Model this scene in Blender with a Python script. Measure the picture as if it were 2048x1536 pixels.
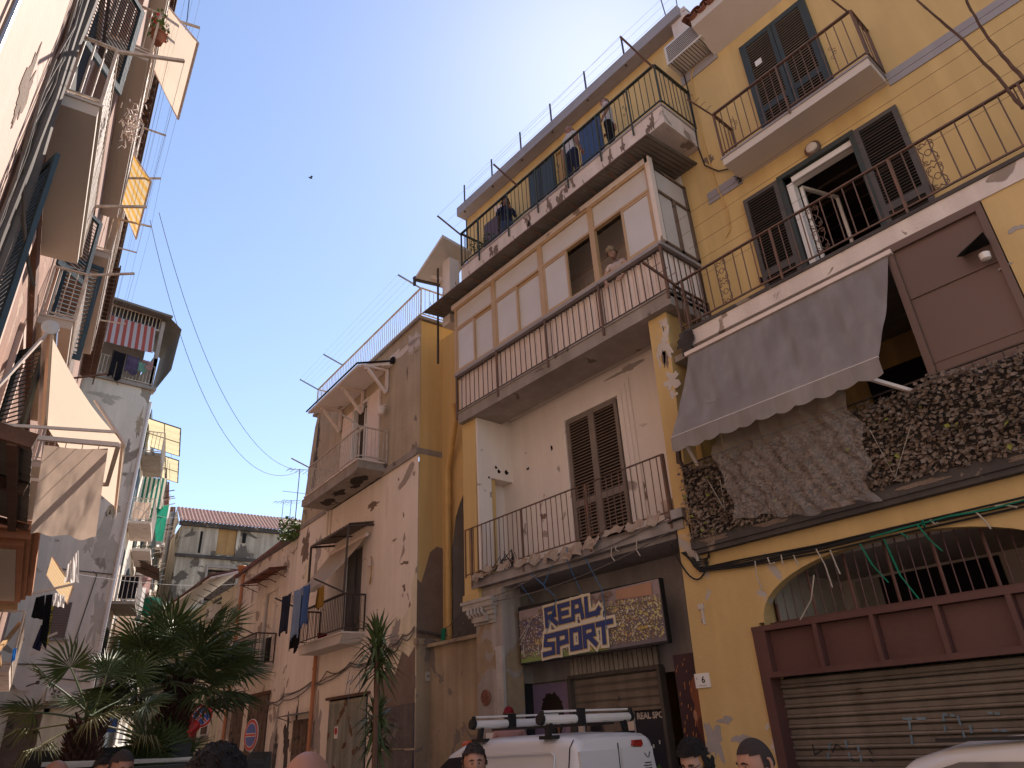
import bpy, bmesh, math, random
from mathutils import Vector, Matrix, noise as mnoise
random.seed(7)
R_ = math.radians
for o in list(bpy.data.objects): bpy.data.objects.remove(o)
SC = bpy.context.scene
COL = SC.collection

# ------------------------------------------------------------------ camera
CAM_F, CX, CY = 1382.0, 1024.0, 768.0
CAM = Vector((0, 0, 1.85))
_up = Vector((874-CX, 1969+CY, -CAM_F)).normalized()
_fw = Vector((-299-CX, -(1538-CY), -CAM_F)).normalized()
_Y = (_fw - _fw.dot(_up)*_up).normalized()
_X = _Y.cross(_up)
ROT = Matrix((_X, _Y, _up))                    # camera axes -> world axes
cd = bpy.data.cameras.new('camera'); cam = bpy.data.objects.new('camera', cd); COL.objects.link(cam)
cd.sensor_width = 36; cd.lens = CAM_F/2048*36; cd.clip_start = .05; cd.clip_end = 2000
cam.matrix_world = Matrix.Translation(CAM) @ ROT.to_4x4()
SC.camera = cam

# ------------------------------------------------------------------ light
SUN_AZ, SUN_EL = 54.0, 51.0
w = bpy.data.worlds.new('World'); SC.world = w; w.use_nodes = True
nt = w.node_tree; bg = nt.nodes['Background']
sky = nt.nodes.new('ShaderNodeTexSky'); sky.sky_type = 'NISHITA'; sky.sun_disc = False
sky.sun_elevation = R_(SUN_EL); sky.sun_rotation = R_(SUN_AZ)
sky.air_density = 1.0; sky.dust_density = 0.14; sky.ozone_density = 1.6
nt.links.new(sky.outputs[0], bg.inputs[0]); bg.inputs[1].default_value = 0.080
sd = bpy.data.lights.new('sun', 'SUN'); sd.energy = 3.2; sd.angle = R_(.53); sd.color = (1, .94, .85)
so = bpy.data.objects.new('sun', sd); COL.objects.link(so)
_s = Vector((math.sin(R_(SUN_AZ))*math.cos(R_(SUN_EL)), math.cos(R_(SUN_AZ))*math.cos(R_(SUN_EL)), math.sin(R_(SUN_EL))))
so.rotation_euler = _s.to_track_quat('Z', 'Y').to_euler(); so.location = (0, 0, 40)
vs = SC.view_settings; vs.view_transform = 'Standard'; vs.look = 'None'; vs.gamma = 1; vs.exposure = 1.6
vs.use_curve_mapping = False
SC.cycles.max_bounces = 12; SC.cycles.diffuse_bounces = 8
vs.use_white_balance = True; vs.white_balance_temperature = 6900; vs.white_balance_tint = 16


# ------------------------------------------------------------------ frames: u along a facade, w out of it, z up
class Fr:
    def __init__(s, ox, oy, az):
        r = R_(az); s.o = Vector((ox, oy, 0)); s.u = Vector((math.sin(r), math.cos(r), 0))
        s.n = Vector((-s.u.y, s.u.x, 0)); s.rz = math.atan2(s.u.y, s.u.x)
    def W(s, u, w=0, z=0): return s.o + s.u*u + s.n*w + Vector((0, 0, z))
def ray(px, py): return (ROT @ Vector((px-CX, CY-py, -CAM_F))).normalized()
def at(F, px, py, w=0):                         # survey: sight line meets the plane w of a facade
    d = ray(px, py); t = (F.o + F.n*w - CAM).dot(F.n)/d.dot(F.n); q = CAM + d*t - F.o
    return q.dot(F.u), q.z
def atz(F, px, py, z):
    d = ray(px, py); q = CAM + d*((z-CAM.z)/d.z) - F.o
    return q.dot(F.u), q.dot(F.n)
def atu(F, px, py, u):
    d = ray(px, py); t = (F.o + F.u*u - CAM).dot(F.u)/d.dot(F.u); q = CAM + d*t - F.o
    return q.dot(F.n), q.z
def far(px, py, depth):                         # point at a distance in front of the camera
    v = Vector((px-CX, CY-py, -CAM_F))/CAM_F*depth
    return CAM + ROT @ v
FW = Fr(0, 0, 90)
FA = Fr(9.0, 0, 0)                              # yellow building
FB = Fr(8.5, 13.17, 3.9)                        # pink and ochre building
FE = Fr(8.5, 13.17, -86.1)                      # its yellow end wall (u runs to the left, so it is negative here)
FL = Fr(-1.0, 0, 187.4)                         # building beside the camera, u is negative going away
FM = Fr(0, 30.0, 270)                           # grey end wall, u = -x
FN = Fr(5.75, 30.0, 196)                        # its alley side, u negative going away
FK = Fr(0, 45.0, 278)                           # tiled house at the end

# ------------------------------------------------------------------ mesh helpers
ORG, FRM = {}, {}
def link(o):
    COL.objects.link(o); return o
def thing(name, label, cat, F=FW, pos=(0, 0, 0), group=None, kind=None, rz=0):
    o = link(bpy.data.objects.new(name, None)); o.empty_display_size = .2
    o.location = F.W(*pos); o.rotation_euler = (0, 0, F.rz+rz)
    o['label'] = label; o['category'] = cat
    if group: o['group'] = group
    if kind: o['kind'] = kind
    ORG[o.name] = Vector(pos); FRM[o.name] = F
    return o
class MB:
    def __init__(s): s.v = []; s.f = []; s.m = []; s.k = 0; s.cuts = []
    def add(s, vs, fs):
        s.cuts.append((len(s.v), len(s.f))); b = len(s.v); s.v += [tuple(v) for v in vs]; s.f += [tuple(i+b for i in f) for f in fs]; s.m += [s.k]*len(fs); return s
    def box(s, u0, u1, w0, w1, z0, z1):
        u0, u1 = sorted((u0, u1)); w0, w1 = sorted((w0, w1)); z0, z1 = sorted((z0, z1))
        return s.add([(u0,w0,z0),(u1,w0,z0),(u1,w1,z0),(u0,w1,z0),(u0,w0,z1),(u1,w0,z1),(u1,w1,z1),(u0,w1,z1)],
                     [(0,3,2,1),(4,5,6,7),(0,1,5,4),(1,2,6,5),(2,3,7,6),(3,0,4,7)])
    def bar(s, p, q, a, b=None, up=(0, 0, 1)):
        b = a if b is None else b; p = Vector(p); q = Vector(q); d = (q-p)
        if d.length < 1e-6: return s
        d.normalize(); up = Vector(up)
        if abs(d.dot(up)) > .99: up = Vector((0, 1, 0))
        x = d.cross(up).normalized(); y = x.cross(d)
        c = [x*a/2*i+y*b/2*j for i, j in ((-1,-1),(1,-1),(1,1),(-1,1))]
        return s.add([p+k for k in c]+[q+k for k in c], [(3,2,1,0),(4,5,6,7),(0,1,5,4),(1,2,6,5),(2,3,7,6),(3,0,4,7)])
    def tube(s, pts, r, n=6, cap=True):
        pts = [Vector(p) for p in pts]; rs = r if isinstance(r, (list, tuple)) else [r]*len(pts); vs = []; fs = []
        px = None
        for i, p in enumerate(pts):
            d = (pts[min(i+1, len(pts)-1)]-pts[max(i-1, 0)])
            if d.length < 1e-9: d = Vector((0,0,1))
            d.normalize()
            if px is None:
                px = d.cross(Vector((0,0,1)) if abs(d.z) < .9 else Vector((1,0,0))).normalized()
            else:
                px = (px - px.dot(d)*d)
                px = px.normalized() if px.length > 1e-6 else d.orthogonal().normalized()
            y = d.cross(px)
            for k in range(n):
                a = 2*math.pi*k/n; vs.append(p+(px*math.cos(a)+y*math.sin(a))*rs[i])
        for i in range(len(pts)-1):
            for k in range(n): fs.append((i*n+k, i*n+(k+1)%n, (i+1)*n+(k+1)%n, (i+1)*n+k))
        if cap: fs += [tuple(range(n-1, -1, -1)), tuple((len(pts)-1)*n+k for k in range(n))]
        return s.add(vs, fs)
    def lathe(s, c, prof, n=16, axis='z'):
        vs = []; fs = []
        for r, h in prof:
            for k in range(n):
                a = 2*math.pi*k/n; x, y = r*math.cos(a), r*math.sin(a)
                vs.append(Vector(c)+(Vector((x, y, h)) if axis == 'z' else Vector((x, h, y)) if axis == 'y' else Vector((h, x, y))))
        for i in range(len(prof)-1):
            for k in range(n): fs.append((i*n+k, i*n+(k+1)%n, (i+1)*n+(k+1)%n, (i+1)*n+k))
        fs += [tuple(range(n-1, -1, -1)), tuple((len(prof)-1)*n+k for k in range(n))]
        return s.add(vs, fs)
    def prism(s, pts, w0, w1, axis='w'):        # polygon in (u,z) pushed along w
        n = len(pts)
        if axis == 'w': vs = [(u, w0, z) for u, z in pts]+[(u, w1, z) for u, z in pts]
        elif axis == 'z': vs = [(u, q, w0) for u, q in pts]+[(u, q, w1) for u, q in pts]
        else: vs = [(w0, q, z) for q, z in pts]+[(w1, q, z) for q, z in pts]
        fs = [tuple(range(n)), tuple(range(2*n-1, n-1, -1))]+[(i, i+n, (i+1)%n+n, (i+1)%n) for i in range(n)]
        return s.add(vs, fs)
    def grid(s, fn, nu, nv):
        vs = [fn(i/nu, j/nv) for j in range(nv+1) for i in range(nu+1)]
        return s.add(vs, [(j*(nu+1)+i, j*(nu+1)+i+1, (j+1)*(nu+1)+i+1, (j+1)*(nu+1)+i) for j in range(nv) for i in range(nu)])
    def slab4(s, a, b, c, d, t):                # four corners, thickness downwards
        t = Vector(t) if isinstance(t, (tuple, list, Vector)) else Vector((0, 0, -t))
        P = [Vector(x) for x in (a, b, c, d)]; Q = [p+t for p in P]
        return s.add(P+Q, [(0,1,2,3),(7,6,5,4),(0,4,5,1),(1,5,6,2),(2,6,7,3),(3,7,4,0)])
    def wallholes(s, u0, u1, z0, z1, w, holes, depth=.25):
        us = sorted({u0, u1, *[h[0] for h in holes], *[h[1] for h in holes]}); us = [x for x in us if u0 <= x <= u1]
        zs = sorted({z0, z1, *[h[2] for h in holes], *[h[3] for h in holes]}); zs = [x for x in zs if z0 <= x <= z1]
        for a, b in zip(us, us[1:]):
            for c, d in zip(zs, zs[1:]):
                mu, mz = (a+b)/2, (c+d)/2
                if any(h[0] < mu < h[1] and h[2] < mz < h[3] for h in holes): continue
                s.add([(a,w,c),(b,w,c),(b,w,d),(a,w,d)], [(3,2,1,0)])
        for a, b, c, d in holes:
            k = w-depth
            s.add([(a,w,c),(b,w,c),(b,w,d),(a,w,d),(a,k,c),(b,k,c),(b,k,d),(a,k,d)], [(0,1,5,4),(1,2,6,5),(2,3,7,6),(3,0,4,7)])
        return s
    def mesh(s, mats, smooth=False, off=None):
        me = bpy.data.meshes.new('m'); o = off or Vector((0, 0, 0))
        me.from_pydata([Vector(v)-o for v in s.v], [], s.f)
        for m in (mats if isinstance(mats, (list, tuple)) else [mats]): me.materials.append(m)
        if any(s.m): me.polygons.foreach_set('material_index', s.m)
        bm = bmesh.new(); bm.from_mesh(me); bmesh.ops.recalc_face_normals(bm, faces=bm.faces); bm.to_mesh(me); bm.free()
        if smooth: me.polygons.foreach_set('use_smooth', [True]*len(me.polygons))
        me.update(); return me
    def each(s, name, mats, parent, label=None):       # every separate piece becomes an object of its own
        b0 = list(s.cuts)+[(len(s.v), len(s.f))]; out = []
        for (a, c), (d, e) in zip(b0, b0[1:]):
            q = MB(); q.v = s.v[a:d]; q.f = [tuple(i-a for i in f) for f in s.f[c:e]]; q.m = s.m[c:e]; out.append(q.build(name, mats, parent, label=label))
        return out
    def build(s, name, mats, parent, smooth=False, label=None, kind=None):
        o = link(bpy.data.objects.new(name, s.mesh(mats, smooth, ORG[parent.name])))
        o.data.name = name; o.parent = parent; ORG[o.name] = ORG[parent.name].copy()
        if label: o['label'] = label
        if kind: o['kind'] = kind
        return o
def inst(name, me, parent, pos, rot=(0, 0, 0), scale=(1, 1, 1)):
    o = link(bpy.data.objects.new(name, me)); o.parent = parent
    o.location = Vector(pos)-ORG[parent.name]; o.rotation_euler = rot; o.scale = scale
    return o
def solo(name, mb, mats, label, cat, F=FW, pos=(0, 0, 0), group=None, smooth=False, kind=None):
    o = link(bpy.data.objects.new(name, mb.mesh(mats, smooth, Vector(pos))))
    o.location = F.W(*pos); o.rotation_euler = (0, 0, F.rz); o['label'] = label
    if cat: o['category'] = cat
    if group: o['group'] = group
    if kind: o['kind'] = kind
    ORG[o.name] = Vector(pos); FRM[o.name] = F
    return o
def struct(name, mb, mats, F=FW):
    o = link(bpy.data.objects.new(name, mb.mesh(mats))); o.location = F.o; o.rotation_euler = (0, 0, F.rz); o['kind'] = 'structure'
    ORG[o.name] = Vector((0, 0, 0)); return o

# ------------------------------------------------------------------ materials
def mat(name, col, rough=.8, col2=None, scale=1.2, patch=None, pscale=1.5, pamt=0.0, streak=0.0, bump=.15, bscale=30, metal=0.0, alpha=1.0, spec=.3, var=.12, trans=0.0, pz=None, sheen=0):
    m = bpy.data.materials.new(name); m.use_nodes = True; t = m.node_tree; N = t.nodes; K = t.links
    b = N['Principled BSDF']; geo = N.new('ShaderNodeNewGeometry')
    def noise(sc, det=5, vec=None, dist=0.0):
        n = N.new('ShaderNodeTexNoise'); n.inputs['Scale'].default_value = sc; n.inputs['Detail'].default_value = det
        n.inputs['Distortion'].default_value = dist; K.new(vec or geo.outputs['Position'], n.inputs['Vector']); return n.outputs['Fac']
    def ramp(f, a, bb, ca=(0,0,0,1), cb=(1,1,1,1)):
        r = N.new('ShaderNodeValToRGB'); r.color_ramp.elements[0].position = a; r.color_ramp.elements[1].position = bb
        r.color_ramp.elements[0].color = ca; r.color_ramp.elements[1].color = cb; K.new(f, r.inputs[0]); return r.outputs[0]
    def mix(f, a, bb, mode='MIX'):
        x = N.new('ShaderNodeMix'); x.data_type = 'RGBA'; x.blend_type = mode
        for inp, val in ((x.inputs[0], f), (x.inputs[6], a), (x.inputs[7], bb)):
            if isinstance(val, (int, float)): inp.default_value = val
            elif isinstance(val, tuple): inp.default_value = (*val[:3], 1)
            else: K.new(val, inp)
        return x.outputs[2]
    c2 = col2 or tuple(x*(1-var*2.2) for x in col)
    c = mix(ramp(noise(scale, 6), .3, .72), col, c2)
    if var > 0:
        c = mix(.5, c, ramp(noise(scale*9, 4), .25, .8, (1-var, 1-var, 1-var, 1), (1+var*.4,)*3+(1,)), 'MULTIPLY')
    h = noise(bscale, 6)
    if streak:
        mp = N.new('ShaderNodeMapping'); mp.inputs['Scale'].default_value = (2.2, 2.2, .16); K.new(geo.outputs['Position'], mp.inputs['Vector'])
        c = mix(streak, c, ramp(noise(2.0, 6, mp.outputs[0]), .42, .68, (.28, .24, .21, 1), (1, 1, 1, 1)), 'MULTIPLY')
    if patch:
        pf = ramp(noise(pscale, 9, None, .6), 1-pamt-.012, 1-pamt+.012)
        pc = mix(noise(6, 5), patch, tuple(x*.6 for x in patch))
        c = mix(pf, c, pc)
        hm = N.new('ShaderNodeMath'); hm.operation = 'SUBTRACT'; K.new(h, hm.inputs[0]); K.new(pf, hm.inputs[1]); h = hm.outputs[0]
    K.new(c, b.inputs['Base Color'])
    b.inputs['Roughness'].default_value = rough; b.inputs['Metallic'].default_value = metal
    b.inputs['Specular IOR Level'].default_value = spec; b.inputs['Alpha'].default_value = alpha
    b.inputs['Transmission Weight'].default_value = trans
    if bump:
        bp = N.new('ShaderNodeBump'); bp.inputs['Strength'].default_value = bump; bp.inputs['Distance'].default_value = .02
        K.new(h, bp.inputs['Height']); K.new(bp.outputs[0], b.inputs['Normal'])
    return m
def cloth(name, col, var=.12, thin=.35, streak=0, scale=3):
    m = mat(name, col, .95, var=var, scale=scale, bump=.25, bscale=90, spec=.1, streak=streak)
    t = m.node_tree; b = t.nodes['Principled BSDF']; tr = t.nodes.new('ShaderNodeBsdfTranslucent'); mx = t.nodes.new('ShaderNodeMixShader')
    tr.inputs[0].default_value = (*col, 1); mx.inputs[0].default_value = thin
    out = [n for n in t.nodes if n.type == 'OUTPUT_MATERIAL'][0]
    t.links.new(b.outputs[0], mx.inputs[1]); t.links.new(tr.outputs[0], mx.inputs[2]); t.links.new(mx.outputs[0], out.inputs[0]); return m
def striped(name, ca, cb, n, axis=0, off=0.0, thin=.35, soft=.5):        # stripes along object x
    m = cloth(name, ca, thin=thin); t = m.node_tree; b = t.nodes['Principled BSDF']
    uv = t.nodes.new('ShaderNodeUVMap'); uv.uv_map = 'uv'
    sp = t.nodes.new('ShaderNodeSeparateXYZ'); t.links.new(uv.outputs[0], sp.inputs[0])
    mu = t.nodes.new('ShaderNodeMath'); mu.operation = 'MULTIPLY'; mu.inputs[1].default_value = n; t.links.new(sp.outputs[axis], mu.inputs[0])
    fr = t.nodes.new('ShaderNodeMath'); fr.operation = 'FRACT'; t.links.new(mu.outputs[0], fr.inputs[0])
    gt = t.nodes.new('ShaderNodeMath'); gt.operation = 'GREATER_THAN'; gt.inputs[1].default_value = soft; t.links.new(fr.outputs[0], gt.inputs[0])
    x = t.nodes.new('ShaderNodeMix'); x.data_type = 'RGBA'; t.links.new(gt.outputs[0], x.inputs[0]); x.inputs[6].default_value = (*ca, 1); x.inputs[7].default_value = (*cb, 1)
    t.links.new(x.outputs[2], b.inputs['Base Color'])
    tr = [q for q in t.nodes if q.type == 'BSDF_TRANSLUCENT'][0]; t.links.new(x.outputs[2], tr.inputs[0]); return m
def add_uv(me, fn):
    uv = me.uv_layers.new(name='uv')
    for l in me.loops: uv.data[l.index].uv = fn(me.vertices[l.vertex_index].co)
Y1 = (.62, .43, .19)
M = dict(
 yellow=mat('yellow_plaster', Y1, .85, (.55, .37, .15), .8, (.52, .46, .40), 1.3, .335, .12, .2, 25, var=.08),
 yellow_clean=mat('clean_yellow_plaster', (.66, .46, .20), .85, (.60, .41, .17), .5, None, streak=.16, bump=.12, bscale=30, var=.06),
 yellow_old=mat('dirty_yellow_plaster', (.60, .39, .13), .9, (.50, .33, .13), .9, (.30, .25, .21), 1.1, .33, .35, .3, 18),
 ochre_dirty=mat('stained_ochre_plaster', (.42, .33, .22), .9, (.28, .22, .15), .9, (.24, .20, .17), 1.5, .38, .28, .35, 14),
 pink=mat('pink_plaster', (.78, .68, .57), .9, (.73, .63, .53), .9, (.40, .32, .26), 1.2, .335, .10, .2, 20, var=.07),
 pinkold=mat('worn_pink_plaster', (.77, .68, .57), .9, (.69, .60, .50), .9, (.42, .34, .28), 1.6, .40, .22, .35, 14, var=.1),
 cream=mat('cream_plaster', (.76, .68, .50), .9, (.70, .62, .46), .9, (.38, .32, .27), 1.6, .37, .25, .3, 16),
 tan=mat('rough_tan_render', (.52, .42, .29), .95, (.44, .35, .24), 1.2, (.30, .24, .19), 1.3, .35, .2, .9, 70, var=.14),
 white=mat('white_plaster', (.76, .69, .62), .85, (.71, .64, .57), .9, (.45, .38, .33), 1.4, .32, .08, .15, 20, var=.05),
 whitew=mat('flaking_white_paint', (.72, .62, .54), .85, (.64, .54, .47), 1.2, (.36, .28, .22), 2.6, .36, .18, .35, 22, var=.07),
 grey=mat('grey_plaster', (.40, .37, .35), .85, (.26, .23, .22), 1, (.40, .35, .31), 1.2, .35, .25, .25, 18),
 dirtywhite=mat('dirty_white_pillar_plaster', (.42, .37, .33), .85, (.32, .27, .23), 1, (.36, .26, .16), 1.5, .42, .35, .35, 14),
 concrete=mat('weathered_concrete', (.36, .31, .27), .95, (.26, .22, .18), 1.5, (.18, .14, .11), 2.6, .34, .2, .5, 20),
 darkconc=mat('dark_wet_concrete', (.10, .085, .075), .95, (.06, .05, .045), 1.5, (.30, .23, .17), 1.6, .36, .2, .5, 16),
 fasc=mat('grey_fascia', (.34, .31, .31), .8, var=.06, bump=.08, streak=.08),
 soffit=mat('pale_soffit', (.60, .53, .46), .85, var=.05, bump=.06, patch=(.36, .30, .24), pscale=1.2, pamt=.3),
 brownpan=mat('brown_sheet_metal', (.13, .075, .055), .45, (.115, .065, .05), .7, var=.06, bump=.05, bscale=4, spec=.45),
 redbrown=mat('red_brown_ironwork', (.11, .045, .035), .5, (.085, .035, .03), 2, var=.1, bump=.08, spec=.4),
 rail=mat('brown_rusty_iron', (.12, .085, .07), .6, (.20, .10, .06), 6, var=.2, bump=.2, bscale=60, metal=.2),
 raildark=mat('dark_brown_iron', (.055, .04, .035), .5, (.08, .05, .035), 6, var=.2, metal=.2),
 railgreen=mat('dark_green_iron', (.045, .065, .045), .5, (.08, .06, .04), 5, var=.2, metal=.2),
 railwhite=mat('chalky_white_iron', (.62, .55, .48), .6, (.40, .30, .22), 8, var=.15, bump=.1),
 shut_green=mat('dark_green_shutter', (.035, .047, .045), .5, (.05, .055, .05), 5, var=.15),
 shut_greenslat=mat('sun_bleached_slat', (.26, .20, .16), .6, (.20, .16, .13), 5, var=.15),
 shut_grey=mat('dark_grey_shutter', (.075, .066, .058), .5, (.095, .08, .07), 5, var=.12),
 shut_brown=mat('taupe_shutter', (.17, .135, .115), .6, (.21, .17, .14), 5, var=.12),
 shut_brownslat=mat('brown_louvre_slat', (.23, .16, .115), .6, (.17, .12, .09), 5, var=.15),
 shut_teal=mat('blue_green_shutter', (.06, .10, .125), .75, (.05, .08, .10), 3, var=.1, spec=.2),
 shut_blue=mat('blue_door_paint', (.05, .08, .16), .5, var=.1),
 aluframe=mat('bronze_window_frame', (.48, .32, .17), .4, (.42, .27, .14), 3, var=.08, spec=.5),
 alupanel=mat('off_white_corrugated_panel', (.72, .60, .52), .6, (.66, .54, .46), 2, var=.05),
 frost=mat('frosted_glass', (.60, .57, .54), .10, (.55, .52, .48), 2, var=.04, bump=.35, bscale=160, spec=.9),
 glassdark=mat('dark_window_glass', (.03, .03, .035), .08, var=.1, bump=0, spec=.8),
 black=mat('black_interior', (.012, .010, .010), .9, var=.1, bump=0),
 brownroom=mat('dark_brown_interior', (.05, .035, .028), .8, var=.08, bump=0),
 door_wood=mat('weathered_brown_wood', (.13, .085, .06), .75, (.20, .14, .10), 3, (.07, .05, .04), 3, .4, .4, .4, 14),
 door_green=mat('rusty_pale_green_metal', (.34, .33, .25), .7, (.42, .37, .28), 2.5, (.20, .09, .04), 2.2, .42, .55, .4, 18),
 shutter_metal=mat('galvanised_roller_slat', (.26, .23, .19), .45, (.20, .17, .14), 2.5, (.16, .10, .07), 3, .30, .35, .15, 20, metal=.45),
 stain=mat('damp_stain', (.50, .44, .36), .95, (.42, .37, .30), 3, var=.15, bump=.3),
 roller_big=mat('beige_roller_slat', (.27, .22, .17), .5, (.21, .17, .13), 2.2, (.13, .09, .06), 2.2, .30, .3, .15, 20, metal=.3),
 corr=mat('fibre_cement_sheet', (.20, .175, .15), .9, (.15, .13, .11), 2, (.30, .25, .20), 3, .3, .2, .3, 20),
 tile=mat('terracotta_tile', (.28, .11, .07), .85, (.20, .09, .06), 6, (.30, .25, .20), 5, .36, 0, .3, 30, var=.25),
 tileold=mat('old_red_roof_tile', (.20, .085, .07), .9, (.14, .07, .06), 3, (.26, .2, .17), 7, .38, 0, .5, 30, var=.25),
 pipey=mat('yellow_painted_pipe', (.62, .40, .14), .5, (.52, .32, .11), 3, var=.1, spec=.4),
 pipeo=mat('orange_plastic_pipe', (.50, .20, .09), .5, (.42, .17, .08), 3, var=.12),
 pipeg=mat('grey_metal_pipe', (.30, .29, .28), .4, metal=.5, var=.1),
 cable=mat('black_cable', (.02, .018, .016), .6, var=.1, bump=0),
 cableg=mat('dusty_grey_cable', (.17, .14, .12), .8, var=.2, bump=0),
 wire=mat('thin_steel_wire', (.35, .35, .36), .4, metal=.5, var=.05, bump=0),
 awning_grey=cloth('grey_blue_awning_cloth', (.36, .32, .295), .07, .2, .30, 1.2),
 awning_cream=cloth('cream_awning_cloth', (.68, .58, .46), .06, .45),
 awning_white=cloth('pale_awning_cloth', (.72, .60, .48), .1, .45),
 lin=cloth('beige_linen', (.52, .40, .32), .12, .4),
 aluwhite=mat('white_enamel', (.75, .70, .64), .35, var=.05, bump=.02, spec=.5),
 steel=mat('galvanised_tube', (.45, .42, .39), .3, metal=.7, var=.08, bump=0),
 acwhite=mat('ivory_plastic', (.66, .61, .54), .5, (.58, .52, .45), 3, var=.06, streak=.1),
 acdark=mat('dark_grille', (.06, .05, .045), .6, var=.1),
 stone=mat('grey_lava_stone', (.17, .14, .125), .9, (.12, .10, .09), 3, (.26, .22, .19), 2.4, .36, .3, .8, 22),
 stonecar=mat('carved_pale_stone', (.46, .41, .36), .9, (.34, .30, .26), 3, var=.15, bump=.6, bscale=26),
 leafdry=mat('dry_brown_leaf', (.27, .20, .15), .8, (.14, .10, .07), 5, var=.3),
 leafgreen=mat('faded_green_leaf', (.33, .33, .07), .7, (.22, .24, .05), 5, var=.2),
 palm=mat('palm_leaflet', (.085, .115, .035), .5, (.05, .08, .026), 2.5, var=.25, spec=.4),
 palmdry=mat('yellowing_leaflet', (.22, .20, .08), .6, (.14, .13, .05), 3, var=.25),
 trunk=mat('fibrous_palm_trunk', (.10, .045, .03), .95, (.05, .028, .02), 8, var=.3, bump=.8, bscale=40),
 ivy=mat('ivy_leaf', (.10, .17, .03), .6, (.06, .11, .02), 6, var=.3),
 redflower=mat('red_petal', (.60, .06, .08), .6, var=.15),
 asphalt=mat('dark_basalt_paving', (.26, .245, .225), .85, (.21, .195, .18), 1.0, var=.15, bump=.5, bscale=12),
 vanw=mat('white_van_paint', (.68, .66, .64), .25, (.66, .64, .62), 1, var=.02, bump=0, spec=.6),
 carw=mat('warm_white_car_paint', (.60, .55, .48), .25, var=.02, bump=0, spec=.6),
 rubber=mat('black_rubber', (.02, .02, .02), .6, var=.1, bump=.05),
 blackplastic=mat('black_plastic', (.02, .019, .018), .5, var=.1, bump=.05),
 redlamp=mat('red_lamp_plastic', (.35, .015, .012), .2, var=.1, bump=0, spec=.6),
 green_rib=cloth('green_ribbon', (.02, .26, .15), .1, .3),
 blue_rib=cloth('blue_string', (.10, .26, .48), .1, .3),
 white_rib=cloth('pale_string', (.60, .52, .42), .1, .3),
 cardboard=mat('torn_cardboard', (.42, .32, .24), .95, (.30, .22, .16), 4, var=.2, bump=.3),
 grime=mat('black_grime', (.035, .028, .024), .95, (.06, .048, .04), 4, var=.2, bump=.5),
 render_brown=mat('bare_brown_render', (.23, .165, .125), .95, (.17, .12, .09), 3, var=.2, bump=.7, bscale=45),
 scar=mat('pale_bare_plaster', (.48, .40, .34), .9, (.56, .49, .42), 4, var=.12, bump=.4, bscale=30),
 scargrey=mat('grey_filler', (.36, .31, .28), .9, (.30, .26, .23), 4, var=.1, bump=.3, bscale=30),
 olddark=mat('sooty_old_plaster', (.64, .57, .46), .95, (.42, .37, .30), .6, (.16, .135, .11), .7, .44, .5, .5, 12, var=.2),
 endwall=mat('grey_end_wall_plaster', (.76, .69, .58), .95, (.66, .58, .48), .35, (.36, .30, .23), .8, .38, .18, .4, 10, var=.1),
 lwall=mat('left_pink_plaster', (.66, .48, .40), .9, (.58, .42, .35), .7, None, streak=.06, bump=.15, bscale=22, var=.06),
 lred=mat('red_brick_plaster', (.40, .25, .19), .95, (.33, .19, .14), 1.2, (.52, .38, .28), 1.7, .38, .3, .5, 16, var=.15),
 lbrown=mat('dark_brown_stone', (.22, .12, .085), .95, (.13, .075, .06), 1.3, (.42, .28, .2), 2.4, .34, .3, .5, 14, var=.2),
 orange=mat('orange_moulding', (.50, .23, .12), .85, (.42, .19, .10), 2, var=.1),
 woodbeam=mat('old_wood_beam', (.14, .075, .05), .9, (.08, .045, .03), 4, var=.25, bump=.5, bscale=20),
 ochrewood=mat('ochre_timber', (.42, .25, .10), .8, (.34, .19, .08), 3, var=.15),
 greenawn=striped('green_striped_awning', (.02, .16, .12), (.62, .58, .48), 5),
 yellawn=striped('yellow_striped_awning', (.66, .40, .10), (.66, .54, .36), 7),
 beigeawn=striped('beige_striped_awning', (.60, .42, .18), (.64, .54, .40), 9),
 redawn=striped('red_striped_awning', (.42, .10, .08), (.50, .44, .45), 12),
 plasticy=cloth('yellowed_corrugated_plastic', (.62, .54, .34), .15, .5),
 greennet=cloth('green_net', (.02, .25, .16), .1, .5),
 signred=mat('sign_red', (.45, .03, .03), .4, var=.08, bump=0), signblue=mat('sign_blue', (.03, .09, .34), .4, var=.08, bump=0),
 signwhite=mat('sign_white', (.70, .66, .60), .5, var=.05, bump=0), ink=mat('black_ink', (.02, .02, .02), .6, var=0, bump=0),
 navy=mat('navy_letter', (.03, .05, .17), .5, var=.05, bump=0), gold=mat('gold_edge', (.58, .40, .12), .5, var=.05, bump=0), ivory=mat('ivory_edge', (.66, .60, .48), .5, var=.05, bump=0),
)
plastic = bpy.data.materials.new('clear_plastic_sheet'); plastic.use_nodes = True
_t = plastic.node_tree; _b = _t.nodes['Principled BSDF']; _b.inputs['Base Color'].default_value = (.42, .36, .32, 1); _b.inputs['Roughness'].default_value = .25
_tr = _t.nodes.new('ShaderNodeBsdfTransparent'); _mx = _t.nodes.new('ShaderNodeMixShader'); _mx.inputs[0].default_value = .32
_t.links.new(_tr.outputs[0], _mx.inputs[1]); _t.links.new(_b.outputs[0], _mx.inputs[2]); _t.links.new(_mx.outputs[0], [n for n in _t.nodes if n.type == 'OUTPUT_MATERIAL'][0].inputs[0])
M['plastic'] = plastic
_nz = _t.nodes.new('ShaderNodeTexNoise'); _nz.inputs['Scale'].default_value = 9; _nz.inputs['Detail'].default_value = 3; _nz.inputs['Distortion'].default_value = 2.5
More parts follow.
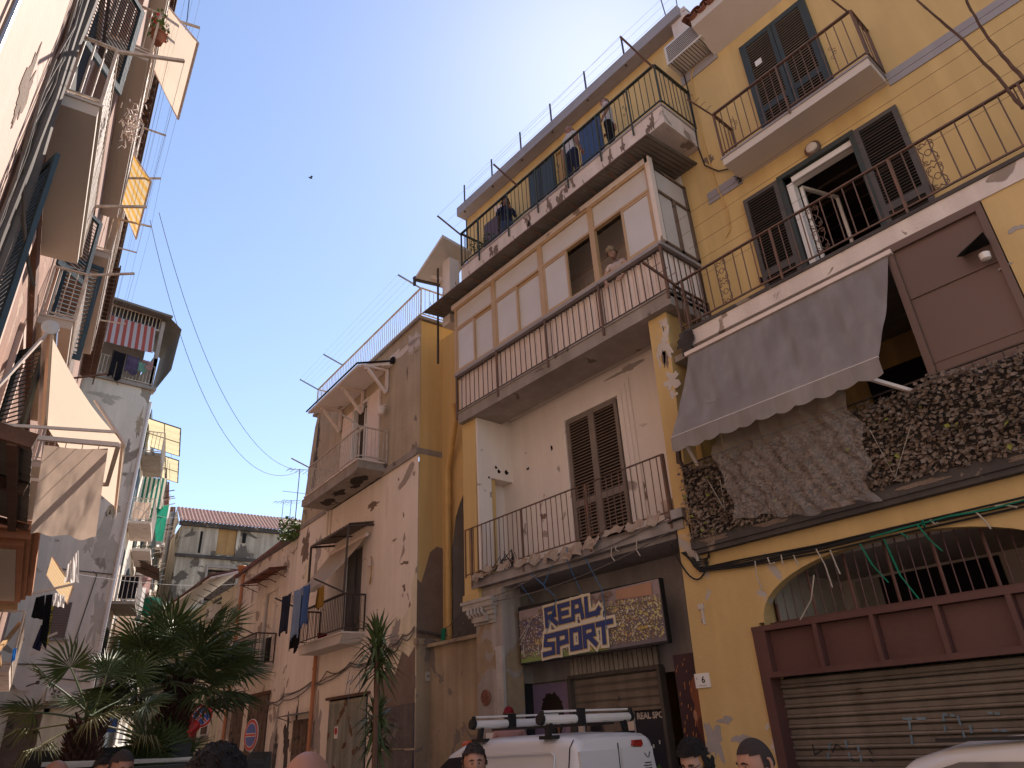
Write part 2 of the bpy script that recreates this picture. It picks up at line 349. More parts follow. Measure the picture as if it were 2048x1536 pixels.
_bp = _t.nodes.new('ShaderNodeBump'); _bp.inputs['Distance'].default_value = .03; _t.links.new(_nz.outputs[0], _bp.inputs['Height']); _t.links.new(_bp.outputs[0], _b.inputs['Normal'])

# ------------------------------------------------------------------ repeated building elements
def unit_bar(mt, r=.008, n=6):
    b = MB(); b.tube([(0, 0, 0), (0, 0, 1)], r, n); return b.mesh(mt)
def railing(parent, path, zb, zt, mt, sp=.12, r=.008, top=.04, bot=.02, posts=True, name='balcony_railing', postlen=None, bars=True, label=None):
    b = MB()
    for (p, q) in zip(path, path[1:]):
        b.bar((*p, zt), (*q, zt), top, top*.5); b.bar((*p, zb), (*q, zb), bot, bot)
    for p in path: b.bar((*p, zb-(postlen or .05)), (*p, zt), .03 if posts else .02)
    rl = b.build(name, mt, parent, label=label)
    if bars:
        me = unit_bar(mt, r)
        for (p, q) in zip(path, path[1:]):
            p = Vector(p); q = Vector(q); n = max(1, round((q-p).length/sp))
            for k in range(1, n):
                c = p+(q-p)*k/n; inst('baluster', me, rl, (c.x+random.uniform(-.003, .003), c.y, zb), (random.uniform(-.006, .006), random.uniform(-.008, .008), 0), (1, 1, zt-zb))
    return rl
def louvre(parent, pos, wd, ht, ang, fm, sm, pitch=.055, mid=True, name='shutter', th=.04, tilt=.6, label=None, st=.07, back=False):
    """a louvred leaf hinged at pos, turned by ang about the vertical"""
    b = MB(); s = st
    for x in (0, wd-s): b.box(x, x+s, -th/2, th/2, 0, ht)
    b.box(s, wd-s, -th/2, th/2, 0, s*1.3); b.box(s, wd-s, -th/2, th/2, ht-s, ht)
    spans = [(s*1.3, ht-s)]
    if mid: b.box(s, wd-s, -th/2, th/2, ht*.32, ht*.32+.12); spans = [(s*1.3, ht*.32), (ht*.32+.12, ht-s)]
    if back: b.k = 1; b.box(s*.5, wd-s*.5, .016, .019, s, ht-s*.5); b.k = 0
    o = link(bpy.data.objects.new(name, b.mesh([fm, M['black']]))); o.parent = parent; o.location = Vector(pos)-ORG[parent.name]; o.rotation_euler = (0, 0, ang)
    ORG[o.name] = Vector((0, 0, 0))
    if label: o['label'] = label
    sb = MB(); sb.box(s, wd-s, -.022, .022, -.004, .004); me = sb.mesh(sm)
    for a, c in spans:
        n = max(1, int((c-a)/pitch))
        for k in range(n): inst('slat', me, o, (0, 0, a+(k+.5)*(c-a)/n), (tilt, 0, 0))
    return o
def blotch(F, u, z, ru, rz, w, mt, parent, name='plaster_scar', seed=0, n=60, rough=.45, th=.005):
    """irregular patch of bared wall, a thin raised sheet of its own"""
    rnd = random.Random(seed); pts = []; ph = [rnd.uniform(0, 6.28) for _ in range(5)]
    for k in range(n):
        a = 2*math.pi*k/n; q = max(.15, 1+rough*(1.5*mnoise.fractal(Vector((math.cos(a)*1.1+seed*3.1, math.sin(a)*1.1, .5)), .8, 2.1, 6)+.3*math.sin(2*a+ph[0])))
        pts.append((u+ru*q*math.cos(a), z+rz*q*math.sin(a)))
    b = MB(); c = (u, w+th, z)
    for k in range(n):
        p, q = pts[k], pts[(k+1) % n]
        b.add([c, (p[0], w+th, p[1]), (q[0], w+th, q[1])], [(0, 1, 2)]); b.add([(p[0], w, p[1]), (q[0], w, q[1]), (q[0], w+th, q[1]), (p[0], w+th, p[1])], [(0, 1, 2, 3)])
    return b.build(name, mt, parent)
def polysheet(pts, w, mt, parent, name, th=.006, label=None):
    b = MB(); b.prism(pts, w, w+th); return b.build(name, mt, parent, label=label)
def sag(p, q, s, n=14):
    p = Vector(p); q = Vector(q); return [p+(q-p)*k/n+Vector((0, 0, -4*s*(k/n)*(1-k/n))) for k in range(n+1)]
def textmesh(s, mt, size, F, parent, u, w, z, thick=.004, shear=0, bold=0, rot=0, flip=True, align='CENTER', name='lettering', sx=1):
    """letters standing on plane w; text reads left to right as seen from outside, that is towards -u"""
    c = bpy.data.curves.new('t', 'FONT'); c.body = s; c.size = size; c.extrude = thick; c.shear = shear; c.offset = bold; c.align_x = align; c.align_y = 'CENTER'
    c.resolution_u = 3
    t = bpy.data.objects.new('t', c); COL.objects.link(t); dg = bpy.context.evaluated_depsgraph_get(); me = bpy.data.meshes.new_from_object(t.evaluated_get(dg))
    bpy.data.objects.remove(t); me.materials.clear(); me.materials.append(mt)
    cs, sn = math.cos(rot), math.sin(rot)
    for v in me.vertices:
        x, y, e = v.co.x*sx, v.co.y, v.co.z; x, y = x*cs-y*sn, x*sn+y*cs
        v.co = Vector((u-x, w+e, z+y))-ORG[parent.name]
    me.flip_normals() if False else None
    o = link(bpy.data.objects.new(name, me)); o.parent = parent; ORG[o.name] = ORG[parent.name].copy(); return o
# ------------------------------------------------------------------ ground
g = MB(); g.add([(-60,-40,0),(90,-40,0),(90,150,0),(-60,150,0)], [(0,1,2,3)]); struct('ground', g, M['asphalt'])
# ================================================================== YELLOW BUILDING (frame FA)
P = .95
TA = thing('apartment_building', 'large yellow plastered building with veranda, loggia and garage arch on the right', 'building', FA, (5, 0, 0))
b = MB(); b.wallholes(-3.5, 5.15, 6.9, 11.45, 0, [(2.27, 3.43, 7.25, 9.5)], .3); b.wallholes(-3.5, 4.4, 11.45, 13.4, 0, []); b.build('wall', M['yellow_clean'], TA)
b = MB(); b.wallholes(4.4, 11.75, 11.45, 14.4, 0, [(7.75, 8.25, 11.65, 13.95)], .25); b.box(-3.5, 11.7, -8, -.35, 13.4, 13.5); b.box(11.7, 11.75, -6, 0, 11.3, 14.4); b.build('wall', M['yellow_clean'], TA)
b = MB(); b.box(-3.5, 11.7, -8.2, -8, 0, 14.3); b.box(-3.7, -3.5, -8, .9, 0, 14.4); b.box(11.0, 11.2, -8, -1.2, 0, 11.5); b.build('wall', M['yellow_old'], TA)
# inner wall of the veranda floor
b = MB(); b.box(5.151, 11.0, -.05, 0, 7.9, 11.4); b.build('wall', M['white'], TA, label='white inner wall seen through the open veranda window')
b = MB(); b.box(6.3, 7.3, 0, .04, 8.0, 10.1); b.box(7.75, 8.9, 0, .04, 8.0, 10.1)
for u in (6.4, 6.86, 7.85, 8.4):
    b.box(u, u+.38, .04, .055, 8.15, 9.0); b.box(u, u+.38, .04, .055, 9.1, 9.95)
b.box(5.2, 11, 0, .06, 10.25, 10.33)
b.build('door', M['alupanel'], TA, label='white panelled door inside the veranda')
# ground and first floor front plane
b = MB()
b.prism([(5.36,7.69),(5.72,7.69),(5.80,4.2),(5.86,2.4),(5.92,0),(4.88,0),(4.98,2.8),(4.9,3.1),(5.05,4.0),(5.44,4.05),(5.50,5.1)][::-1], P-.35, P)
# wall over the arch of the garage
arc = [(4.75-(4.75-1.42)*.5*(1-math.cos(math.pi*k/24)), 2.86+.71*math.sin(math.pi*k/24)**.85) for k in range(25)]
top = 4.05
for (a, c), (d, e) in zip(arc, arc[1:]):
    b.add([(a,P,c),(d,P,e),(d,P,top),(a,P,top)], [(0,1,2,3)]); b.add([(a,P,c),(d,P,e),(d,P-.14,e),(a,P-.14,c)], [(0,1,2,3)])
b.box(4.82, 4.98, P-.35, P-.001, 0, 2.9); b.box(4.749, 5.2, P-.3, P-.0015, 2.9, 4.05); b.box(-3.5, 1.42, P-.35, P, 0, 4.05)
b.box(4.9, 5.1, P-.35, P-.002, 2.7, 4.04)
b.build('wall', M['yellow'], TA)
b = MB(); b.box(-3.5, 1.05, P-.3, P, 4.05, 6.9); b.build('wall', M['yellow'], TA)
b = MB(); b.box(5.38, 5.72, 0, P-.35, 6.9, 7.69); b.box(5.4, 5.7, 0, P-.35, 4.2, 6.9); b.build('wall', M['yellow_old'], TA)
# recessed terrace behind the leaf screen
b = MB(); b.box(1.0, 5.45, -1.3, -1.2, 4.0, 6.9); b.box(1.0, 1.05, -1.2, P-.3, 4.0, 6.9); b.box(5.38, 5.45, -1.2, 0, 4, 6.9); b.build('wall', M['yellow_old'], TA)
b = MB(); b.box(1.05, 5.38, -1.2, P-.05, 3.95, 4.05); b.box(1.05, 5.38, -1.2, P-.05, 6.8, 6.9); b.build('ceiling', M['concrete'], TA)
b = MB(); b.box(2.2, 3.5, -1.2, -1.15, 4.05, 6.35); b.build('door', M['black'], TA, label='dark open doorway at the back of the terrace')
pn = MB(); pn.box(1.06, 2.12, P-.06, P-.02, 4.1, 6.86); p0 = pn.build('sheet_panel', M['brownpan'], TA, label='tall brown sheet metal partition')
b = MB(); b.box(1.06, 1.13, P-.08, P+.03, 4.1, 6.88); b.box(2.05, 2.13, P-.08, P+.03, 4.1, 6.88); b.box(1.06, 2.13, P-.08, P+.025, 6.80, 6.90); b.box(1.13, 2.05, P-.03, P, 6.12, 6.14); b.box(1.13, 2.05, P-.03, P-.01, 5.28, 5.30)
b.build('panel_frame', M['brownpan'], TA)
# band of balcony two
b = MB(); b.box(-3.5, 5.12, 0, P+.02, 6.9, 7.14); b.build('balcony_slab', M['whitew'], TA, label='flaking white edge of the long terrace')
b = MB(); b.box(-3.5, 5.10, -.05, P+.04, 7.14, 7.19); b.box(5.0, 5.16, P-.2, P+.06, 6.78, 7.16); b.build('slab_edge', M['darkconc'], TA)
rl = railing(TA, [(5.14, 0.02), (5.14, P-.02), (-3.2, P-.02)], 7.30, 8.08, M['rail'], .155, .009, .045, .022)
b = MB()
for u in (4.98, 3.42, 1.75, .3): b.bar((u, P, 6.95), (u, P, 8.06), .028); b.bar((u, P, 6.97), (u-.02, P-.12, 6.9), .03)
b.each('post', M['rail'], TA)
def scroll(parent, uc, z0, z1, w, mt, wd=.13):
    b = MB(); h = (z1-z0)/2
    def sp(cu, cz, s, m):      # one spiral, s = side, m = vertical mirror
        pts = []
        for k in range(15):
            a = k/14*2.1*math.pi; r = .052*(1-k/17)
            pts.append((cu+s*(.055+r*math.cos(a)*-1), w, cz+m*(r*math.sin(a))))
        return pts
    for q in range(2):
        c = z0+h*(q+.5)
        for s in (-1, 1):
            b.tube(sp(uc, c+h*.34, s, 1), .006, 4); b.tube(sp(uc, c-h*.34, s, -1), .006, 4)
            b.tube([(uc+s*(.03+.075*abs(math.sin(math.pi*k/10*1.0))**.7 - .055*math.exp(-((k-5)/1.6)**2)), w, c-h*.46+h*.92*k/10) for k in range(11)], .006, 4)
        b.tube([(uc+.036*math.cos(2*math.pi*k/12), w, c+.045*math.sin(2*math.pi*k/12)) for k in range(13)], .006, 4)
    b.tube([(uc, w, z0), (uc, w, z0-.02)], .006, 4)
    return b.build('scroll_ornament', mt, parent)
for px, py in ((1448, 570), (1637, 470), (1868, 335)):
    u, z = at(FA, px, py, P); scroll(rl, u, 7.31, 8.05, P-.02, M['rail'])
# shutters and door of balcony two
DB = 7.22
louvre(TA, (4.10, .05, DB), .62, 2.32, math.pi, M['shut_grey'], M['shut_grey'], .05, True, back=True)
louvre(TA, (2.22, .05, DB), .62, 2.32, math.pi, M['shut_grey'], M['shut_grey'], .05, True, back=True)
b = MB(); b.box(2.22, 2.30, -.1, .06, DB, 9.56); b.box(3.4, 3.48, -.1, .06, DB, 9.56); b.box(2.22, 3.48, -.1, .065, 9.50, 9.58); b.build('door_frame', M['shut_green'], TA)
b = MB(); b.box(3.28, 3.38, -.16, .0, DB, 9.48); b.box(2.3, 3.38, -.16, .0, 9.38, 9.48); b.build('door_frame', M['aluwhite'], TA, label='cream inner frame of the open door')
b = MB(); b.bar((3.24, -.2, DB), (3.24, -.2, 9.35), .05); b.bar((3.0, -.9, DB), (3.0, -.9, 9.35), .05); b.bar((3.24, -.2, 9.35), (3.0, -.9, 9.35), .05); b.bar((3.24, -.2, DB+.1), (3.0, -.9, DB+.1), .07); b.build('door_leaf', M['aluwhite'], TA)
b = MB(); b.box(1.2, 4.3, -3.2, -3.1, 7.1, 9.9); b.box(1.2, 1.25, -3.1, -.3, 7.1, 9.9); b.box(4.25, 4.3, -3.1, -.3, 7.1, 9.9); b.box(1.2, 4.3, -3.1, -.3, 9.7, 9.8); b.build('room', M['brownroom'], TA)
b = MB()
for k in range(7): b.box(1.25, 4.25, -3.09, -3.07, 7.6+.3*k, 7.605+.3*k)
for k in range(6): b.box(1.25, 4.25, -.9-.4*k, -.89-.4*k, 9.68, 9.70)
b.build('board_joints', M['door_wood'], TA)
for u in (4.14, 1.58): 
    q = MB(); q.box(u-.02, u+.02, .03, .08, DB+.72, DB+.80); q.build('shutter_catch', M['black'], TA)
# upper balcony
b = MB(); b.box(1.60, 4.03, 0, .56, 9.98, 10.12); b.build('balcony_slab', M['soffit'], TA)
b = MB(); b.box(1.58, 4.05, 0, .58, 10.12, 10.15); b.build('slab_edge', M['fasc'], TA)
railing(TA, [(4.0, .01), (4.0, .56), (1.58, .56), (1.58, .01)], 10.22, 11.12, M['rail'], .135, .008, .05, .022)
b = MB(); b.bar((2.8, .585, 10.08), (2.8, .585, 11.1), .025)
for uc in (3.68, 1.98):
    for s in (-1, 1):
        b.tube([(uc+s*(.025+.022*math.cos(a*.7)), .56, 10.66+s*.06+.028*math.sin(a*.7)) for a in range(9)], .005, 4)
        b.tube([(uc+s*(.025+.022*math.cos(a*.7)), .56, 10.60-s*.06+.028*math.sin(a*.7)) for a in range(9)], .005, 4)
    b.bar((uc, .56, 10.5), (uc, .56, 10.8), .008)
b.build('railing_ornament', M['rail'], TA)
b = MB(); b.bar((4.0, .56, 11.1), (4.14, 1.05, 11.28), .022)
for k in range(4): q = Vector((4.0, .56, 11.1)).lerp(Vector((4.14, 1.05, 11.28)), .3+.23*k); b.bar(q, q+Vector((-.12, 0, .02)), .006)
b.bar((1.6, .56, 11.1), (1.72, 1.0, 11.3), .022); b.each('clothes_bracket', M['rail'], TA)
for k, uu in enumerate((3.42, 2.84)):
    louvre(TA, (uu, .045, 10.16), .57, 2.46, math.pi, M['shut_green'], M['shut_greenslat'], .055, True, back=True, label='dark green shutter leaf with bleached slats' if k == 0 else None)
b = MB(); b.box(2.24, 3.46, 0, .05, 12.62, 12.68); b.box(2.22, 2.27, 0, .07, 10.15, 12.66); b.box(3.42, 3.47, 0, .07, 10.15, 12.66); b.build('window_frame', M['shut_green'], TA)
b = MB(); u, z = at(FA, 1517, 124, .07); b.box(u-.06, u+.06, .07, .08, z-.07, z+.05); b.build('paper_note', M['signwhite'], TA)
# bands
b = MB(); b.box(4.05, 4.72, 0, .02, 9.93, 10.17); b.box(-3.5, 1.58, 0, .02, 9.93, 10.17); b.box(3.9, 4.72, 0, .02, 12.90, 13.12); b.each('string_course', M['fasc'], TA)
# eave right with soffit and tiles
b = MB(); b.slab4((3.95, 0, 13.0), (3.95, .62, 13.28), (-3.5, .62, 13.28), (-3.5, 0, 13.0), (0, 0, .22)); b.build('soffit', M['soffit'], TA)
tm = MB()
for k in range(9):
    a = math.pi*k/8
for s0 in range(8):
    a, c = math.pi*s0/8, math.pi*(s0+1)/8
    tm.add([(.1*math.cos(a), 0, .07*math.sin(a)), (.1*math.cos(c), 0, .07*math.sin(c)), (.08*math.cos(c), -.45, .055*math.sin(c)+.12), (.08*math.cos(a), -.45, .055*math.sin(a)+.12),
            (.08*math.cos(a), 0, .055*math.sin(a)), (.08*math.cos(c), 0, .055*math.sin(c))], [(0,1,2,3), (0,4,5,1)])
tme = tm.mesh(M['tile'])
for k in range(34):
    inst('roof_tile', tme, TA, (3.98-.2*k, .72, 13.5), (random.uniform(-.03, .03), random.uniform(-.05, .05), random.uniform(-.05, .05)))
    inst('roof_tile', tme, TA, (3.88-.2*k, .70, 13.51), (0, math.pi, 0), (.9, 1, .8))
b = MB(); b.slab4((4.0, .6, 13.5), (4.0, -2, 14.1), (-3.5, -2, 14.1), (-3.5, .6, 13.5), .06); b.build('roof', M['tileold'], TA)
# top floor roof slab, fascia
b = MB(); b.box(4.3, 11.75, -6, .30, 14.34, 14.62); b.build('roof_slab', M['fasc'], TA)
b = MB(); b.box(4.2, 4.55, -.4, .22, 13.9, 14.55); b.build('chimney_block', M['whitew'], TA)
# top balcony
b = MB(); b.box(4.66, 10.62, 0, 1.03, 11.22, 11.62); b.build('balcony_slab', M['whitew'], TA, label='peeling pink white slab edge of the top balcony')
b = MB(); b.box(4.64, 10.64, 0, 1.05, 11.62, 11.66); b.build('slab_edge', M['fasc'], TA)
tr = railing(TA, [(10.6, .02), (10.6, 1.03), (4.64, 1.03), (4.64, .02)], 11.74, 12.64, M['railgreen'], .125, .008, .055, .025)
b = MB()
for u in (9.9, 8.85, 7.9, 7.0, 6.1, 5.3): b.bar((u, 1.06, 11.42), (u, 1.06, 12.62), .026)
for uc in (5.42, 7.25, 8.9):
    for s in (-1, 1):
        b.tube([(uc+s*(.028+.022*math.cos(a*.7)), 1.03, 12.22+s*.06+.028*math.sin(a*.7)) for a in range(9)], .005, 4)
        b.tube([(uc+s*(.028+.022*math.cos(a*.7)), 1.03, 12.14-s*.06+.028*math.sin(a*.7)) for a in range(9)], .005, 4)
b.each('post', M['railgreen'], TA)
for a, c, mt in ((8.25, 8.72, 'shut_green'), (8.72, 9.16, 'shut_green'), (6.78, 7.42, 'shut_blue')):
    b = MB(); b.box(a+.01, c-.01, .0, .05, 11.7, 13.95); b.box(a+.06, c-.06, .05, .065, 11.9, 12.7); b.box(a+.06, c-.06, .05, .065, 12.85, 13.85); b.build('door_leaf', M[mt], TA)
b = MB(); b.box(7.76, 7.95, -.1, -.04, 11.7, 13.9); b.box(8.05, 8.24, -.1, -.04, 11.7, 13.9); b.build('door_leaf', M['ochrewood'], TA, label='varnished brown inner door')
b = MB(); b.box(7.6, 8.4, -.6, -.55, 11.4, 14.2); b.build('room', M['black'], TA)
b = MB()
for px, py in ((930, 432), (985, 367), (1043, 310), (1104, 252), (1174, 190), (1250, 120)):
    u, z = at(FA, px, py, .25); b.bar((u, .25, 14.3), (u, .25, 15.25), .03); 
b.each('roof_post', M['raildark'], TA)
b = MB()
for (a, c, mt) in (((10.6, 1.03, 12.6), (10.75, 1.62, 13.0), 0), ((8.5, 1.03, 12.6), (8.62, 1.6, 13.0), 0), ((4.66, 1.03, 12.6), (4.8, 1.7, 13.05), 0)):
    b.bar(a, c, .03)
b.each('clothes_bracket', M['rail'], TA)
b = MB()
for f in (.35, .65, 1):
    b.tube(sag((10.62+.15*f, 1.03+.59*f, 12.6+.4*f), (4.66+.14*f, 1.03+.67*f, 12.6+.45*f), .05, 8), .0025, 3)
for z in (14.75, 15.0, 15.22): b.tube([(11.3, .25, z), (4.4, .25, z)], .0025, 3)
b.build('clothes_line', M['wire'], TA)
b = MB(); b.tube([(4.6, .25, 14.6), (4.62, .27, 15.3), (4.5, .3, 15.9)], .012, 5); b.tube([(4.35, .2, 14.4), (4.3, .2, 16)], .01, 5); b.build('aerial_mast', M['raildark'], TA)
# porch roof at the left end of the top floor
b = MB(); b.slab4((11.3, .2, 12.95), (12.2, .2, 12.4), (12.2, 1.3, 12.2), (11.0, 1.3, 12.75), .08); b.build('porch_roof', M['white'], TA)
b = MB(); b.box(11.35, 11.65, .55, .85, 10.6, 12.5); b.box(11.65, 12.1, .5, .6, 12.1, 12.25); b.bar((11.6, .7, 12.0), (12.1, .9, 12.3), .1); b.build('porch_post', M['white'], TA)
b = MB(); b.bar((12.22, .2, 12.35), (12.22, 1.32, 12.15), .1, .1); b.tube([(12.22, 1.3, 12.1), (12.22, 1.3, 11.95)], .04, 8); b.tube([(11.7, .95, 12.3), (11.7, .95, 9.6)], .03, 6); b.build('gutter', M['raildark'], TA)
# veranda
b = MB(); b.box(5.16, 10.78, .3, 1.07, 7.70, 7.93); b.box(5.14, 10.80, .9, 1.09, 7.93, 7.96); b.box(5.16, 5.4, 0, .3, 7.70, 7.93); b.build('veranda_beam', M['concrete'], TA)
b = MB(); b.box(5.16, 10.78, 0, 1.04, 7.86, 7.92); b.build('floor', M['concrete'], TA)
vp = MB(); n = 34
def corr(b, u0, u1, w, z0, z1, amp=.018, pitch=.09, ax='u'):
    n = max(2, int(abs(u1-u0)/pitch*4)); 
    for k in range(n):
        a = u0+(u1-u0)*k/n; c = u0+(u1-u0)*(k+1)/n; pa, pc = amp*math.cos(k*math.pi/2), amp*math.cos((k+1)*math.pi/2)
        if ax == 'u': b.add([(a, w+pa, z0), (c, w+pc, z0), (c, w+pc, z1), (a, w+pa, z1)], [(0, 1, 2, 3)])
        else: b.add([(w+pa, a, z0), (w+pc, c, z0), (w+pc, c, z1), (w+pa, a, z1)], [(0, 1, 2, 3)])
corr(vp, 5.2, 10.8, .99, 7.97, 8.80); corr(vp, .05, 1.0, 5.2, 7.97, 8.8, ax='w'); vp.build('parapet_panel', M['alupanel'], TA)
vr = railing(TA, [(10.8, .02), (10.8, 1.06), (5.16, 1.06), (5.16, .02)], 7.99, 8.78, M['raildark'], .15, .009, .03, .025, name='veranda_railing')
b = MB()
for u in (10.8, 9.42, 7.95, 6.55, 5.16): b.box(u-.02, u+.02, 1.07, 1.10, 7.80, 8.85)
b.each('post', M['rail'], TA)
b = MB(); b.box(5.12, 10.86, .93, 1.10, 8.83, 8.90); b.box(5.12, 5.22, 0, .93, 8.83, 8.90); b.build('sill', M['fasc'], TA)
ZB, ZT, ZM = 8.90, 10.60, 10.02
us = [10.86, 9.46, 7.96, 6.55, 5.14]
def sash(parent, a, c, z0, z1, w, open_=False, th=.045):
    b = MB(); b.box(a, a-th, w-.02, w+.02, z0, z1); b.box(c, c+th, w-.02, w+.02, z0, z1); b.box(a-th, c+th, w-.02, w+.02, z0, z0+th); b.box(a-th, c+th, w-.02, w+.02, z1-th, z1)
    o = b.build('window', M['aluframe'], parent)
    if not open_:
        g = MB(); g.box(a-th, c+th, w-.004, w+.004, z0+th, z1-th); g.build('pane', M['frost'], o)
    return o
for k, (a, c) in enumerate(zip(us, us[1:])):
    b = MB(); b.box(a, a-.06, 1.0, 1.08, ZB, ZT); b.box(c, c+.06, 1.0, 1.08, ZB, ZT); b.box(a-.06, c+.06, 1.0, 1.08, ZT-.05, ZT); b.box(a-.06, c+.06, 1.0, 1.08, ZM, ZM+.05); b.box(a-.06, c+.06, 1.0, 1.08, ZB, ZB+.04)
    fr = b.build('veranda_frame', M['aluframe'], TA)
    g = MB(); g.box(a-.06, c+.06, 1.03, 1.04, ZM+.05, ZT-.05); g.build('pane', M['frost'], fr)
    m_ = (a+c)/2
    if k in (0, 1): sash(TA, a-.06, m_-.02, ZB+.04, ZM, 1.05); sash(TA, m_+.02, c+.06, ZB+.04, ZM, 1.02)
    if k == 2: sash(TA, a-.06, m_-.02, ZB+.04, ZM, 1.05)
    if k == 3: sash(TA, m_+.0, c+.06, ZB+.04, ZM, 1.05)
b = MB(); b.box(5.10, 5.18, .02, .09, ZB, ZT); b.box(5.10, 5.18, .02, .98, ZT-.05, ZT); b.box(5.10, 5.18, .02, .98, ZM, ZM+.05); b.box(5.10, 5.18, .46, .54, ZB, ZM); b.box(5.1, 5.18, .93, 1.0, ZB, ZT); b.box(5.1, 5.18, .02, .98, ZB, ZB+.05); sf = b.build('veranda_frame', M['door_wood'], TA, label='brown framed short side of the veranda')
g = MB(); g.box(5.13, 5.14, .09, .93, ZB+.05, ZT-.05); g.build('pane', M['frost'], sf)
b = MB(); b.box(5.07, 5.16, .99, 1.10, ZB, 10.72); b.build('corner_post', M['whitew'], TA)
b = MB(); b.box(5.1, 10.95, .95, 1.10, 10.60, 10.72); b.build('lintel', M['whitew'], TA)
for k in range(9):
    b = MB(); a = 11.62-k*.76; c = a-.77
    nn = 18
    for j in range(nn):
        x0 = a+(c-a)*j/nn; x1 = a+(c-a)*(j+1)/nn; h0, h1 = .008*math.cos(j*math.pi), .008*math.cos((j+1)*math.pi)
        if x1 < 4.75: continue
        b.slab4((x0, 0, 10.95+h0), (x0, 1.42, 10.78+h0), (x1, 1.42, 10.78+h1), (x1, 0, 10.95+h1), .012)
    if b.v: b.build('roof_sheet', M['corr'], TA)
b = MB()
for k in range(13): u = 11.3-k*.5; b.bar((u, 1.08, 10.73), (u-.02, 1.34, 10.73), .03, .02); b.tube([(u, 1.38, 10.80), (u, 1.44, 10.84), (u+.01, 1.43, 10.9)], .008, 4)
b.each('roof_hook', M['rail'], TA)
b = MB(); b.bar((11.65, 1.42, 10.78), (4.8, 1.42, 10.78), .02, .03); b.build('roof_edge', M['rail'], TA)
# loggia of the first floor
b = MB(); b.box(6.0-.3, 10.66, -.05, .05, 4.55, 7.86); b.build('wall', M['white'], TA, label='white back wall of the loggia')
b = MB(); b.box(10.30, 10.36, .05, P-.01, 6.45, 7.86); b.box(10.30, 10.36, .62, P-.01, 4.6, 6.45); b.box(10.6, 10.66, .05, .62, 4.6, 6.5); b.box(10.362, 10.66, .05, .62, 6.45, 6.5); b.build('wall', M['white'], TA, label='white side wall of the loggia with a niche')
b = MB(); b.box(5.66, 5.72, .05, P-.35, 4.6, 7.86); b.build('wall', M['white'], TA)
b = MB(); b.box(5.5, 10.4, .05, .92, 7.80, 7.855); b.build('ceiling', M['soffit'], TA, label='stained pale ceiling of the loggia')
b = MB(); b.prism([(10.36, 7.70), (10.80, 7.70), (10.82, 4.2), (10.42, 4.2)][::-1], P-.5, P); b.build('pillar', M['yellow_clean'], TA)
# door of the loggia
b = MB()
for k, (e, t) in enumerate(((.30, .03), (.22, .05), (.13, .07))):
    b.box(7.27-e, 7.27-e+.1, .05, .05+t, 4.6, 7.17+e); b.box(8.58+e-.1, 8.58+e, .05, .05+t, 4.6, 7.17+e); b.box(7.27-e+.1, 8.58+e-.1, .05, .05+t, 7.17+e-.1, 7.17+e)
b.build('door_surround', M['white'], TA)
for k, uu in enumerate((8.57, 7.925)): louvre(TA, (uu, .10, 4.62), .645, 2.54, math.pi, M['shut_brown'], M['shut_brownslat'], .058, True, tilt=.75, back=True)
# balcony of the loggia
b = MB(); b.box(5.66, 10.58, 0, P+.02, 4.28, 4.42); b.box(5.60, 5.80, P-.1, P+.1, 4.42, 4.55); b.build('balcony_slab', M['grey'], TA)
b = MB(); b.box(5.7, 10.5, 0, P-.02, 4.42, 4.47); b.build('floor', M['concrete'], TA)
br = railing(TA, [(10.76, P-.15), (10.76, P), (5.84, P)], 4.57, 5.44, M['rail'], .128, .008, .032, .02)
b = MB()
for u in (10.55, 9.07, 7.45, 5.86): b.box(u-.018, u+.018, P+.0, P+.03, 4.32, 5.44)
b.each('post', M['rail'], TA)
# ground floor of the shop
b = MB(); b.prism([(10.55, 4.2), (10.55, 0), (9.85, 0), (9.80, 4.2)], P-.5, P-.05); b.build('pillar', M['dirtywhite'], TA)
b = MB(); b.box(10.36, 10.86, P-.5, P+.02, 4.06, 4.2); b.build('pillar', M['yellow'], TA)
b = MB()
for k, (e, z) in enumerate(((0, 3.62), (.04, 3.68), (.10, 3.76), (.14, 3.84), (.20, 3.90), (.24, 4.0))): b.box(9.98-e*.3, 10.58+e, P-.5, P-.02+e*.55, z, z+.1 if k < 5 else 4.06)
b.box(10.12, 10.5, P-.0, P+.05, 3.66, 3.80)
for k in range(5): b.tube([(10.62-.1*k, P+.07, 3.9), (10.60-.1*k, P+.09, 3.82), (10.55-.1*k, P+.06, 3.76)], [.03, .035, .012], 6)
b.build('capital', M['stonecar'], TA)
b = MB(); b.box(5.9, 10.4, -.1, 0, 2.55, 4.3); b.box(8.95, 10.2, -.1, 0, 0, 2.55); b.box(10.08, 10.13, 0, P-.45, 0, 4.2); b.box(5.94, 5.99, -.1, P-.35, 0, 4.3); b.build('wall', M['grey'], TA)
b = MB(); b.box(5.9, 10.4, -.1, P-.1, 4.2, 4.275); b.build('ceiling', M['grey'], TA)
b = MB(); b.box(9.78, 9.96, P-.06, P+.0, 0, 3.2); b.build('pier_edge', M['stonecar'], TA)
b = MB(); corr(b, 7.12, 9.04, .06, 2.66, 3.1, .02, .1); b.build('corrugated_panel', M['shutter_metal'], TA)
b = MB(); b.box(7.10, 9.06, .02, .14, 2.60, 2.66); b.box(8.99, 9.06, .02, .16, 0, 2.6); b.box(7.08, 7.14, .02, .16, 0, 2.62); b.box(6.62, 6.66, .0, .06, 0, 2.66); b.build('shopfront_frame', M['shut_grey'], TA)
b = MB(); b.box(7.14, 8.99, 0, .02, 0, 2.2); b.build('pane', M['glassdark'], TA)
b = MB(); b.box(8.86, 8.98, .02, .06, 0, 2.2); b.box(7.78, 7.9, .02, .06, 0, 2.2); b.build('door_frame', M['alupanel'], TA)
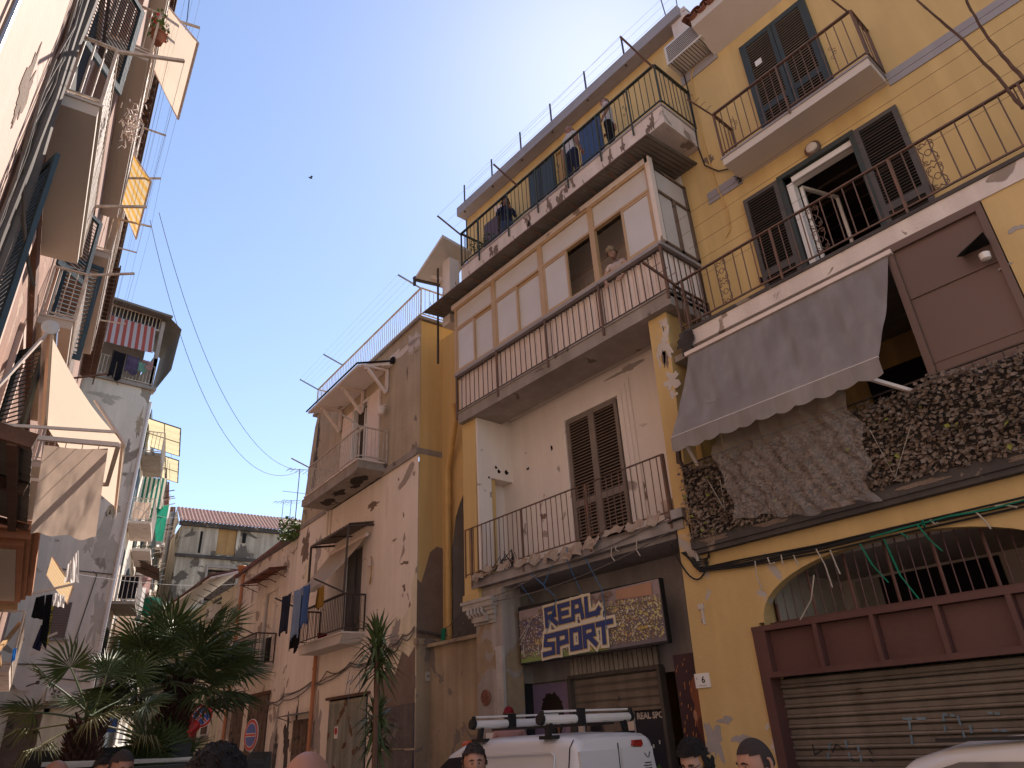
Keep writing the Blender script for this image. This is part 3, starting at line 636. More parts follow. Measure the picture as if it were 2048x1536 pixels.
sb = MB(); sb.prism([(0, 0), (.012, .03), (.012, .10), (0, .125)], 0, 1.84, axis='u'); sme = sb.mesh(M['shutter_metal'])
for k in range(4): inst('roller_slat', sme, TA, (7.145, .06, 2.10+.125*k))
b = MB(); b.box(7.145, 8.985, .05, .10, 2.06, 2.10); b.box(8.0, 8.1, .10, .115, 2.24, 2.29); b.tube([(8.1+.03*math.cos(a*.6), .12, 2.14+.03*math.sin(a*.6)) for a in range(6)], .006, 4); b.build('shutter_foot', M['shutter_metal'], TA)
# garage
b = MB(); sb = MB(); sb.tube([(0, .014, .02), (3.45, .014, .02)], .019, 8); sb.prism([(-.012, .03), (.004, .045), (.012, .09), (-.012, .105)], 0, 3.45, axis='u'); sme = sb.mesh(M['roller_big'])
for k in range(21): inst('roller_slat', sme, TA, (1.42, P-.2, .02+.107*k))
b = MB(); b.box(4.80, 4.92, P-.2, P+.03, 0, 2.86); b.box(1.32, 1.43, P-.2, P+.03, 0, 2.86); b.box(1.32, 4.92, P-.12, P+.035, 2.80, 2.86); b.box(1.43, 4.80, P-.12, P+.035, 2.28, 2.34)
for k in range(6): b.box(4.80-.66*k-.05, 4.80-.66*k, P-.1, P+.03, 2.34, 2.80)
b.build('garage_frame', M['redbrown'], TA)
for k in range(5):
    b = MB(); u0 = 4.75-.66*k; b.box(u0-.005, u0-.605, P-.09, P-.07, 2.345, 2.795); b.build('transom_panel', M['redbrown'], TA)
b = MB(); gq = MB()
for a_ in (((1805, 1437), (1862, 1437)), ((1818, 1440), (1826, 1500)), ((1885, 1428), (1915, 1432)), ((1886, 1430), (1892, 1470)), ((1915, 1432), (1935, 1490)), ((1975, 1425), (2005, 1428)), ((1985, 1460), (2020, 1462)), ((1940, 1450), (1952, 1500)), ((1660, 1485), (1655, 1525)), ((1690, 1480), (1705, 1530)), ((1715, 1490), (1725, 1530))):
    q0, q1 = [at(FA, *k_, P-.165) for k_ in a_]
    for f in range(6):
        if f % 3 == 2: continue
        s0 = Vector((q0[0], P-.163, q0[1])).lerp(Vector((q1[0], P-.163, q1[1])), f/6); s1 = Vector((q0[0], P-.163, q0[1])).lerp(Vector((q1[0], P-.163, q1[1])), (f+1)/6); b.bar(s0, s1, .022, .002, up=(0, 1, 0))
b.build('graffiti', mat('faded_blue_spray', (.22, .30, .34), .7, var=.3), TA, kind='stuff')
for a_ in (((1625, 1488), (1630, 1510)), ((1630, 1510), (1645, 1500)), ((1665, 1505), (1672, 1488)), ((1672, 1488), (1690, 1500)), ((1735, 1495), (1745, 1508)), ((1845, 1515), (1858, 1540)), ((1700, 1518), (1712, 1522)), ((1738, 1518), (1748, 1524))):
    q0, q1 = [at(FA, *k_, P-.165) for k_ in a_]; gq.bar((q0[0], P-.160, q0[1]), (q1[0], P-.160, q1[1]), .014, .002, up=(0, 1, 0))
gq.build('graffiti', M['ink'], TA, kind='stuff')
gb = MB()
gr = MB(); gr.bar((1.42, P-.25, 2.9), (4.9, P-.25, 2.9), .03); gr = gr.build('arch_grille', M['redbrown'], TA)
me = unit_bar(M['redbrown'], .008, 5)
for k in range(27):
    u = 4.68-.122*k; t = math.acos(max(-1, min(1, 1-(4.75-u)/((4.75-1.42)*.5)))); h = .71*math.sin(t)**.85
    if h > .04: inst('grille_bar', me, gr, (u, P-.25, 2.86), (0, 0, 0), (2.4 if k % 4 == 0 else 1, 1, h+.02))
b = MB(); b.box(-.3, 5.0, -1.4, -1.35, 2.2, 3.9); b.box(-.3, 5.0, -1.35, P-.45, 3.58, 3.64); b.box(-.3, 1.3, -1.35, P-.35, 2.2, 3.6); b.box(4.75, 4.8, -1.35, P-.45, 2.8, 3.6); b.build('room', M['soffit'], TA, label='pale vault behind the arched grille')
wa_ = [at(FA, *q_, -1.3) for q_ in ((1760, 1165), (2005, 1108), (2020, 1180))]
b = MB(); b.box(wa_[2][0], wa_[0][0], -1.35, -1.3, 2.6, wa_[1][1]); b.build('window', M['black'], TA)
b = MB(); b.box(wa_[0][0], wa_[0][0]+.35, -1.35, -1.31, 2.5, wa_[1][1]); b.build('window_reveal', M['scargrey'], TA)
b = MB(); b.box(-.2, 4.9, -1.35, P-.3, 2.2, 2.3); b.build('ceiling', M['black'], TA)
# recessed wall with the vaulted passage at the left
b = MB(); WR = -.15
wa = [(12.5-.75*math.sin(math.pi/2*k/10)*1.0, 6.0+1.3*(1-math.cos(math.pi/2*k/10))) for k in range(11)]
b.wallholes(11.0, 13.6, 7.9, 11.3, WR, []); b.wallholes(12.75, 13.6, 0, 7.9, WR, [])
b.wallholes(11.0, 12.75, 7.4, 7.9, WR, [])
av = [(12.75-(1.9)*(k/12), 5.6+1.8*math.sqrt(max(0, 1-(1-k/12)**2))) for k in range(13)]
for (a, c), (d, e) in zip(av, av[1:]):
    b.add([(a, WR, c), (d, WR, e), (d, WR, 7.4), (a, WR, 7.4)], [(0, 1, 2, 3)])
b.build('wall', M['yellow_clean'], TA)
b = MB()
for (a, c), (d, e) in zip(av, av[1:]): b.add([(a, WR, c), (d, WR, e), (d, WR-1.6, e), (a, WR-1.6, c)], [(0, 1, 2, 3)])
b.box(12.73, 12.79, WR-1.6, WR, 0, 5.7); b.build('vault', M['grey'], TA)
b = MB(); b.box(10.8, 13, WR-1.75, WR-1.6, 0, 8); b.build('wall', M['ochre_dirty'], TA)
b = MB(); b.box(10.86, 13.6, P-.9, P-.75, 0, 3.55); b.build('wall', M['ochre_dirty'], TA, label='stained lower wall beside the shop pillar')
b = MB(); b.box(10.6, 13.3, .0, .3, 3.55, 3.62); b.each('string_course', M['ochre_dirty'], TA)
# scars, stains as thin sheets
sc = [(1330, 690, .22, .5, 'scar', 3), (1325, 650, .1, .25, 'scar', 4), (1345, 760, .22, .17, 'scar', 5), (1318, 720, .05, .2, 'scar', 6), (1330, 720, .07, .3, 'render_brown', 7), (1346, 790, .1, .1, 'scar', 15),
      (1428, 1478, .13, .35, 'scargrey', 8), (1450, 1440, .12, .07, 'scargrey', 9), (1480, 1475, .16, .06, 'scargrey', 10), (1550, 1490, .1, .25, 'scar', 11), (1535, 1455, .05, .06, 'scar', 12), (1405, 1240, .035, .04, 'scargrey', 13),
      (2035, 455, .12, .05, 'scargrey', 14), (2015, 530, .10, .05, 'scargrey', 16)]
for px, py, ru, rz, mt, sd_ in sc:
    u, z = at(FA, px, py, P); blotch(FA, u, z, ru*.6, rz*.6, P, M[mt], TA, seed=sd_, rough=.7)
for px, py, ru, rz, mt, sd_ in ((1055, 938, .03, .03, 'black', 1), (1103, 896, .03, .04, 'black', 2), (1050, 1060, .05, .12, 'scargrey', 3), (1085, 1035, .06, .1, 'render_brown', 4), (1287, 980, .05, .12, 'render_brown', 5), (1250, 740, .3, .05, 'scargrey', 9)):
    u, z = at(FA, px, py, .05); blotch(FA, u, z, ru, rz, .05, M[mt], TA, seed=sd_, name='wall_damage', rough=.7)
for px, py, s in ((992, 935, .04), (998, 943, .05), (1013, 945, .06), (978, 955, .03)):
    w_, z = atu(FA, px, py, 10.30); b = MB(); b.add([(10.296, w_-s, z), (10.296, w_+s*.3, z+s), (10.296, w_+s, z), (10.296, w_+s*.4, z-s), (10.296, w_-s*.3, z-s*.7)], [(0, 1, 2, 3, 4)]); b.each('wall_damage', M['black'], TA)
for k in range(12):
    u = random.uniform(5, 10.3); z = 11.25; blotch(FA, [9.35, 9.5, 8.3, 8.2, 7.6, 7.3, 7.1, 6.9, 5.9, 5.6, 5.0, 4.9][k], 11.4+random.uniform(-.06, .1), .05, .13, 1.03, M['render_brown'], TA, seed=50+k, rough=.9)
blotch(FA, 5.05, 6.98, .16, .12, P+.06, M['grime'], TA, seed=77)
blotch(FA, 4.55, 10.85, .09, .07, 0, M['render_brown'], TA, seed=78, name='wall_damage')
# ================================================================== PINK AND OCHRE BUILDING (frame FB)
TB = thing('apartment_building', 'pink building with a tan rendered top storey, yellow side wall and roof terrace', 'building', FB, (3, 0, 0))
b = MB(); b.wallholes(0, 7.75, 0, 7.93, 0, [(2.9, 3.95, 4.25, 6.4)], .25); b.build('wall', M['pink'], TB)
b = MB(); b.wallholes(0, 7.0, 8.08, 11.74, -.02, [(2.95, 4.0, 8.25, 10.65)], .25); b.prism([(7.0, 11.74), (7.0, 8.0), (7.75, 8.0), (7.2, 11.3)], -.3, -.02); b.build('wall', M['tan'], TB)
b = MB(); b.box(0, 5.4, -.02, .05, 7.93, 8.10); b.box(5.4, 7.6, -.02, .03, 7.93, 8.06); b.each('string_course', M['concrete'], TB)
b = MB(); b.box(0, .02, -1.6, -.03, 4.9, 11.7); b.box(-.001, .02, -1.6, 0, 3.65, 4.9); b.build('wall', M['yellow_clean'], TB, label='yellow end wall')
b = MB(); b.box(-.005, .05, -1.6, .06, 7.94, 8.09); b.each('string_course', M['concrete'], TB)
b = MB(); b.box(-.03, .05, -1.6, .0, 0, 3.62); b.build('wall', M['ochre_dirty'], TB)
b = MB(); b.box(-.05, .05, -1.6, .04, 3.62, 3.74); b.each('string_course', M['ochre_dirty'], TB)
b = MB(); b.box(-.06, 7.3, -5, .06, 11.74, 11.82); b.build('roof_edge', M['concrete'], TB)
b = MB(); b.box(.05, 7.2, -6, -.3, 11.0, 11.3); b.box(7.6, 7.75, -6, -.3, 0, 11); b.build('roof', M['concrete'], TB)
# brown bare render at the corner: on the end wall and the front
def endpoly(pts, mt, name):      # polygon on the end wall, (w,z)
    b = MB(); b.prism(pts, -.012, -.0015, axis='u'); return b.build(name, M[mt], TB)
endpoly([(0, 3.74), (0, 4.98), (-.10, 4.9), (-.2, 5.2), (-.32, 5.6), (-.5, 5.75), (-.7, 5.7), (-.85, 5.45), (-.9, 3.74)], 'render_brown', 'bare_render')
polysheet([(0, 3.0), (0, 5.4), (.12, 5.1), (.25, 4.9), (.2, 4.5), (.6, 4.25), (1.0, 4.35), (1.2, 4.0), (1.3, 3.5), (1.0, 3.2), (1.3, 2.6), (.7, 2.55), (0, 2.5)], .0, M['cream'], TB, 'worn_plaster', .008)
polysheet([(0.02, 2.5), (.02, 3.6), (.3, 3.4), (.6, 3.55), (.9, 3.1), (1.3, 3.3), (1.7, 3.0), (1.9, 2.5)], .008, M['render_brown'], TB, 'bare_render', .008)
blotch(FB, .95, 3.9, .25, .35, .008, M['scargrey'], TB, seed=3)
for k, (u, z, ru, rz, mt) in enumerate(((2.4, 7.3, .3, .10, 'render_brown'), (1.1, 6.1, .10, .03, 'render_brown'), (.55, 5.45, .14, .04, 'render_brown'), (.6, 4.9, .05, .05, 'render_brown'), (1.0, 7.6, .03, .04, 'render_brown'), (.7, 6.6, .03, .05, 'render_brown'), (1.6, 7.2, .06, .25, 'pinkold'), (.25, 3.9, .2, .5, 'render_brown'),
        (1.35, 11.3, .7, .10, 'pinkold'), (.4, 11.2, .3, .35, 'scar'), (.7, 10.4, .04, .15, 'render_brown'), (6.9, 9.8, .2, 1.1, 'darkconc'), (6.0, 6.9, .18, .5, 'scargrey'), (6.7, 6.4, .3, .4, 'cream'), (7.1, 7.4, .3, .4, 'render_brown'), (6.6, 2.2, .12, .7, 'darkconc'), (7.2, 2.0, .2, .5, 'darkconc'), (5.1, 2.0, .15, .6, 'scargrey'))):
    blotch(FB, u, z, ru, rz, .0 if z < 7.9 else -.02, M[mt], TB, seed=100+k, rough=.8)
# stone blocks of the base
for j in range(3):
    z1 = 2.5-.84*j; z0 = z1-.82
    for i in range(3):
        u0 = .03+(.62*i)-(.2 if j % 2 else 0); u0 = max(u0, .02); u1 = min(u0+.6+.03*((i+j) % 2), 1.78)
        if u1-u0 < .15: continue
        q = MB(); o_ = random.uniform(.03, .055); q.box(u0, u1, 0, o_, max(z0, 0), z1-random.uniform(0, .02)); q.build('stone_block', M['stone'], TB)
# roof terrace railing
railing(TB, [(-.02, -1.4), (-.02, .0), (7.15, .0), (7.15, -.9)], 11.90, 12.72, M['railwhite'], .125, .009, .05, .025, postlen=.15)
b = MB(); pp = []
for u in (0, 5.1, 7.15):
    q = Vector((u+.15, .62, 13.02)); b.bar((u, 0, 12.72), q, .035); pp.append((Vector((u, 0, 12.72)), q))
b.each('clothes_bracket', M['steel'], TB)
b = MB()
for f in (.4, .6, .8, 1):
    b.tube([pp[0][0].lerp(pp[0][1], f), pp[1][0].lerp(pp[1][1], f), pp[2][0].lerp(pp[2][1], f)], .0025, 3)
b.build('clothes_line', M['wire'], TB)
# canopy over the upper door
b = MB(); b.slab4((1.50, 0, 11.13), (2.05, .80, 11.10), (5.6, .82, 11.08), (5.0, 0, 11.1), .07); b.build('canopy', M['white'], TB)
b = MB(); b.bar((1.45, 0, 11.16), (2.02, .84, 11.12), .03, .05); b.bar((2.02, .84, 11.12), (5.65, .86, 11.09), .03, .04); b.box(1.4, 1.55, 0, .08, 11.08, 11.25); b.build('canopy_edge', M['black'], TB)
for u in (1.75, 3.3, 4.85):
    b = MB(); b.box(u, u+.09, 0, .07, 10.35, 11.02); b.bar((u+.045, .05, 10.3), (u+.1, .62, 10.98), .07); b.bar((u+.045, .03, 11.0), (u+.1, .78, 11.0), .08, .06); b.tube([(u+.1, .66, 10.99), (u+.1, .66, 10.9)], .04, 8); b.build('canopy_bracket', M['alupanel'], TB)
# upper balcony
b = MB(); b.prism([(1.68, 8.2), (5.5, 8.2), (5.5, 8.0), (5.1, 7.93), (1.9, 7.93), (1.68, 8.0)], 0, .80); b.build('balcony_slab', M['concrete'], TB)
b = MB(); b.box(1.66, 5.3, 0, .83, 8.2, 8.24); b.build('slab_edge', M['whitew'], TB)
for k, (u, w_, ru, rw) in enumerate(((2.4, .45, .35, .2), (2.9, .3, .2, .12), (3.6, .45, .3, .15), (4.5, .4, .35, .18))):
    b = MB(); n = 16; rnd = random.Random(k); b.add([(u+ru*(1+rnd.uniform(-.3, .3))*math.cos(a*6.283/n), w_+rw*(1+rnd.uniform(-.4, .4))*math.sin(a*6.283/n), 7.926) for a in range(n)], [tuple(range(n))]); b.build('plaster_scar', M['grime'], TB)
railing(TB, [(1.68, .02), (1.68, .80), (5.2, .78), (5.2, .02)], 8.32, 9.12, M['railwhite'], .11, .009, .045, .025)
b = MB(); b.bar((1.7, .8, 9.12), (1.72, 1.3, 9.35), .03); b.bar((5.2, .78, 9.12), (5.3, 1.3, 9.35), .03); b.each('clothes_bracket', M['railwhite'], TB)
b = MB(); b.box(2.98, 3.98, -.18, -.12, 8.25, 10.6); b.build('room', M['brownroom'], TB)
b = MB(); b.box(3.92, 4.0, -.15, .03, 8.25, 10.66); b.box(2.94, 3.0, -.15, .03, 8.25, 10.66); b.box(2.94, 4.0, -.15, .03, 10.6, 10.68); b.box(3.3, 3.36, -.12, -.06, 8.25, 10.5); b.box(3.0, 3.9, -.12, -.06, 9.9, 9.96); b.build('door_frame', M['aluwhite'], TB)
b = MB(); b.box(2.22, 2.92, -.015, .03, 8.25, 10.66); b.box(2.3, 2.84, .03, .035, 9.5, 9.6); b.build('shutter', M['alupanel'], TB, label='open white shutter leaf right of the upper door')
b = MB(); b.box(4.04, 4.72, -.015, .03, 8.25, 10.66); b.build('shutter', M['alupanel'], TB)
for k in range(12):
    q = MB(); q.box(4.1, 4.66, .03, .042, 8.4+.18*k, 8.46+.18*k); q.build('slat', M['alupanel'], TB)
b = MB(); b.lathe((1.82, .16, 9.75), [(.02, -.12), (.09, -.1), (.12, .06), (.13, .1), (.10, .12), (.03, .13)], 10); b.bar((1.82, .02, 9.98), (1.82, .16, 9.9), .02); b.build('wall_lamp', M['alupanel'], TB)
# lower door with sheet canopy, awning and balcony
n = 26; b = MB()
for k in range(n):
    x0, x1 = 2.28+2.5*k/n, 2.28+2.5*(k+1)/n; h0, h1 = .012*(-1)**k, .012*(-1)**(k+1)
    b.slab4((x0, 0, 6.86+h0), (x0+.05, .66, 6.74+h0), (x1+.05, .66, 6.74+h1), (x1, 0, 6.86+h1), .01)
b.build('canopy', M['corr'], TB)
b = MB(); b.bar((2.3, 0, 6.78), (2.36, .68, 6.68), .05); b.bar((4.75, 0, 6.78), (4.82, .68, 6.68), .05); b.bar((2.36, .66, 6.69), (4.82, .66, 6.69), .05); b.bar((3.6, 0, 6.78), (3.6, .66, 6.68), .03)
b.bar((2.36, .66, 6.7), (2.60, .58, 5.1), .05); b.bar((4.82, .66, 6.7), (4.9, .62, 5.7), .05); b.build('canopy_frame', M['raildark'], TB)
b = MB(); b.box(2.93, 3.93, -.12, -.06, 4.3, 6.38); b.box(3.4, 3.44, -.06, -.03, 4.3, 6.38); b.box(3.0, 3.36, -.06, -.045, 4.5, 5.2); b.box(3.5, 3.88, -.06, -.045, 4.5, 5.2); b.build('door', M['shut_grey'], TB)
b = MB(); b.prism([(2.57, 4.16), (5.45, 4.16), (5.35, 3.95), (2.75, 3.95)], 0, .56); b.build('balcony_slab', M['soffit'], TB)
b = MB(); b.box(2.54, 5.48, 0, .60, 4.16, 4.20); b.build('slab_edge', M['whitew'], TB)
railing(TB, [(2.58, .02), (2.58, .56), (5.42, .56), (5.42, .02)], 4.28, 5.08, M['raildark'], .105, .008, .07, .025)
b = MB(); a1 = Vector((2.6, .56, 5.1)); a2 = Vector((5.35, .56, 5.1)); c1 = a1+Vector((.12, .75, .3)); c2 = a2+Vector((.12, .75, .3)); b.bar(a1, c1, .035); b.bar(a2, c2, .035); b.each('clothes_bracket', M['raildark'], TB)
LB = [(a1.lerp(c1, f), a2.lerp(c2, f)) for f in (.35, .6, .9)]
b = MB()
for p, q in LB: b.tube([p, q], .003, 3)
b.build('clothes_line', M['wire'], TB)
# garage door, small door, pipes
def woodpanels(parent, u0, u1, z0, z1, w, mt, n, name):
    for k in range(n):
        q = MB(); a = u0+(u1-u0)*k/n; c = u0+(u1-u0)*(k+1)/n; q.box(a+.006, c-.006, w, w+.03+random.uniform(0, .012), z0, z1-random.uniform(0, .015)); q.build('plank', M[mt], parent)
gd = MB(); gd.box(2.24, 4.38, -.06, .01, 0, 2.80); gd.build('garage_door', M['black'], TB)
for a, c in ((2.28, 3.28), (3.32, 4.34)):
    q = MB(); q.box(a, c, .01, .045, 0, 2.76); n = 16
    for k in range(n): x = a+(c-a)*k/n; q.box(x+.02, x+.04, .045, .055, .05, 2.7)
    q.build('door_leaf', M['door_green'], TB)
b = MB(); b.box(2.1, 4.5, 0, .09, 2.8, 2.86); b.build('lintel', M['woodbeam'], TB)
b = MB(); b.box(5.72, 6.82, -.06, .015, 0, 2.45); b.build('door', M['door_wood'], TB)
for a in (5.78, 6.3):
    for z in (1.2, 1.85): q = MB(); q.box(a, a+.46, .015, .03, z, z+.55); q.build('door_panel', M['door_wood'], TB)
b = MB(); b.slab4((5.6, 0, 2.62), (5.6, .4, 2.55), (7.1, .4, 2.55), (7.1, 0, 2.62), .02); b.bar((7.0, 0, 2.4), (7.0, .38, 2.53), .02); b.build('canopy', M['corr'], TB)
b = MB(); b.tube([(5.38, .08, 3.96), (5.38, .09, 0)], .055, 10)
for z in (3.6, 2.3, 1.5): b.tube([(5.38, .085, z), (5.38, .085, z+.06)], .066, 10)
b.build('downpipe', M['pipeo'], TB)
b = MB(); b.tube([(5.3, .06, 7.9), (5.3, .06, 6.8)], .055, 8); b.tube([(5.15, .05, 7.9), (5.15, .05, 6.7)], .03, 8); b.build('downpipe', M['pink'], TB)
b = MB(); b.tube([(-.06, -.75, 10.2), (-.06, -.72, 3.7)], .035, 8); b.tube([(-.06, -.75, 10.2), (-.35, -.9, 10.25), (-.5, -1.0, 10.6)], .035, 8); b.build('downpipe', M['pipey'], TB)
# fall pipe of the yellow building
b = MB(); b.tube([(12.05, .25, 8.9), (12.2, .1, 8.6), (12.62, -.02, 7.75), (12.72, -.03, 7.5), (12.72, -.03, 0)], .075, 12)
for z in (6.6, 5.2, 4.5, 3.3): b.tube([(12.72, -.03, z), (12.72, -.03, z+.07)], .088, 12)
b.build('downpipe', M['pipey'], TA, smooth=False)
# cable bundles on the pink wall
b = MB()
for k, dz in enumerate((0, .03, -.05)):
    pts = [(0.0, .05, 3.95+dz), (.5, .06, 3.85+dz), (1.1, .05, 3.7+dz*2), (1.9, .06, 3.5-dz), (3.2, .05, 3.55+dz), (4.6, .06, 3.35-dz*3), (5.6, .06, 3.3+dz), (7.6, .06, 3.1+dz*2), (8.6, .05, 3.0), (9.2, .05, 3.15)]
    P2 = []
    for a, c in zip(pts, pts[1:]): P2 += sag(a, c, .05+.03*k, 5)[:-1]
    b.tube(P2+[pts[-1]], .014, 5)
b.tube([(-.06, 0, 3.9), (-.05, -.4, 3.85), (-.08, -.8, 3.8)], .03, 5)
solo('cable_bundle', b, M['cableg'], 'sagging grey cable bundle along the pink wall above the green garage door', 'cables', FB, (3, 0, 3.5))

# ================================================================== LOWER PINK HOUSE (same street line)
TC = thing('terrace_house', 'low pale pink house with a red coping and a closed pink roller blind', 'house', FB, (10.5, 0, 0))
b = MB(); b.wallholes(7.75, 14.0, 0, 7.7, 0, [(9.28, 10.28, 4.2, 6.4)], .2); b.build('wall', M['pinkold'], TC)
b = MB(); b.slab4((7.75, .12, 7.98), (14.1, .12, 7.72), (14.1, -1.6, 8.3), (7.75, -1.6, 8.6), .12); b.build('roof', M['tileold'], TC)
b = MB(); b.box(7.76, 14.1, -3, -.15, 7.55, 7.7); b.build('roof_slab', M['concrete'], TC)
for k in range(22): q = MB(); q.box(9.28, 10.28, -.1, -.075, 5.02+.063*k, 5.02+.063*k+.055); q.build('blind_slat', M['pinkold'], TC)
b = MB(); b.box(9.28, 10.28, -.15, -.12, 4.2, 5.0); b.build('room', M['black'], TC)
b = MB(); b.box(9.20, 9.28, -.1, .03, 4.2, 6.45); b.box(10.28, 10.36, -.1, .03, 4.2, 6.45); b.build('window_frame', M['soffit'], TC)
b = MB(); n = 30
for k in range(n):
    x0, x1 = 8.55+2.9*k/n, 8.55+2.9*(k+1)/n; h0, h1 = .015*(-1)**k, .015*(-1)**(k+1)
    b.slab4((x0, 0, 6.98+h0), (x0-.1, .62, 6.86+h0), (x1-.1, .62, 6.86+h1), (x1, 0, 6.98+h1), .01)
b.build('canopy', M['tile'], TC)
b = MB()
for u in (8.6, 9.5, 10.4, 11.4): b.bar((u, 0, 6.90), (u-.1, .62, 6.82), .03); b.bar((u, 0, 6.65), (u-.1, .55, 6.82), .02)
b.bar((8.45, .62, 6.82), (11.4, .62, 6.82), .03); b.build('canopy_frame', M['redbrown'], TC)
b = MB(); b.prism([(8.9, 4.08), (11.3, 4.08), (11.2, 3.88), (9.05, 3.88)], 0, .64); b.build('balcony_slab', M['soffit'], TC)
railing(TC, [(8.95, .02), (8.95, .62), (11.25, .62), (11.25, .02)], 4.16, 4.98, M['raildark'], .11, .008, .07, .025)
b = MB()
for k in range(34): b.bar((9.9+.04*k, .66, 4.12), (9.9+.04*k, .66, 4.86), .014)
b.box(9.9, 11.25, .65, .67, 4.84, 4.9); b.build('reed_screen', M['raildark'], TC)
b = MB(); b.bar((9.2, .62, 4.98), (9.4, 1.3, 5.3), .035); b.bar((11.2, .62, 4.98), (11.4, 1.3, 5.3), .035); b.each('clothes_bracket', M['raildark'], TC)
b = MB(); b.tube([(13.1, .07, 7.6), (13.1, .07, 0)], .055, 8); b.build('downpipe', M['pipeo'], TC)
b = MB(); b.box(9.0, 10.9, -.05, 0, 0, 3.3); b.build('garage_door', M['black'], TC)
woodpanels(TC, 9.05, 10.85, 0, 3.25, .0, 'door_wood', 12, 'plank')
b = MB(); b.box(8.9, 11.0, 0, .07, 3.25, 3.35); b.build('lintel', M['woodbeam'], TC)
woodpanels(TC, 11.4, 12.6, 0, 3.3, .0, 'door_wood', 8, 'plank')
for k, (u, z, ru, rz, mt) in enumerate(((8.3, 2.0, .3, .5, 'scargrey'), (8.6, 6.0, .12, .4, 'cream'), (12.2, 5.8, .3, .6, 'cream'), (11.9, 6.7, .1, .25, 'scargrey'), (8.1, 1.2, .2, .8, 'darkconc'), (12.9, 2.8, .3, .6, 'scargrey'))):
    blotch(FB, u, z, ru, rz, .0, M[mt], TC, seed=140+k, rough=.8)
# ================================================================== YELLOW GABLED HOUSE
TD = thing('terrace_house', 'small yellow house with white eaves behind the big palm', 'house', FB, (19, 0, 0))
b = MB(); b.wallholes(14.0, 26, 0, 7.4, .0, [(15.9, 17.0, 4.6, 7.2)], .2); b.build('wall', M['cream'], TD)
b = MB(); b.slab4((14.0, .05, 7.9), (14.0, 1.0, 7.6), (26, 1.5, 7.1), (26, .0, 7.5), .08); b.build('soffit', M['white'], TD)
b = MB(); b.slab4((14.0, 0, 7.98), (14.0, 1.05, 7.68), (26, 1.55, 7.18), (26, 0, 7.6), .06); b.build('roof', M['tileold'], TD)
b = MB(); b.box(15.95, 16.95, -.12, -.06, 4.65, 7.15); b.box(15.9, 17.0, .0, .05, 7.15, 7.25); b.build('shutter', M['shut_grey'], TD)
b = MB(); n = 26
for k in range(n):
    x0, x1 = 14.9+3.4*k/n, 14.9+3.4*(k+1)/n; h0, h1 = .015*(-1)**k, .015*(-1)**(k+1)
    b.slab4((x0, 0, 7.9+h0), (x0, 1.1, 7.55+h0), (x1, 1.1, 7.55+h1), (x1, 0, 7.9+h1), .01)
b.build('canopy', M['plasticy'], TD)
b = MB()
for u in (15, 16, 17.2, 18.2): b.bar((u, 0, 7.82), (u, 1.1, 7.50), .035); b.bar((u, 0, 7.3), (u, .8, 7.55), .02)
b.bar((14.9, 1.1, 7.5), (18.3, 1.1, 7.5), .03); b.build('canopy_frame', M['raildark'], TD)
b = MB(); b.box(15.3, 16.2, 0, .04, 2.3, 4.0); b.build('window_frame', M['aluwhite'], TD)
b = MB(); b.box(15.36, 16.14, .04, .06, 2.36, 3.94); b.build('shutter', M['door_wood'], TD)
b = MB(); b.box(15.2, 16.3, 0, .16, 2.2, 2.3); b.build('sill', M['concrete'], TD)
b = MB(); b.box(16.9, 18.2, 0, .03, 0, 3.3); b.build('door', M['shut_grey'], TD)
# ================================================================== TILED HOUSE AT THE END
TK = thing('tiled_house', 'sooty old house with a red tiled roof closing the street', 'house', FK, (-14, 0, 0))
def K(px, py, w=0): return at(FK, px, py, w)
ka, kb = -11.3, -24.0
b = MB(); b.wallholes(kb, ka-.2, 0, 13.95, 0, [(-14.72, -13.62, 12.3, 13.86), (-14.95, -13.35, 9.6, 11.4)], .25); b.box(ka-.25, ka-.2, -7, 0, 0, 13.9); b.build('wall', M['olddark'], TK)
b = MB(); b.box(kb, ka-.05, 0, .22, 13.85, 14.1); b.box(kb, ka-.1, .0, .12, 12.0, 12.18); b.build('cornice', M['darkconc'], TK)
b = MB(); n = 60
for k in range(n):
    x0, x1 = ka-.05+(kb-ka)*k/n, ka-.05+(kb-ka)*(k+1)/n; h = .06
    b.slab4((x0, .3, 14.1), (x0, -2.3, 15.6), ((x0+x1)/2, -2.3, 15.6+h), ((x0+x1)/2, .3, 14.1+h), .05); b.slab4(((x0+x1)/2, .3, 14.1+h), ((x0+x1)/2, -2.3, 15.6+h), (x1, -2.3, 15.6), (x1, .3, 14.1), .05)
b.build('roof_tiles', M['tileold'], TK, kind='stuff')
b = MB(); b.add([(ka-.05, 0, 14.0), (ka-.05, -2.3, 15.55), (ka-.05, -4.5, 14.0)], [(0, 1, 2)]); b.build('gable', M['olddark'], TK)
for i in range(2): q = MB(); q.box(-14.70+.54*i, -14.70+.53*(i+1), -.14, -.1, 12.32, 13.84); q.build('shutter', M['ochrewood'], TK)
for k in range(16): q = MB(); q.box(-14.9, -13.4, -.14, -.11, 9.7+.1*k, 9.78+.1*k); q.build('blind_slat', M['door_wood'], TK)
b = MB(); b.box(-15, -13.3, -.4, -.3, 9.4, 14); b.build('room', M['black'], TK)
b = MB(); b.box(-15.25, -15.05, 0, .1, 13.1, 13.7); b.box(-12.75, -12.62, -.01, .02, 12.3, 13.6); b.each('wall_slot', M['black'], TK)
b = MB(); b.box(-15.4, -12.9, 0, .1, 9.3, 11.95); b.box(-14.95, -13.35, .0, .12, 11.4, 11.5); bb = MB(); bb.box(-15.1, -14.97, 0, .08, 9.4, 11.6); bb.box(-13.33, -13.2, 0, .08, 9.4, 11.6); bb.box(-15.1, -13.2, 0, .09, 11.5, 11.62); bb.build('window_surround', M['scargrey'], TK)
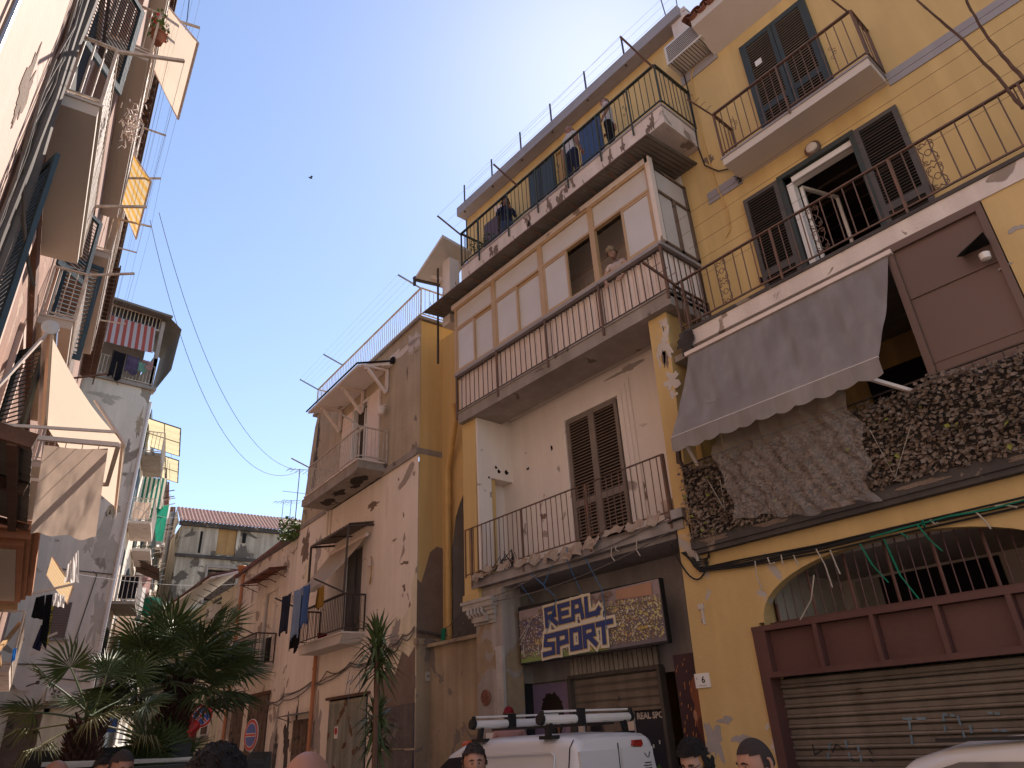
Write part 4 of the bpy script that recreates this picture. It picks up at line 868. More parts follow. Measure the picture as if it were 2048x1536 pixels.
# ================================================================== LEFT BUILDING BESIDE THE CAMERA (frame FL, u = -distance)
TL = thing('apartment_building', 'tall pink and red building rising along the left edge with rusty white balconies', 'building', FL, (-8, 0, 0))
b = MB(); b.box(-5.9, 3, -.4, 0, 0, 16.5); b.build('wall', M['lwall'], TL, label='smooth pink plaster at the near end')
b = MB(); b.box(-30, -6.3, -.4, -.03, 0, 15.9); b.build('wall', M['lred'], TL, label='peeling red wall behind the balconies')
b = MB(); b.box(-30, -8.9, -.03, .30, 9.95, 15.6); b.build('wall', M['lred'], TL, label='peeling red upper wall corbelled out over the street')
b = MB(); b.box(-6.35, -5.88, -.4, .035, 0, 16.2); b.box(-6.55, -6.3, -.4, .0, 0, 16); b.each('pilaster', M['lbrown'], TL)
b = MB()
for k, (u, r, w_) in enumerate(((-5.95, .035, .07), (-6.06, .022, .06), (-6.15, .05, .08), (-6.32, .03, .05), (-6.42, .016, .04))):
    b.tube([(u+.02*math.sin(z*1.3+k), w_+.015*math.sin(z*2+k), z) for z in [j*.8 for j in range(20)]], r, 8)
b.build('pipe', M['cableg'], TL)
b = MB(); b.tube([(-4.1, .03, 3), (-4.1, .03, 16)], .022, 8); b.build('pipe', M['steel'], TL)
for z in (9.2, 10.4, 7.9, 11.5): q = MB(); q.tube([(-4.1, .03, z), (-4.1, .03, z+.05)], .034, 8); q.build('pipe_clamp', M['steel'], TL)
b = MB(); b.box(-30, -6.5, -.03, .62, 15.6, 15.72); b.box(-30, -6.5, .45, .66, 15.72, 15.85); b.build('eaves', M['woodbeam'], TL)
b = MB()
for k in range(90): b.box(-6.7-.26*k, -6.62-.26*k, 0, .60, 15.50, 15.6)
b.build('rafters', M['woodbeam'], TL, kind='stuff')
b = MB(); b.box(-30, 3, -8, -.4, 15.9, 16.1); b.build('roof', M['tileold'], TL)
for zc in (11.0, 7.3, 3.9): 
    q = MB(); q.box(-30, -6.6, -.03, .03, zc-.16, zc+.02); q.build('string_course', M['lbrown'], TL)
def lbalc(s0, s1, z, wd, zt=.86, fasc='whitew', sp=.12, mt='railwhite', slab=.16, label=None):
    b = MB(); b.box(-s1, -s0, 0, wd, z, z+slab-.03); b.build('balcony_slab', M['soffit'], TL, label=label)
    q = MB(); q.box(-s1-.02, -s0+.02, .0, wd+.025, z+slab-.03, z+slab); q.build('slab_edge', M[fasc], TL)
    return railing(TL, [(-s0, .02), (-s0, wd), (-s1, wd), (-s1, .02)], z+slab+.05, z+zt, M[mt], sp, .0085, .038, .022)
lbalc(6.35, 9.1, 7.5, .40, .98, 'soffit', .10)
lbalc(10.9, 14.8, 7.5, .44, 1.0, 'soffit', .10)
lbalc(8.6, 12.6, 10.9, .58, 1.05, 'whitew', .12)
lbalc(14.0, 18.5, 10.9, .58, 1.05, 'whitew', .12)
lbalc(17.5, 22.0, 7.5, .5, 1.0, 'soffit', .12)
lbalc(8.0, 12.5, 13.9, .55, 1.0, 'whitew', .14)
lbalc(14.2, 19.5, 13.9, .55, 1.0, 'whitew', .14)
# white woven screen on the front of the second balcony
b = MB()
for k in range(120): b.bar((-10.92-.032*k, .465, 7.68), (-10.92-.032*k, .465, 8.42), .012)
b.build('woven_screen', M['railwhite'], TL, kind='stuff')
# shutters ajar
louvre(TL, (-6.67, 0, 8.8), .78, 1.5, R_(144), M['shut_teal'], M['shut_teal'], .055, False, label='blue green louvred leaf standing open above the first balcony', tilt=.9)
louvre(TL, (-11.0, .02, 8.62), .64, 1.3, R_(141), M['shut_teal'], M['shut_teal'], .06, False, tilt=.9)
louvre(TL, (-12.4, .0, 7.8), .6, 1.9, R_(100), M['shut_teal'], M['shut_teal'], .08, False, tilt=.9)
louvre(TL, (-6.75, .0, 4.75), .58, 2.05, R_(22), M['shut_teal'], M['shut_teal'], .055, False, label='blue green louvred leaf ajar below the first balcony', tilt=.9)
louvre(TL, (-9.9, .0, 4.3), .55, 2.2, R_(35), M['shut_green'], M['shut_green'], .06, False, tilt=.9)
for s0, z0, z1 in ((7.0, 7.66, 10.3), (11.6, 7.66, 10.0), (6.9, 4.3, 6.9), (9.6, 4.1, 6.6), (9.6, 11.1, 13.4), (15, 11.1, 13.4), (18.6, 7.7, 10.1)):
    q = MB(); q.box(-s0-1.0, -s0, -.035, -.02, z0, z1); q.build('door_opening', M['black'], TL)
    q = MB(); q.box(-s0, -s0+.1, -.03, .03, z0, z1+.1); q.box(-s0-1.1, -s0-1.0, -.03, .03, z0, z1+.1); q.box(-s0-1.1, -s0+.1, -.03, .035, z1, z1+.12); q.build('door_surround', M['lwall'], TL)
# clothes brackets and lines
def bracket(s, w0, z, L_, mt='railwhite', rise=.25, th=.032):
    b = MB(); b.bar((-s, w0, z), (-s, w0+L_, z+rise), th); b.each('clothes_bracket', M[mt], TL); return Vector((-s, w0, z)), Vector((-s, w0+L_, z+rise))
def lines(prs, n=4, name='clothes_line'):
    b = MB()
    for (a, c), (d, e) in zip(prs, prs[1:]):
        for k in range(n): f = .25+.75*k/(n-1); b.tube(sag(a.lerp(c, f), d.lerp(e, f), .04, 6), .0028, 3)
    b.build(name, M['wire'], TL)
b1 = bracket(6.35, .40, 8.46, .62); b1b = bracket(9.1, .40, 8.46, .6); lines([b1, b1b])
b2 = bracket(10.9, .44, 8.48, .62); b2b = bracket(14.8, .44, 8.48, .6, 'rail'); lines([b2, b2b])
b3 = bracket(8.6, .58, 11.93, .55, rise=.1); b3b = bracket(8.9, .58, 11.93, .52, rise=.05); b3c = bracket(12.6, .58, 11.93, .55); lines([b3, b3c])
b4 = bracket(14.0, .58, 11.93, .6, rise=.05); b4b = bracket(18.5, .58, 11.93, .6, rise=.05); lines([b4, b4b]); lines([b3c, b4], 4)
b5 = bracket(8.0, .55, 14.88, .5); b5b = bracket(12.5, .55, 14.88, .5); lines([b5, b5b]); b6 = bracket(14.3, .55, 14.88, .5, rise=0); b7 = bracket(19.4, .55, 14.88, .5, rise=0); lines([b6, b7])
b8 = bracket(17.5, .5, 8.48, .7); b9 = bracket(22, .5, 8.48, .7); lines([b8, b9])
# slatted box far along the eaves
b = MB()
for k in range(14): b.box(-24.5, -20.5, .0, .75, 14.9-.09*k*1.6, 14.93-.09*k*1.6)
b.bar((-20.5, .72, 12.8), (-20.5, .72, 15), .04); b.bar((-24.5, .72, 12.8), (-24.5, .72, 15), .04); b.build('slatted_box', M['woodbeam'], TL)
# lower projecting things at the very left
b = MB(); n = 26
for k in range(n):
    s0, s1 = 6.35+2.7*k/n, 6.35+2.7*(k+1)/n; h0, h1 = .012*(-1)**k, .012*(-1)**(k+1)
    b.slab4((-s0, 0, 4.25+h0), (-s0, .62, 4.12+h0), (-s1, .62, 4.12+h1), (-s1, 0, 4.25+h1), .012)
b.build('canopy', M['corr'], TL)
b = MB(); b.bar((-6.35, 0, 4.2), (-6.35, .64, 4.07), .06, .12); b.bar((-9.05, 0, 4.2), (-9.05, .64, 4.07), .06); b.bar((-7.6, 0, 4.17), (-7.6, .6, 4.05), .09); b.bar((-6.35, .5, 4.05), (-9.05, .5, 4.05), .07); b.build('canopy_beam', M['woodbeam'], TL)
b = MB(); b.box(-13.4, -9.6, 0, .62, 4.0, 4.06); b.box(-13.5, -9.5, 0, .67, 4.06, 4.14); b.box(-13.6, -9.4, 0, .74, 4.14, 4.24); b.build('balcony_slab', M['orange'], TL, label='orange moulded balcony underside')
b = MB(); b.box(-13.2, -9.8, .02, .55, 3.985, 3.999); b.build('soffit', M['soffit'], TL)
b = MB(); b.box(-17, -13.8, -.02, .3, 3.6, 3.7); b.box(-17, -14.2, 0, .5, 4.4, 4.5); b.bar((-14, .5, 3.3), (-17, .5, 3.3), .06); b.bar((-14, .35, 3.1), (-17, .6, 4.2), .06); b.build('timber_frame', M['ochrewood'], TL)
railing(TL, [(-15.5, .02), (-15.5, .66), (-20, .66)], 3.35, 4.2, M['railwhite'], .3, .012, .04, .03)
b = MB(); b.box(-20, -15.5, 0, .66, 3.2, 3.32); b.build('balcony_slab', M['whitew'], TL)
for k, (s, z, ru, rz, mt) in enumerate(((3.4, 12.2, .2, 1.2, 'scar'), (4.9, 9.6, .25, 1.3, 'scargrey'), (5.3, 6.6, .2, .8, 'render_brown'), (5.6, 11, .16, 1.4, 'render_brown'), (5.5, 8.4, .2, .6, 'scar'))):
    blotch(FL, -s, z, ru*.6, rz*.5, .0, M[mt], TL, seed=160+k, rough=.8)
b = MB()
for k in range(5):
    pts = [(-5.8+.1*math.sin(k+j), .05+.02*math.sin(j*2+k), 9.5-j*.55-.1*k) for j in range(12)]; b.tube(pts, .012, 5)
b.tube(sag((-4.0, .04, 7.2), (-5.8, .06, 8.6), .2, 8), .016, 5); b.tube(sag((-5.8, .04, 6.4), (-6.6, .3, 5.6), .15, 8), .016, 5)
b.build('cable', M['cableg'], TL)

# ================================================================== GREY END WALL WITH TERRACE (frame FM, u = -x)
TM = thing('apartment_building', 'grey stained end wall with a corner terrace under a red striped awning', 'building', FM, (-4, 0, 0))
b = MB(); b.box(-5.75, 3, -.5, 0, 0, 15.75); b.build('wall', M['endwall'], TM)
b = MB(); b.box(-5.9, 3, -.4, .12, 15.75, 15.9); b.build('terrace_slab', M['concrete'], TM)
b = MB(); b.box(-5.6, 3, -2.5, -2.4, 15.9, 19.3); b.box(-5.75, -5.55, -2.4, -.0, 15.9, 17.3); b.box(-5.75, -5.6, -.2, 0, 15.9, 19.2); b.build('wall', M['scargrey'], TM)
b = MB(); b.slab4((-5.9, .5, 19.35), (3, .5, 19.6), (3, -3, 20.0), (-5.9, -3, 19.8), .1); b.build('roof', M['corr'], TM)
b = MB(); b.add([(-6.4, .3, 18.9), (-5.75, .3, 19.4), (-5.75, -3, 19.4), (-6.4, -3, 18.9)], [(0, 1, 2, 3)]); b.add([(-6.4, .3, 18.9), (-6.3, .3, 16.8), (-6.3, -3, 16.8), (-6.4, -3, 18.9)], [(0, 1, 2, 3)]); b.build('side_screen', M['corr'], TM)
wd_ = MB(); wd_.box(-5.55, 2, -.2, -.15, 18.75, 19.35); wd_.build('pane', M['glassdark'], TM)
me = unit_bar(M['railwhite'], .02, 4); fr_ = MB(); fr_.box(-5.6, 2, -.12, -.06, 18.7, 18.76); fr_.box(-5.6, 2, -.12, -.06, 19.33, 19.4); fr_ = fr_.build('window_frame', M['railwhite'], TM)
for k in range(22): inst('window_bar', me, fr_, (-5.55+.15*k, -.09, 18.74), (0, 0, 0), (1, 1, .62))
railing(TM, [(-5.7, .05), (1.5, .05)], 16.0, 16.85, M['railwhite'], .13, .012, .04, .03)
aw = MB(); aw.grid(lambda i, j: (-5.4+3.2*i, .05+.45*j+.02*math.sin(i*40), 18.75-1.5*j-.06*i*j), 32, 6); o = aw.build('awning', M['redawn'], TM)
add_uv(o.data, lambda c: (c.x/3.2, c.z))
# roller blind window, door, ledge on the end wall
b = MB(); b.box(-4.62, -4.0, 0, .03, 5.6, 6.85); b.build('window_frame', M['concrete'], TM)
for k in range(14): q = MB(); q.box(-4.6, -4.02, .03, .05, 5.65+.085*k, 5.72+.085*k); q.build('blind_slat', M['brownpan'], TM)
b = MB(); b.box(-4.75, -3.95, 0, .12, 5.52, 5.58); b.build('sill', M['concrete'], TM)
b = MB(); b.box(-4.5, -3.5, 0, .05, 0, 3.22); b.box(-4.66, -4.5, 0, .08, 0, 3.36); b.box(-4.66, -3.3, 0, .08, 3.24, 3.36); b.build('door_surround', M['cream'], TM)
for a in (-4.48, -4.0):
    q = MB(); q.box(a, a+.47, .05, .09, 0, 3.2)
    for z in (.3, 1.3, 2.3): q.box(a+.08, a+.39, .09, .11, z, z+.8)
    q.build('door_leaf', M['door_wood'], TM)
b = MB(); b.slab4((-5.0, 0, 3.46), (-5.0, .35, 3.4), (-3.0, .35, 3.4), (-3.0, 0, 3.46), .05); b.build('canopy', M['corr'], TM)
b = MB(); b.box(-5.75, -4.3, 0, .015, 0, 3.5); b.build('plinth', M['cream'], TM)
for k, (u, z, ru, rz, mt) in enumerate(((-5.3, 9.0, .35, 1.3, 'stain'), (-5.35, 10.6, .25, .5, 'tan'), (-5.5, 14.2, .15, .7, 'tan'), (-5.3, 12.9, .2, .4, 'concrete'), (-5.5, 6.2, .22, 1.0, 'stain'), (-5.5, 4.7, .2, .6, 'stain'), (-4.7, 8.9, .15, .3, 'stain'), (-5.6, 11.8, .1, .6, 'stain'), (-4.2, 15.0, .6, .2, 'stain'))):
    blotch(FM, u, z, ru*.8, rz*.8, .0, M[mt], TM, seed=180+k, rough=.9)
b = MB()
for pts in (((-2.6, 4.75), (-4.4, 4.75), (-4.9, 4.9), (-5.2, 7.9), (-5.05, 8.0)), ((-3.6, 8.0), (-5.7, 7.95)), ((-3.0, 4.3), (-4.3, 4.35), (-5.7, 4.2)), ((-3.2, 4.0), (-3.6, 4.1), (-4.2, 4.3))):
    b.tube([(u, .03, z) for u, z in pts], .02, 5)
b.build('cable', M['cableg'], TM)
b = MB(); b.tube([(-5.80, .02, 3.5), (-5.80, .02, 15.2)], .07, 8); b.build('downpipe', M['aluwhite'], TM)
# alley side of it and the houses beyond (frame FN)
TN = thing('apartment_building', 'long row of balconied flats running away down the alley, crowded with awnings and washing', 'building', FN, (-20, 0, 0))
b = MB(); b.box(-18, -.1, -.5, -.05, 0, 15.6); b.build('wall', M['endwall'], TN)
b = MB(); b.box(-34, -18, -.5, -.02, 0, 17.5); b.build('wall', M['pinkold'], TN, label='pink house further down the alley')
b = MB(); b.box(-70, -34, -.5, .1, 0, 20.5); b.build('wall', M['cream'], TN)
b = MB(); b.box(-34, -18, -2, .5, 17.5, 17.62); b.box(-70, -34, -2, .6, 20.5, 20.62); b.build('eaves', M['tileold'], TN)
rn = random.Random(5)
for s0, s1 in ((1.2, 4.2), (6, 9.5), (11.5, 15.5), (18.5, 22.5), (25, 30), (33, 38), (42, 48)):
    for z in (4.0, 7.2, 10.4, 13.4, 16.4, 19.4):
        if (s0 < 17 and z > 13.5) or (s0 < 33 and z > 15) or z > 20: continue
        wd = .75+rn.uniform(-.1, .15); q = MB(); q.box(-s1, -s0, -.02, wd, z-.12, z); q.build('balcony_slab', M[rn.choice(('concrete', 'whitew', 'soffit'))], TN)
        railing(TN, [(-s0, .0), (-s0, wd), (-s1, wd), (-s1, .0)], z+.06, z+.95, M[rn.choice(('railwhite', 'railgreen', 'rail', 'railwhite'))], .16 if s0 < 12 else .3, .012, .045, .03)
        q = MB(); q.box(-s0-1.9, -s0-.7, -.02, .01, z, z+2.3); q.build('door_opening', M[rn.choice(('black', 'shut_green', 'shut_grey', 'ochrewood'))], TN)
        if rn.random() < .6:
            q = MB(); q.box(-s0-.65, -s0-.15, .0, .04, z, z+2.3); q.build('shutter', M[rn.choice(('shut_green', 'shut_teal', 'ochrewood', 'alupanel'))], TN)
# ================================================================== LEAF SCREEN AND TERRACE OF THE FIRST FLOOR
b = MB(); b.box(-3.5, 5.50, .3, P+.16, 3.92, 4.06); b.box(-3.5, 5.45, P+.02, P+.13, 3.86, 3.92); b.build('terrace_slab', M['darkconc'], TA)
for k in range(9): blotch(FA, 5.2-.9*k+random.uniform(-.2, .2), 3.99, .22, .03, P+.16, M['render_brown'], TA, seed=200+k)
railing(TA, [(5.44, P+.02), (5.44, P+.12), (-3.2, P+.12)], 4.12, 5.10, M['raildark'], .14, .007, .03, .02)
TS = thing('leaf_screen', 'screen of dry brown artificial leaves covering the first floor terrace railing', 'screen', FA, (3, P+.16, 4.1))
def leafmesh(mt, s=.05):
    b = MB(); b.add([(0, 0, 0), (-s*.42, .012, -s*.5), (0, .02, -s*1.05), (s*.42, .012, -s*.5), (0, -.004, -s*.5)], [(0, 1, 4), (1, 2, 4), (2, 3, 4), (3, 0, 4)]); return b.mesh(mt)
lv = [leafmesh(M['leafdry'], .062), leafmesh(M['leafdry'], .075), leafmesh(M['leafgreen'], .07)]
rl_ = random.Random(11)
def leafpos(): 
    u = rl_.uniform(-2.6, 5.47)
    top_ = 5.04-.05*math.sin(u*2.1)+.03*math.sin(u*7)
    if u > 2.6 and u < 4.6: top_ -= .02
    return u, rl_.uniform(4.06, top_)
for k in range(290):
    u = rl_.uniform(1.2, 5.46); z = rl_.uniform(4.08, 5.0); g_ = k % 11 == 0
    inst('leaf', lv[2] if g_ else lv[k % 2], TS, (u, P+.185+rl_.uniform(0, .03), z), (rl_.uniform(-.3, .8), rl_.uniform(-.9, .9), rl_.uniform(-1, 1)))
b = MB()
for k in range(11000):
    u, z = leafpos(); s = rl_.uniform(.042, .07); a = rl_.uniform(-1.1, 1.1); t = rl_.uniform(-.2, 1.0); y = P+.15+rl_.uniform(-.02, .055)
    ca, sa = math.cos(a), math.sin(a); ct, st_ = math.cos(t), math.sin(t); cz = rl_.uniform(-.8, .8)
    vv = []
    for x, zz, yy in ((0, 0, 0), (-s*.42, -s*.5, .012), (0, -s, .016), (s*.42, -s*.5, .012)):
        x2, z2 = x*ca-zz*sa, x*sa+zz*ca; y2 = yy*ct-z2*st_; z2 = yy*st_+z2*ct; x2, y2 = x2*math.cos(cz)-y2*math.sin(cz), x2*math.sin(cz)+y2*math.cos(cz)
        vv.append((u+x2, y+y2, z+z2))
    b.add(vv, [(0, 1, 2, 3)])
b.build('leaves', M['leafdry'], TS, kind='stuff')
b = MB(); b.box(-2.6, 5.45, P+.125, P+.135, 4.07, 5.0); b.build('backing_net', M['grime'], TS)
b = MB()
for (p1, p2, p3) in (((1415, 960), (1450, 1020), (1440, 960)), ((1740, 860), (1790, 955), (1822, 850))):
    q = [Vector((at(FA, *p, P+.22)[0], P+.22, at(FA, *p, P+.22)[1])) for p in (p1, p2, p3)]; b.tube(q, .006, 4)
b.build('cord', M['white_rib'], TS)
# ------------------------------------------------------------------ grey awning
TW = thing('awning', 'faded grey blue awning with scalloped edge hanging over the leaf covered terrace', 'awning', FA, (3.6, 1.0, 6.8))
A0, A1 = (5.08, .99, 6.74), (2.10, .99, 6.76)
_a2, _a3 = at(FA, 1757, 714, 1.6), at(FA, 1343, 876, 1.6)
A2, A3 = (_a2[0], 1.6, _a2[1]), (_a3[0], 1.6, _a3[1])      # front bar
def awn(i, j):
    p = Vector(A0).lerp(Vector(A1), i); q = Vector(A3).lerp(Vector(A2), i); r = p.lerp(q, j)
    r.z -= .07*math.sin(math.pi*j)*(1+.3*math.sin(i*9)); r.y += (.014*math.sin(i*26-7*j)+.010*math.sin(i*61-12*j)+.006*math.sin(i*110-20*j))*math.sin(math.pi*min(1, .1+j*.9)); return r
b = MB(); b.grid(awn, 72, 18); o = b.build('canopy', M['awning_grey'], TW, smooth=True)
b = MB()
def val(i, j):
    q = Vector(A3).lerp(Vector(A2), i); L_ = .20+.035*abs(math.sin(math.pi*i*11)); return q+Vector((0, .015+.02*math.sin(i*30)*j+.01*j, -L_*j))
b.grid(val, 132, 4); b.build('valance', M['awning_grey'], TW, smooth=True)
b = MB(); b.tube([A3, A2], .014, 8); b.build('front_bar', M['soffit'], TW)
b = MB(); b.bar((5.12, .985, 6.78), (2.05, .985, 6.80), .07, .06); b.build('roller_box', M['alupanel'], TW)
b = MB()
for a, c in (((5.2, 1.0, 4.95), (A3[0]-.12, 1.5, A3[2]-.06)), ((2.3, 1.05, 5.0), (A2[0]+.3, 1.48, A2[2]-.06))): b.bar(a, c, .04); b.tube([a, (a[0], a[1]-.06, a[2]-.04)], .04, 8)
b.build('folding_arm', M['alupanel'], TW)
b = MB(); b.bar((5.55, .98, 5.25), (5.42, 1.0, 4.95), .04); b.bar((5.52, .98, 5.6), (5.56, .97, 5.2), .06); b.build('arm_bracket', M['raildark'], TW)
# plastic sheet
def pls(i, j):
    c = [at(FA, *p, P+.30) for p in ((1425, 810), (1685, 740), (1762, 1003), (1465, 1042))]
    p = Vector((c[0][0], 0, c[0][1])).lerp(Vector((c[1][0], 0, c[1][1])), i); q = Vector((c[3][0], 0, c[3][1])).lerp(Vector((c[2][0], 0, c[2][1])), i); r = p.lerp(q, j)
    n1 = mnoise.fractal(Vector((i*5, j*4, 2)), 1, 2, 5); r.y = P+.48*(1-j)+.26*j+.05*n1+.02*math.sin(i*26+j*14+2*n1)+.012*math.sin(i*60-j*25); r.x += .03*n1+(.04*math.sin(j*9)+.03*math.sin(j*23))*(2*i-1); r.z += .035*math.sin(i*9)*j+.02*math.sin(i*31)*j; return r
b = MB(); b.grid(pls, 110, 80); solo('plastic_sheet', b, M['plastic'], 'wrinkled clear plastic sheet hanging below the grey awning over the leaves', 'plastic sheet', FA, (3.5, 1.2, 4.6), smooth=True)
# floodlight under the triangular housing
TF = thing('floodlight', 'floodlight in a black triangular housing on the brown sheet metal panel', 'lamp', FA, (1.35, 1, 6.3))
c = [at(FA, *p, P) for p in ((1920, 503), (1975, 478), (1985, 492), (1940, 530))]
b = MB(); b.add([(c[0][0], P-.02, c[0][1]), (c[1][0], P-.02, c[1][1]), (c[1][0]-.02, P+.22, c[1][1]-.02), (c[3][0]+.05, P+.22, c[3][1]+.04), (c[0][0], P-.02, c[0][1]-.06), (c[1][0], P-.02, c[1][1]-.06)], [(0, 1, 2, 3), (0, 3, 4), (1, 5, 2), (4, 5, 2, 3)]); b.build('housing', M['black'], TF)
u, z = at(FA, 1970, 512, P+.1); b = MB(); b.lathe((u, P+.1, z), [(.02, -.05), (.05, -.04), (.055, .03), (.04, .04)], 12); b.build('lens', M['aluwhite'], TF)
# wall lamp over the terrace door
u, z = at(FA, 1625, 297, .03)
T_ = thing('wall_lamp', 'round bulkhead lamp above the open terrace door', 'lamp', FA, (u, 0, z))
b = MB(); b.lathe((u, .0, z), [(.125, 0), (.13, .04), (.10, .06)], 20, axis='y'); b.build('rim', M['rail'], T_)
b = MB(); b.lathe((u, .0, z), [(.095, .05), (.08, .085), (.03, .10)], 20, axis='y'); b.build('glass', M['soffit'], T_)
# ------------------------------------------------------------------ air conditioners
def aircon(F, u, w_, z, wd, ht, dp, label, fan=True, face='n', grp=None):
    T = thing('air_conditioner', label, 'air conditioner', F, (u, w_, z), grp)
    b = MB(); b.box(u-wd/2, u+wd/2, w_, w_+dp, z, z+ht); b.box(u-wd/2-.005, u+wd/2+.005, w_+.02, w_+dp-.01, z+ht-.03, z+ht+.005); b.build('body', M['acwhite'], T)
    if fan:
        uc = u+wd*.16; r = ht*.40; y = w_+dp
        b = MB(); b.lathe((uc, y, z+ht/2), [(r, 0), (r, .012), (r*.93, .012), (r*.93, .003)], 24, axis='y'); b.build('fan_ring', M['acwhite'], T)
        b = MB(); b.lathe((uc, y, z+ht/2), [(r*.93, .002), (r*.9, .006)], 24, axis='y'); b.build('fan_well', M['soffit'], T)
        for k in range(5):
            a = k*1.2566; q = MB(); q.add([(uc+r*.15*math.cos(a), y+.012, z+ht/2+r*.15*math.sin(a)), (uc+r*.85*math.cos(a-.3), y+.01, z+ht/2+r*.85*math.sin(a-.3)), (uc+r*.88*math.cos(a+.25), y+.016, z+ht/2+r*.88*math.sin(a+.25))], [(0, 1, 2)]); q.build('fan_blade', M['acdark'], T)
        b = MB()
        for q_ in (.35, .65): b.tube([(uc+r*q_*math.cos(2*math.pi*k/20), y+.022, z+ht/2+r*q_*math.sin(2*math.pi*k/20)) for k in range(21)], .004, 4)
        b.build('grille', M['acdark'], T)
    b = MB(); b.bar((u-wd*.35, w_-.02, z-.03), (u-wd*.35, w_+dp, z-.03), .03); b.bar((u+wd*.35, w_-.02, z-.03), (u+wd*.35, w_+dp, z-.03), .03); b.build('bracket', M['steel'], T)
    return T
aircon(FM, -4.82, .02, 3.58, .78, .42, .3, 'white air conditioner with a round fan above the brown double door')
aircon(FB, 16.0, .05, 6.35, .85, .55, .35, 'boxy air conditioner on the cream wall beside the plastic canopy')
T_ = aircon(FA, 4.30, .02, 13.15, .8, .5, .42, 'weathered air conditioner under the tiled eaves at the top of the yellow building', fan=False)
b = MB()
for k in range(9): b.box(3.95, 4.65, .44, .445, 13.2+.045*k, 13.22+.045*k)
for k in range(12): b.box(3.96+.06*k, 3.975+.06*k, .03, .43, 13.148, 13.152)
b.build('grille', M['acdark'], T_)
aircon(FL, -7.3, .05, 11.6, .8, .55, .32, 'white air conditioner high on the left building beside the cream awning', fan=False)
aircon(FN, -7.5, .1, 5.3, .8, .55, .3, 'white air conditioner low on the alley facade')
aircon(FN, -20.5, .1, 12.2, .9, 1.1, .5, 'pale boxed air conditioner high on the alley facade', fan=False)
# ------------------------------------------------------------------ REAL SPORT sign
SU, SZ = at(FA, 1182, 1247, .75)
sg_c = [at(FA, *p, .62) for p in ((1037, 1213), (1310, 1157), (1330, 1284), (1045, 1331))]
T_ = thing('shop_sign', 'rectangular shop sign reading REAL SPORT over a stadium crowd photograph', 'sign', FA, (sg_c[0][0]/2+sg_c[1][0]/2, .62, 3.3))
uL, uR = 9.68, 6.48; zT0, zT1, zB0, zB1 = 3.84, 3.78, 2.885, 2.875; SW = .62
b = MB(); b.prism([(uL, zT0), (uR, zT1), (uR, zB1), (uL, zB0)][::-1], SW-.09, SW); b.build('panel', M['ink'], T_)
def signcol(name, col): return mat(name, col, .5, var=.12, bump=.03)
cA = dict(sky_=signcol('print_dusk', (.34, .27, .27)), pitch=signcol('print_grass', (.26, .34, .12)), crowd=signcol('print_crowd', (.20, .17, .18)))
# printed picture as coloured sheets on the panel
rs = random.Random(3)
b = MB(); W3 = SW+.003
b.box(uR+.02, uL-.02, SW, W3, 2.91, 3.77); b.build('print', cA['crowd'], T_)
b = MB(); b.prism([(uL-.02, 2.91), (uR+1.1, 2.91), (uR+1.6, 3.0), (uL-.02, 3.08)][::-1], W3, W3+.002); b.build('print', cA['pitch'], T_)
b = MB(); b.prism([(uL-.02, 3.62), (uR+.02, 3.50), (uR+.02, 3.77), (uL-.02, 3.77)], W3, W3+.002); b.build('print', cA['sky_'], T_)
cols = {'print_yellow': (.68, .58, .20), 'print_navy': (.10, .10, .30), 'print_cream': (.66, .60, .50), 'print_brown': (.22, .15, .12), 'print_orange': (.45, .25, .16)}
for nm, cc in cols.items():
    b = MB(); mt_ = signcol(nm, cc)
    for k in range(1700):
        u = rs.uniform(uR+.03, uL-.05); z = rs.uniform(2.96, 3.62); s = rs.uniform(.012, .030)
        t = (uL-u)/(uL-uR)
        ok = {'print_yellow': t > .5 and z > 2.9, 'print_navy': .05 < t < .5 and z > 3.2, 'print_cream': rs.random() < .45, 'print_brown': True, 'print_orange': rs.random() < .12}[nm]
        if not ok or z > 3.66-.12*t: continue
        d = W3+.003+.003*list(cols).index(nm)+1.5e-6*k
        b.add([(u, d, z), (u+s, d, z+.2*s), (u+s, d, z+s*1.1), (u, d, z+s)], [(0, 1, 2, 3)])
    if nm == 'print_orange': b.add([(uR+.15, W3+.0185, 3.56), (uR+.85, W3+.0185, 3.60), (uR+.85, W3+.0185, 3.74), (uR+.15, W3+.0185, 3.74)], [(0, 1, 2, 3)])
    if nm == 'print_brown':
        for k in range(26): u = rs.uniform(uR+.9, uL-.6); z = 3.66+rs.uniform(-.02, .06); s = rs.uniform(.03, .09); y_ = W3+.0192+.00003*k; b.add([(u-s, y_, z-.02), (u, y_, z-.04), (u+s, y_, z), (u+s*.5, y_, z+s*.5), (u-s*.6, y_, z+s*.4)], [(0, 1, 2, 3, 4)])
    b.build('print', mt_, T_, kind='stuff')
b = MB()
for (a, c) in (((uL-.12, 3.0), (uL-.12, 3.2)), ((uL-.12, 3.2), (uL-.5, 3.17)), ((uL-.5, 3.17), (uL-.5, 3.0)), ((uL-.12, 3.0), (uL-.3, 3.04)), ((uL-.02, 3.3), (uL-.4, 3.62)), ((uL-.02, 3.2), (uL-.3, 3.5)), ((uR+.05, 3.49), (uL-.1, 3.62))): b.bar((a[0], W3+.021, a[1]), (c[0], W3+.021, c[1]), .012, .002)
b.build('print', M['signwhite'], T_)
for s_, uu, zz, sz in (('ULTRAS', uL-.62, 3.20, .11), ('CURVA', uL-1.58, 2.955, .10), ('SUD', uL-1.98, 2.965, .10), ('ULTRAS', uR+.42, 3.13, .05)):
    textmesh(s_, cA['crowd'] if zz < 0 else M['gold'], sz, FA, T_, uu, W3+.022, zz, .001, 0, .004)
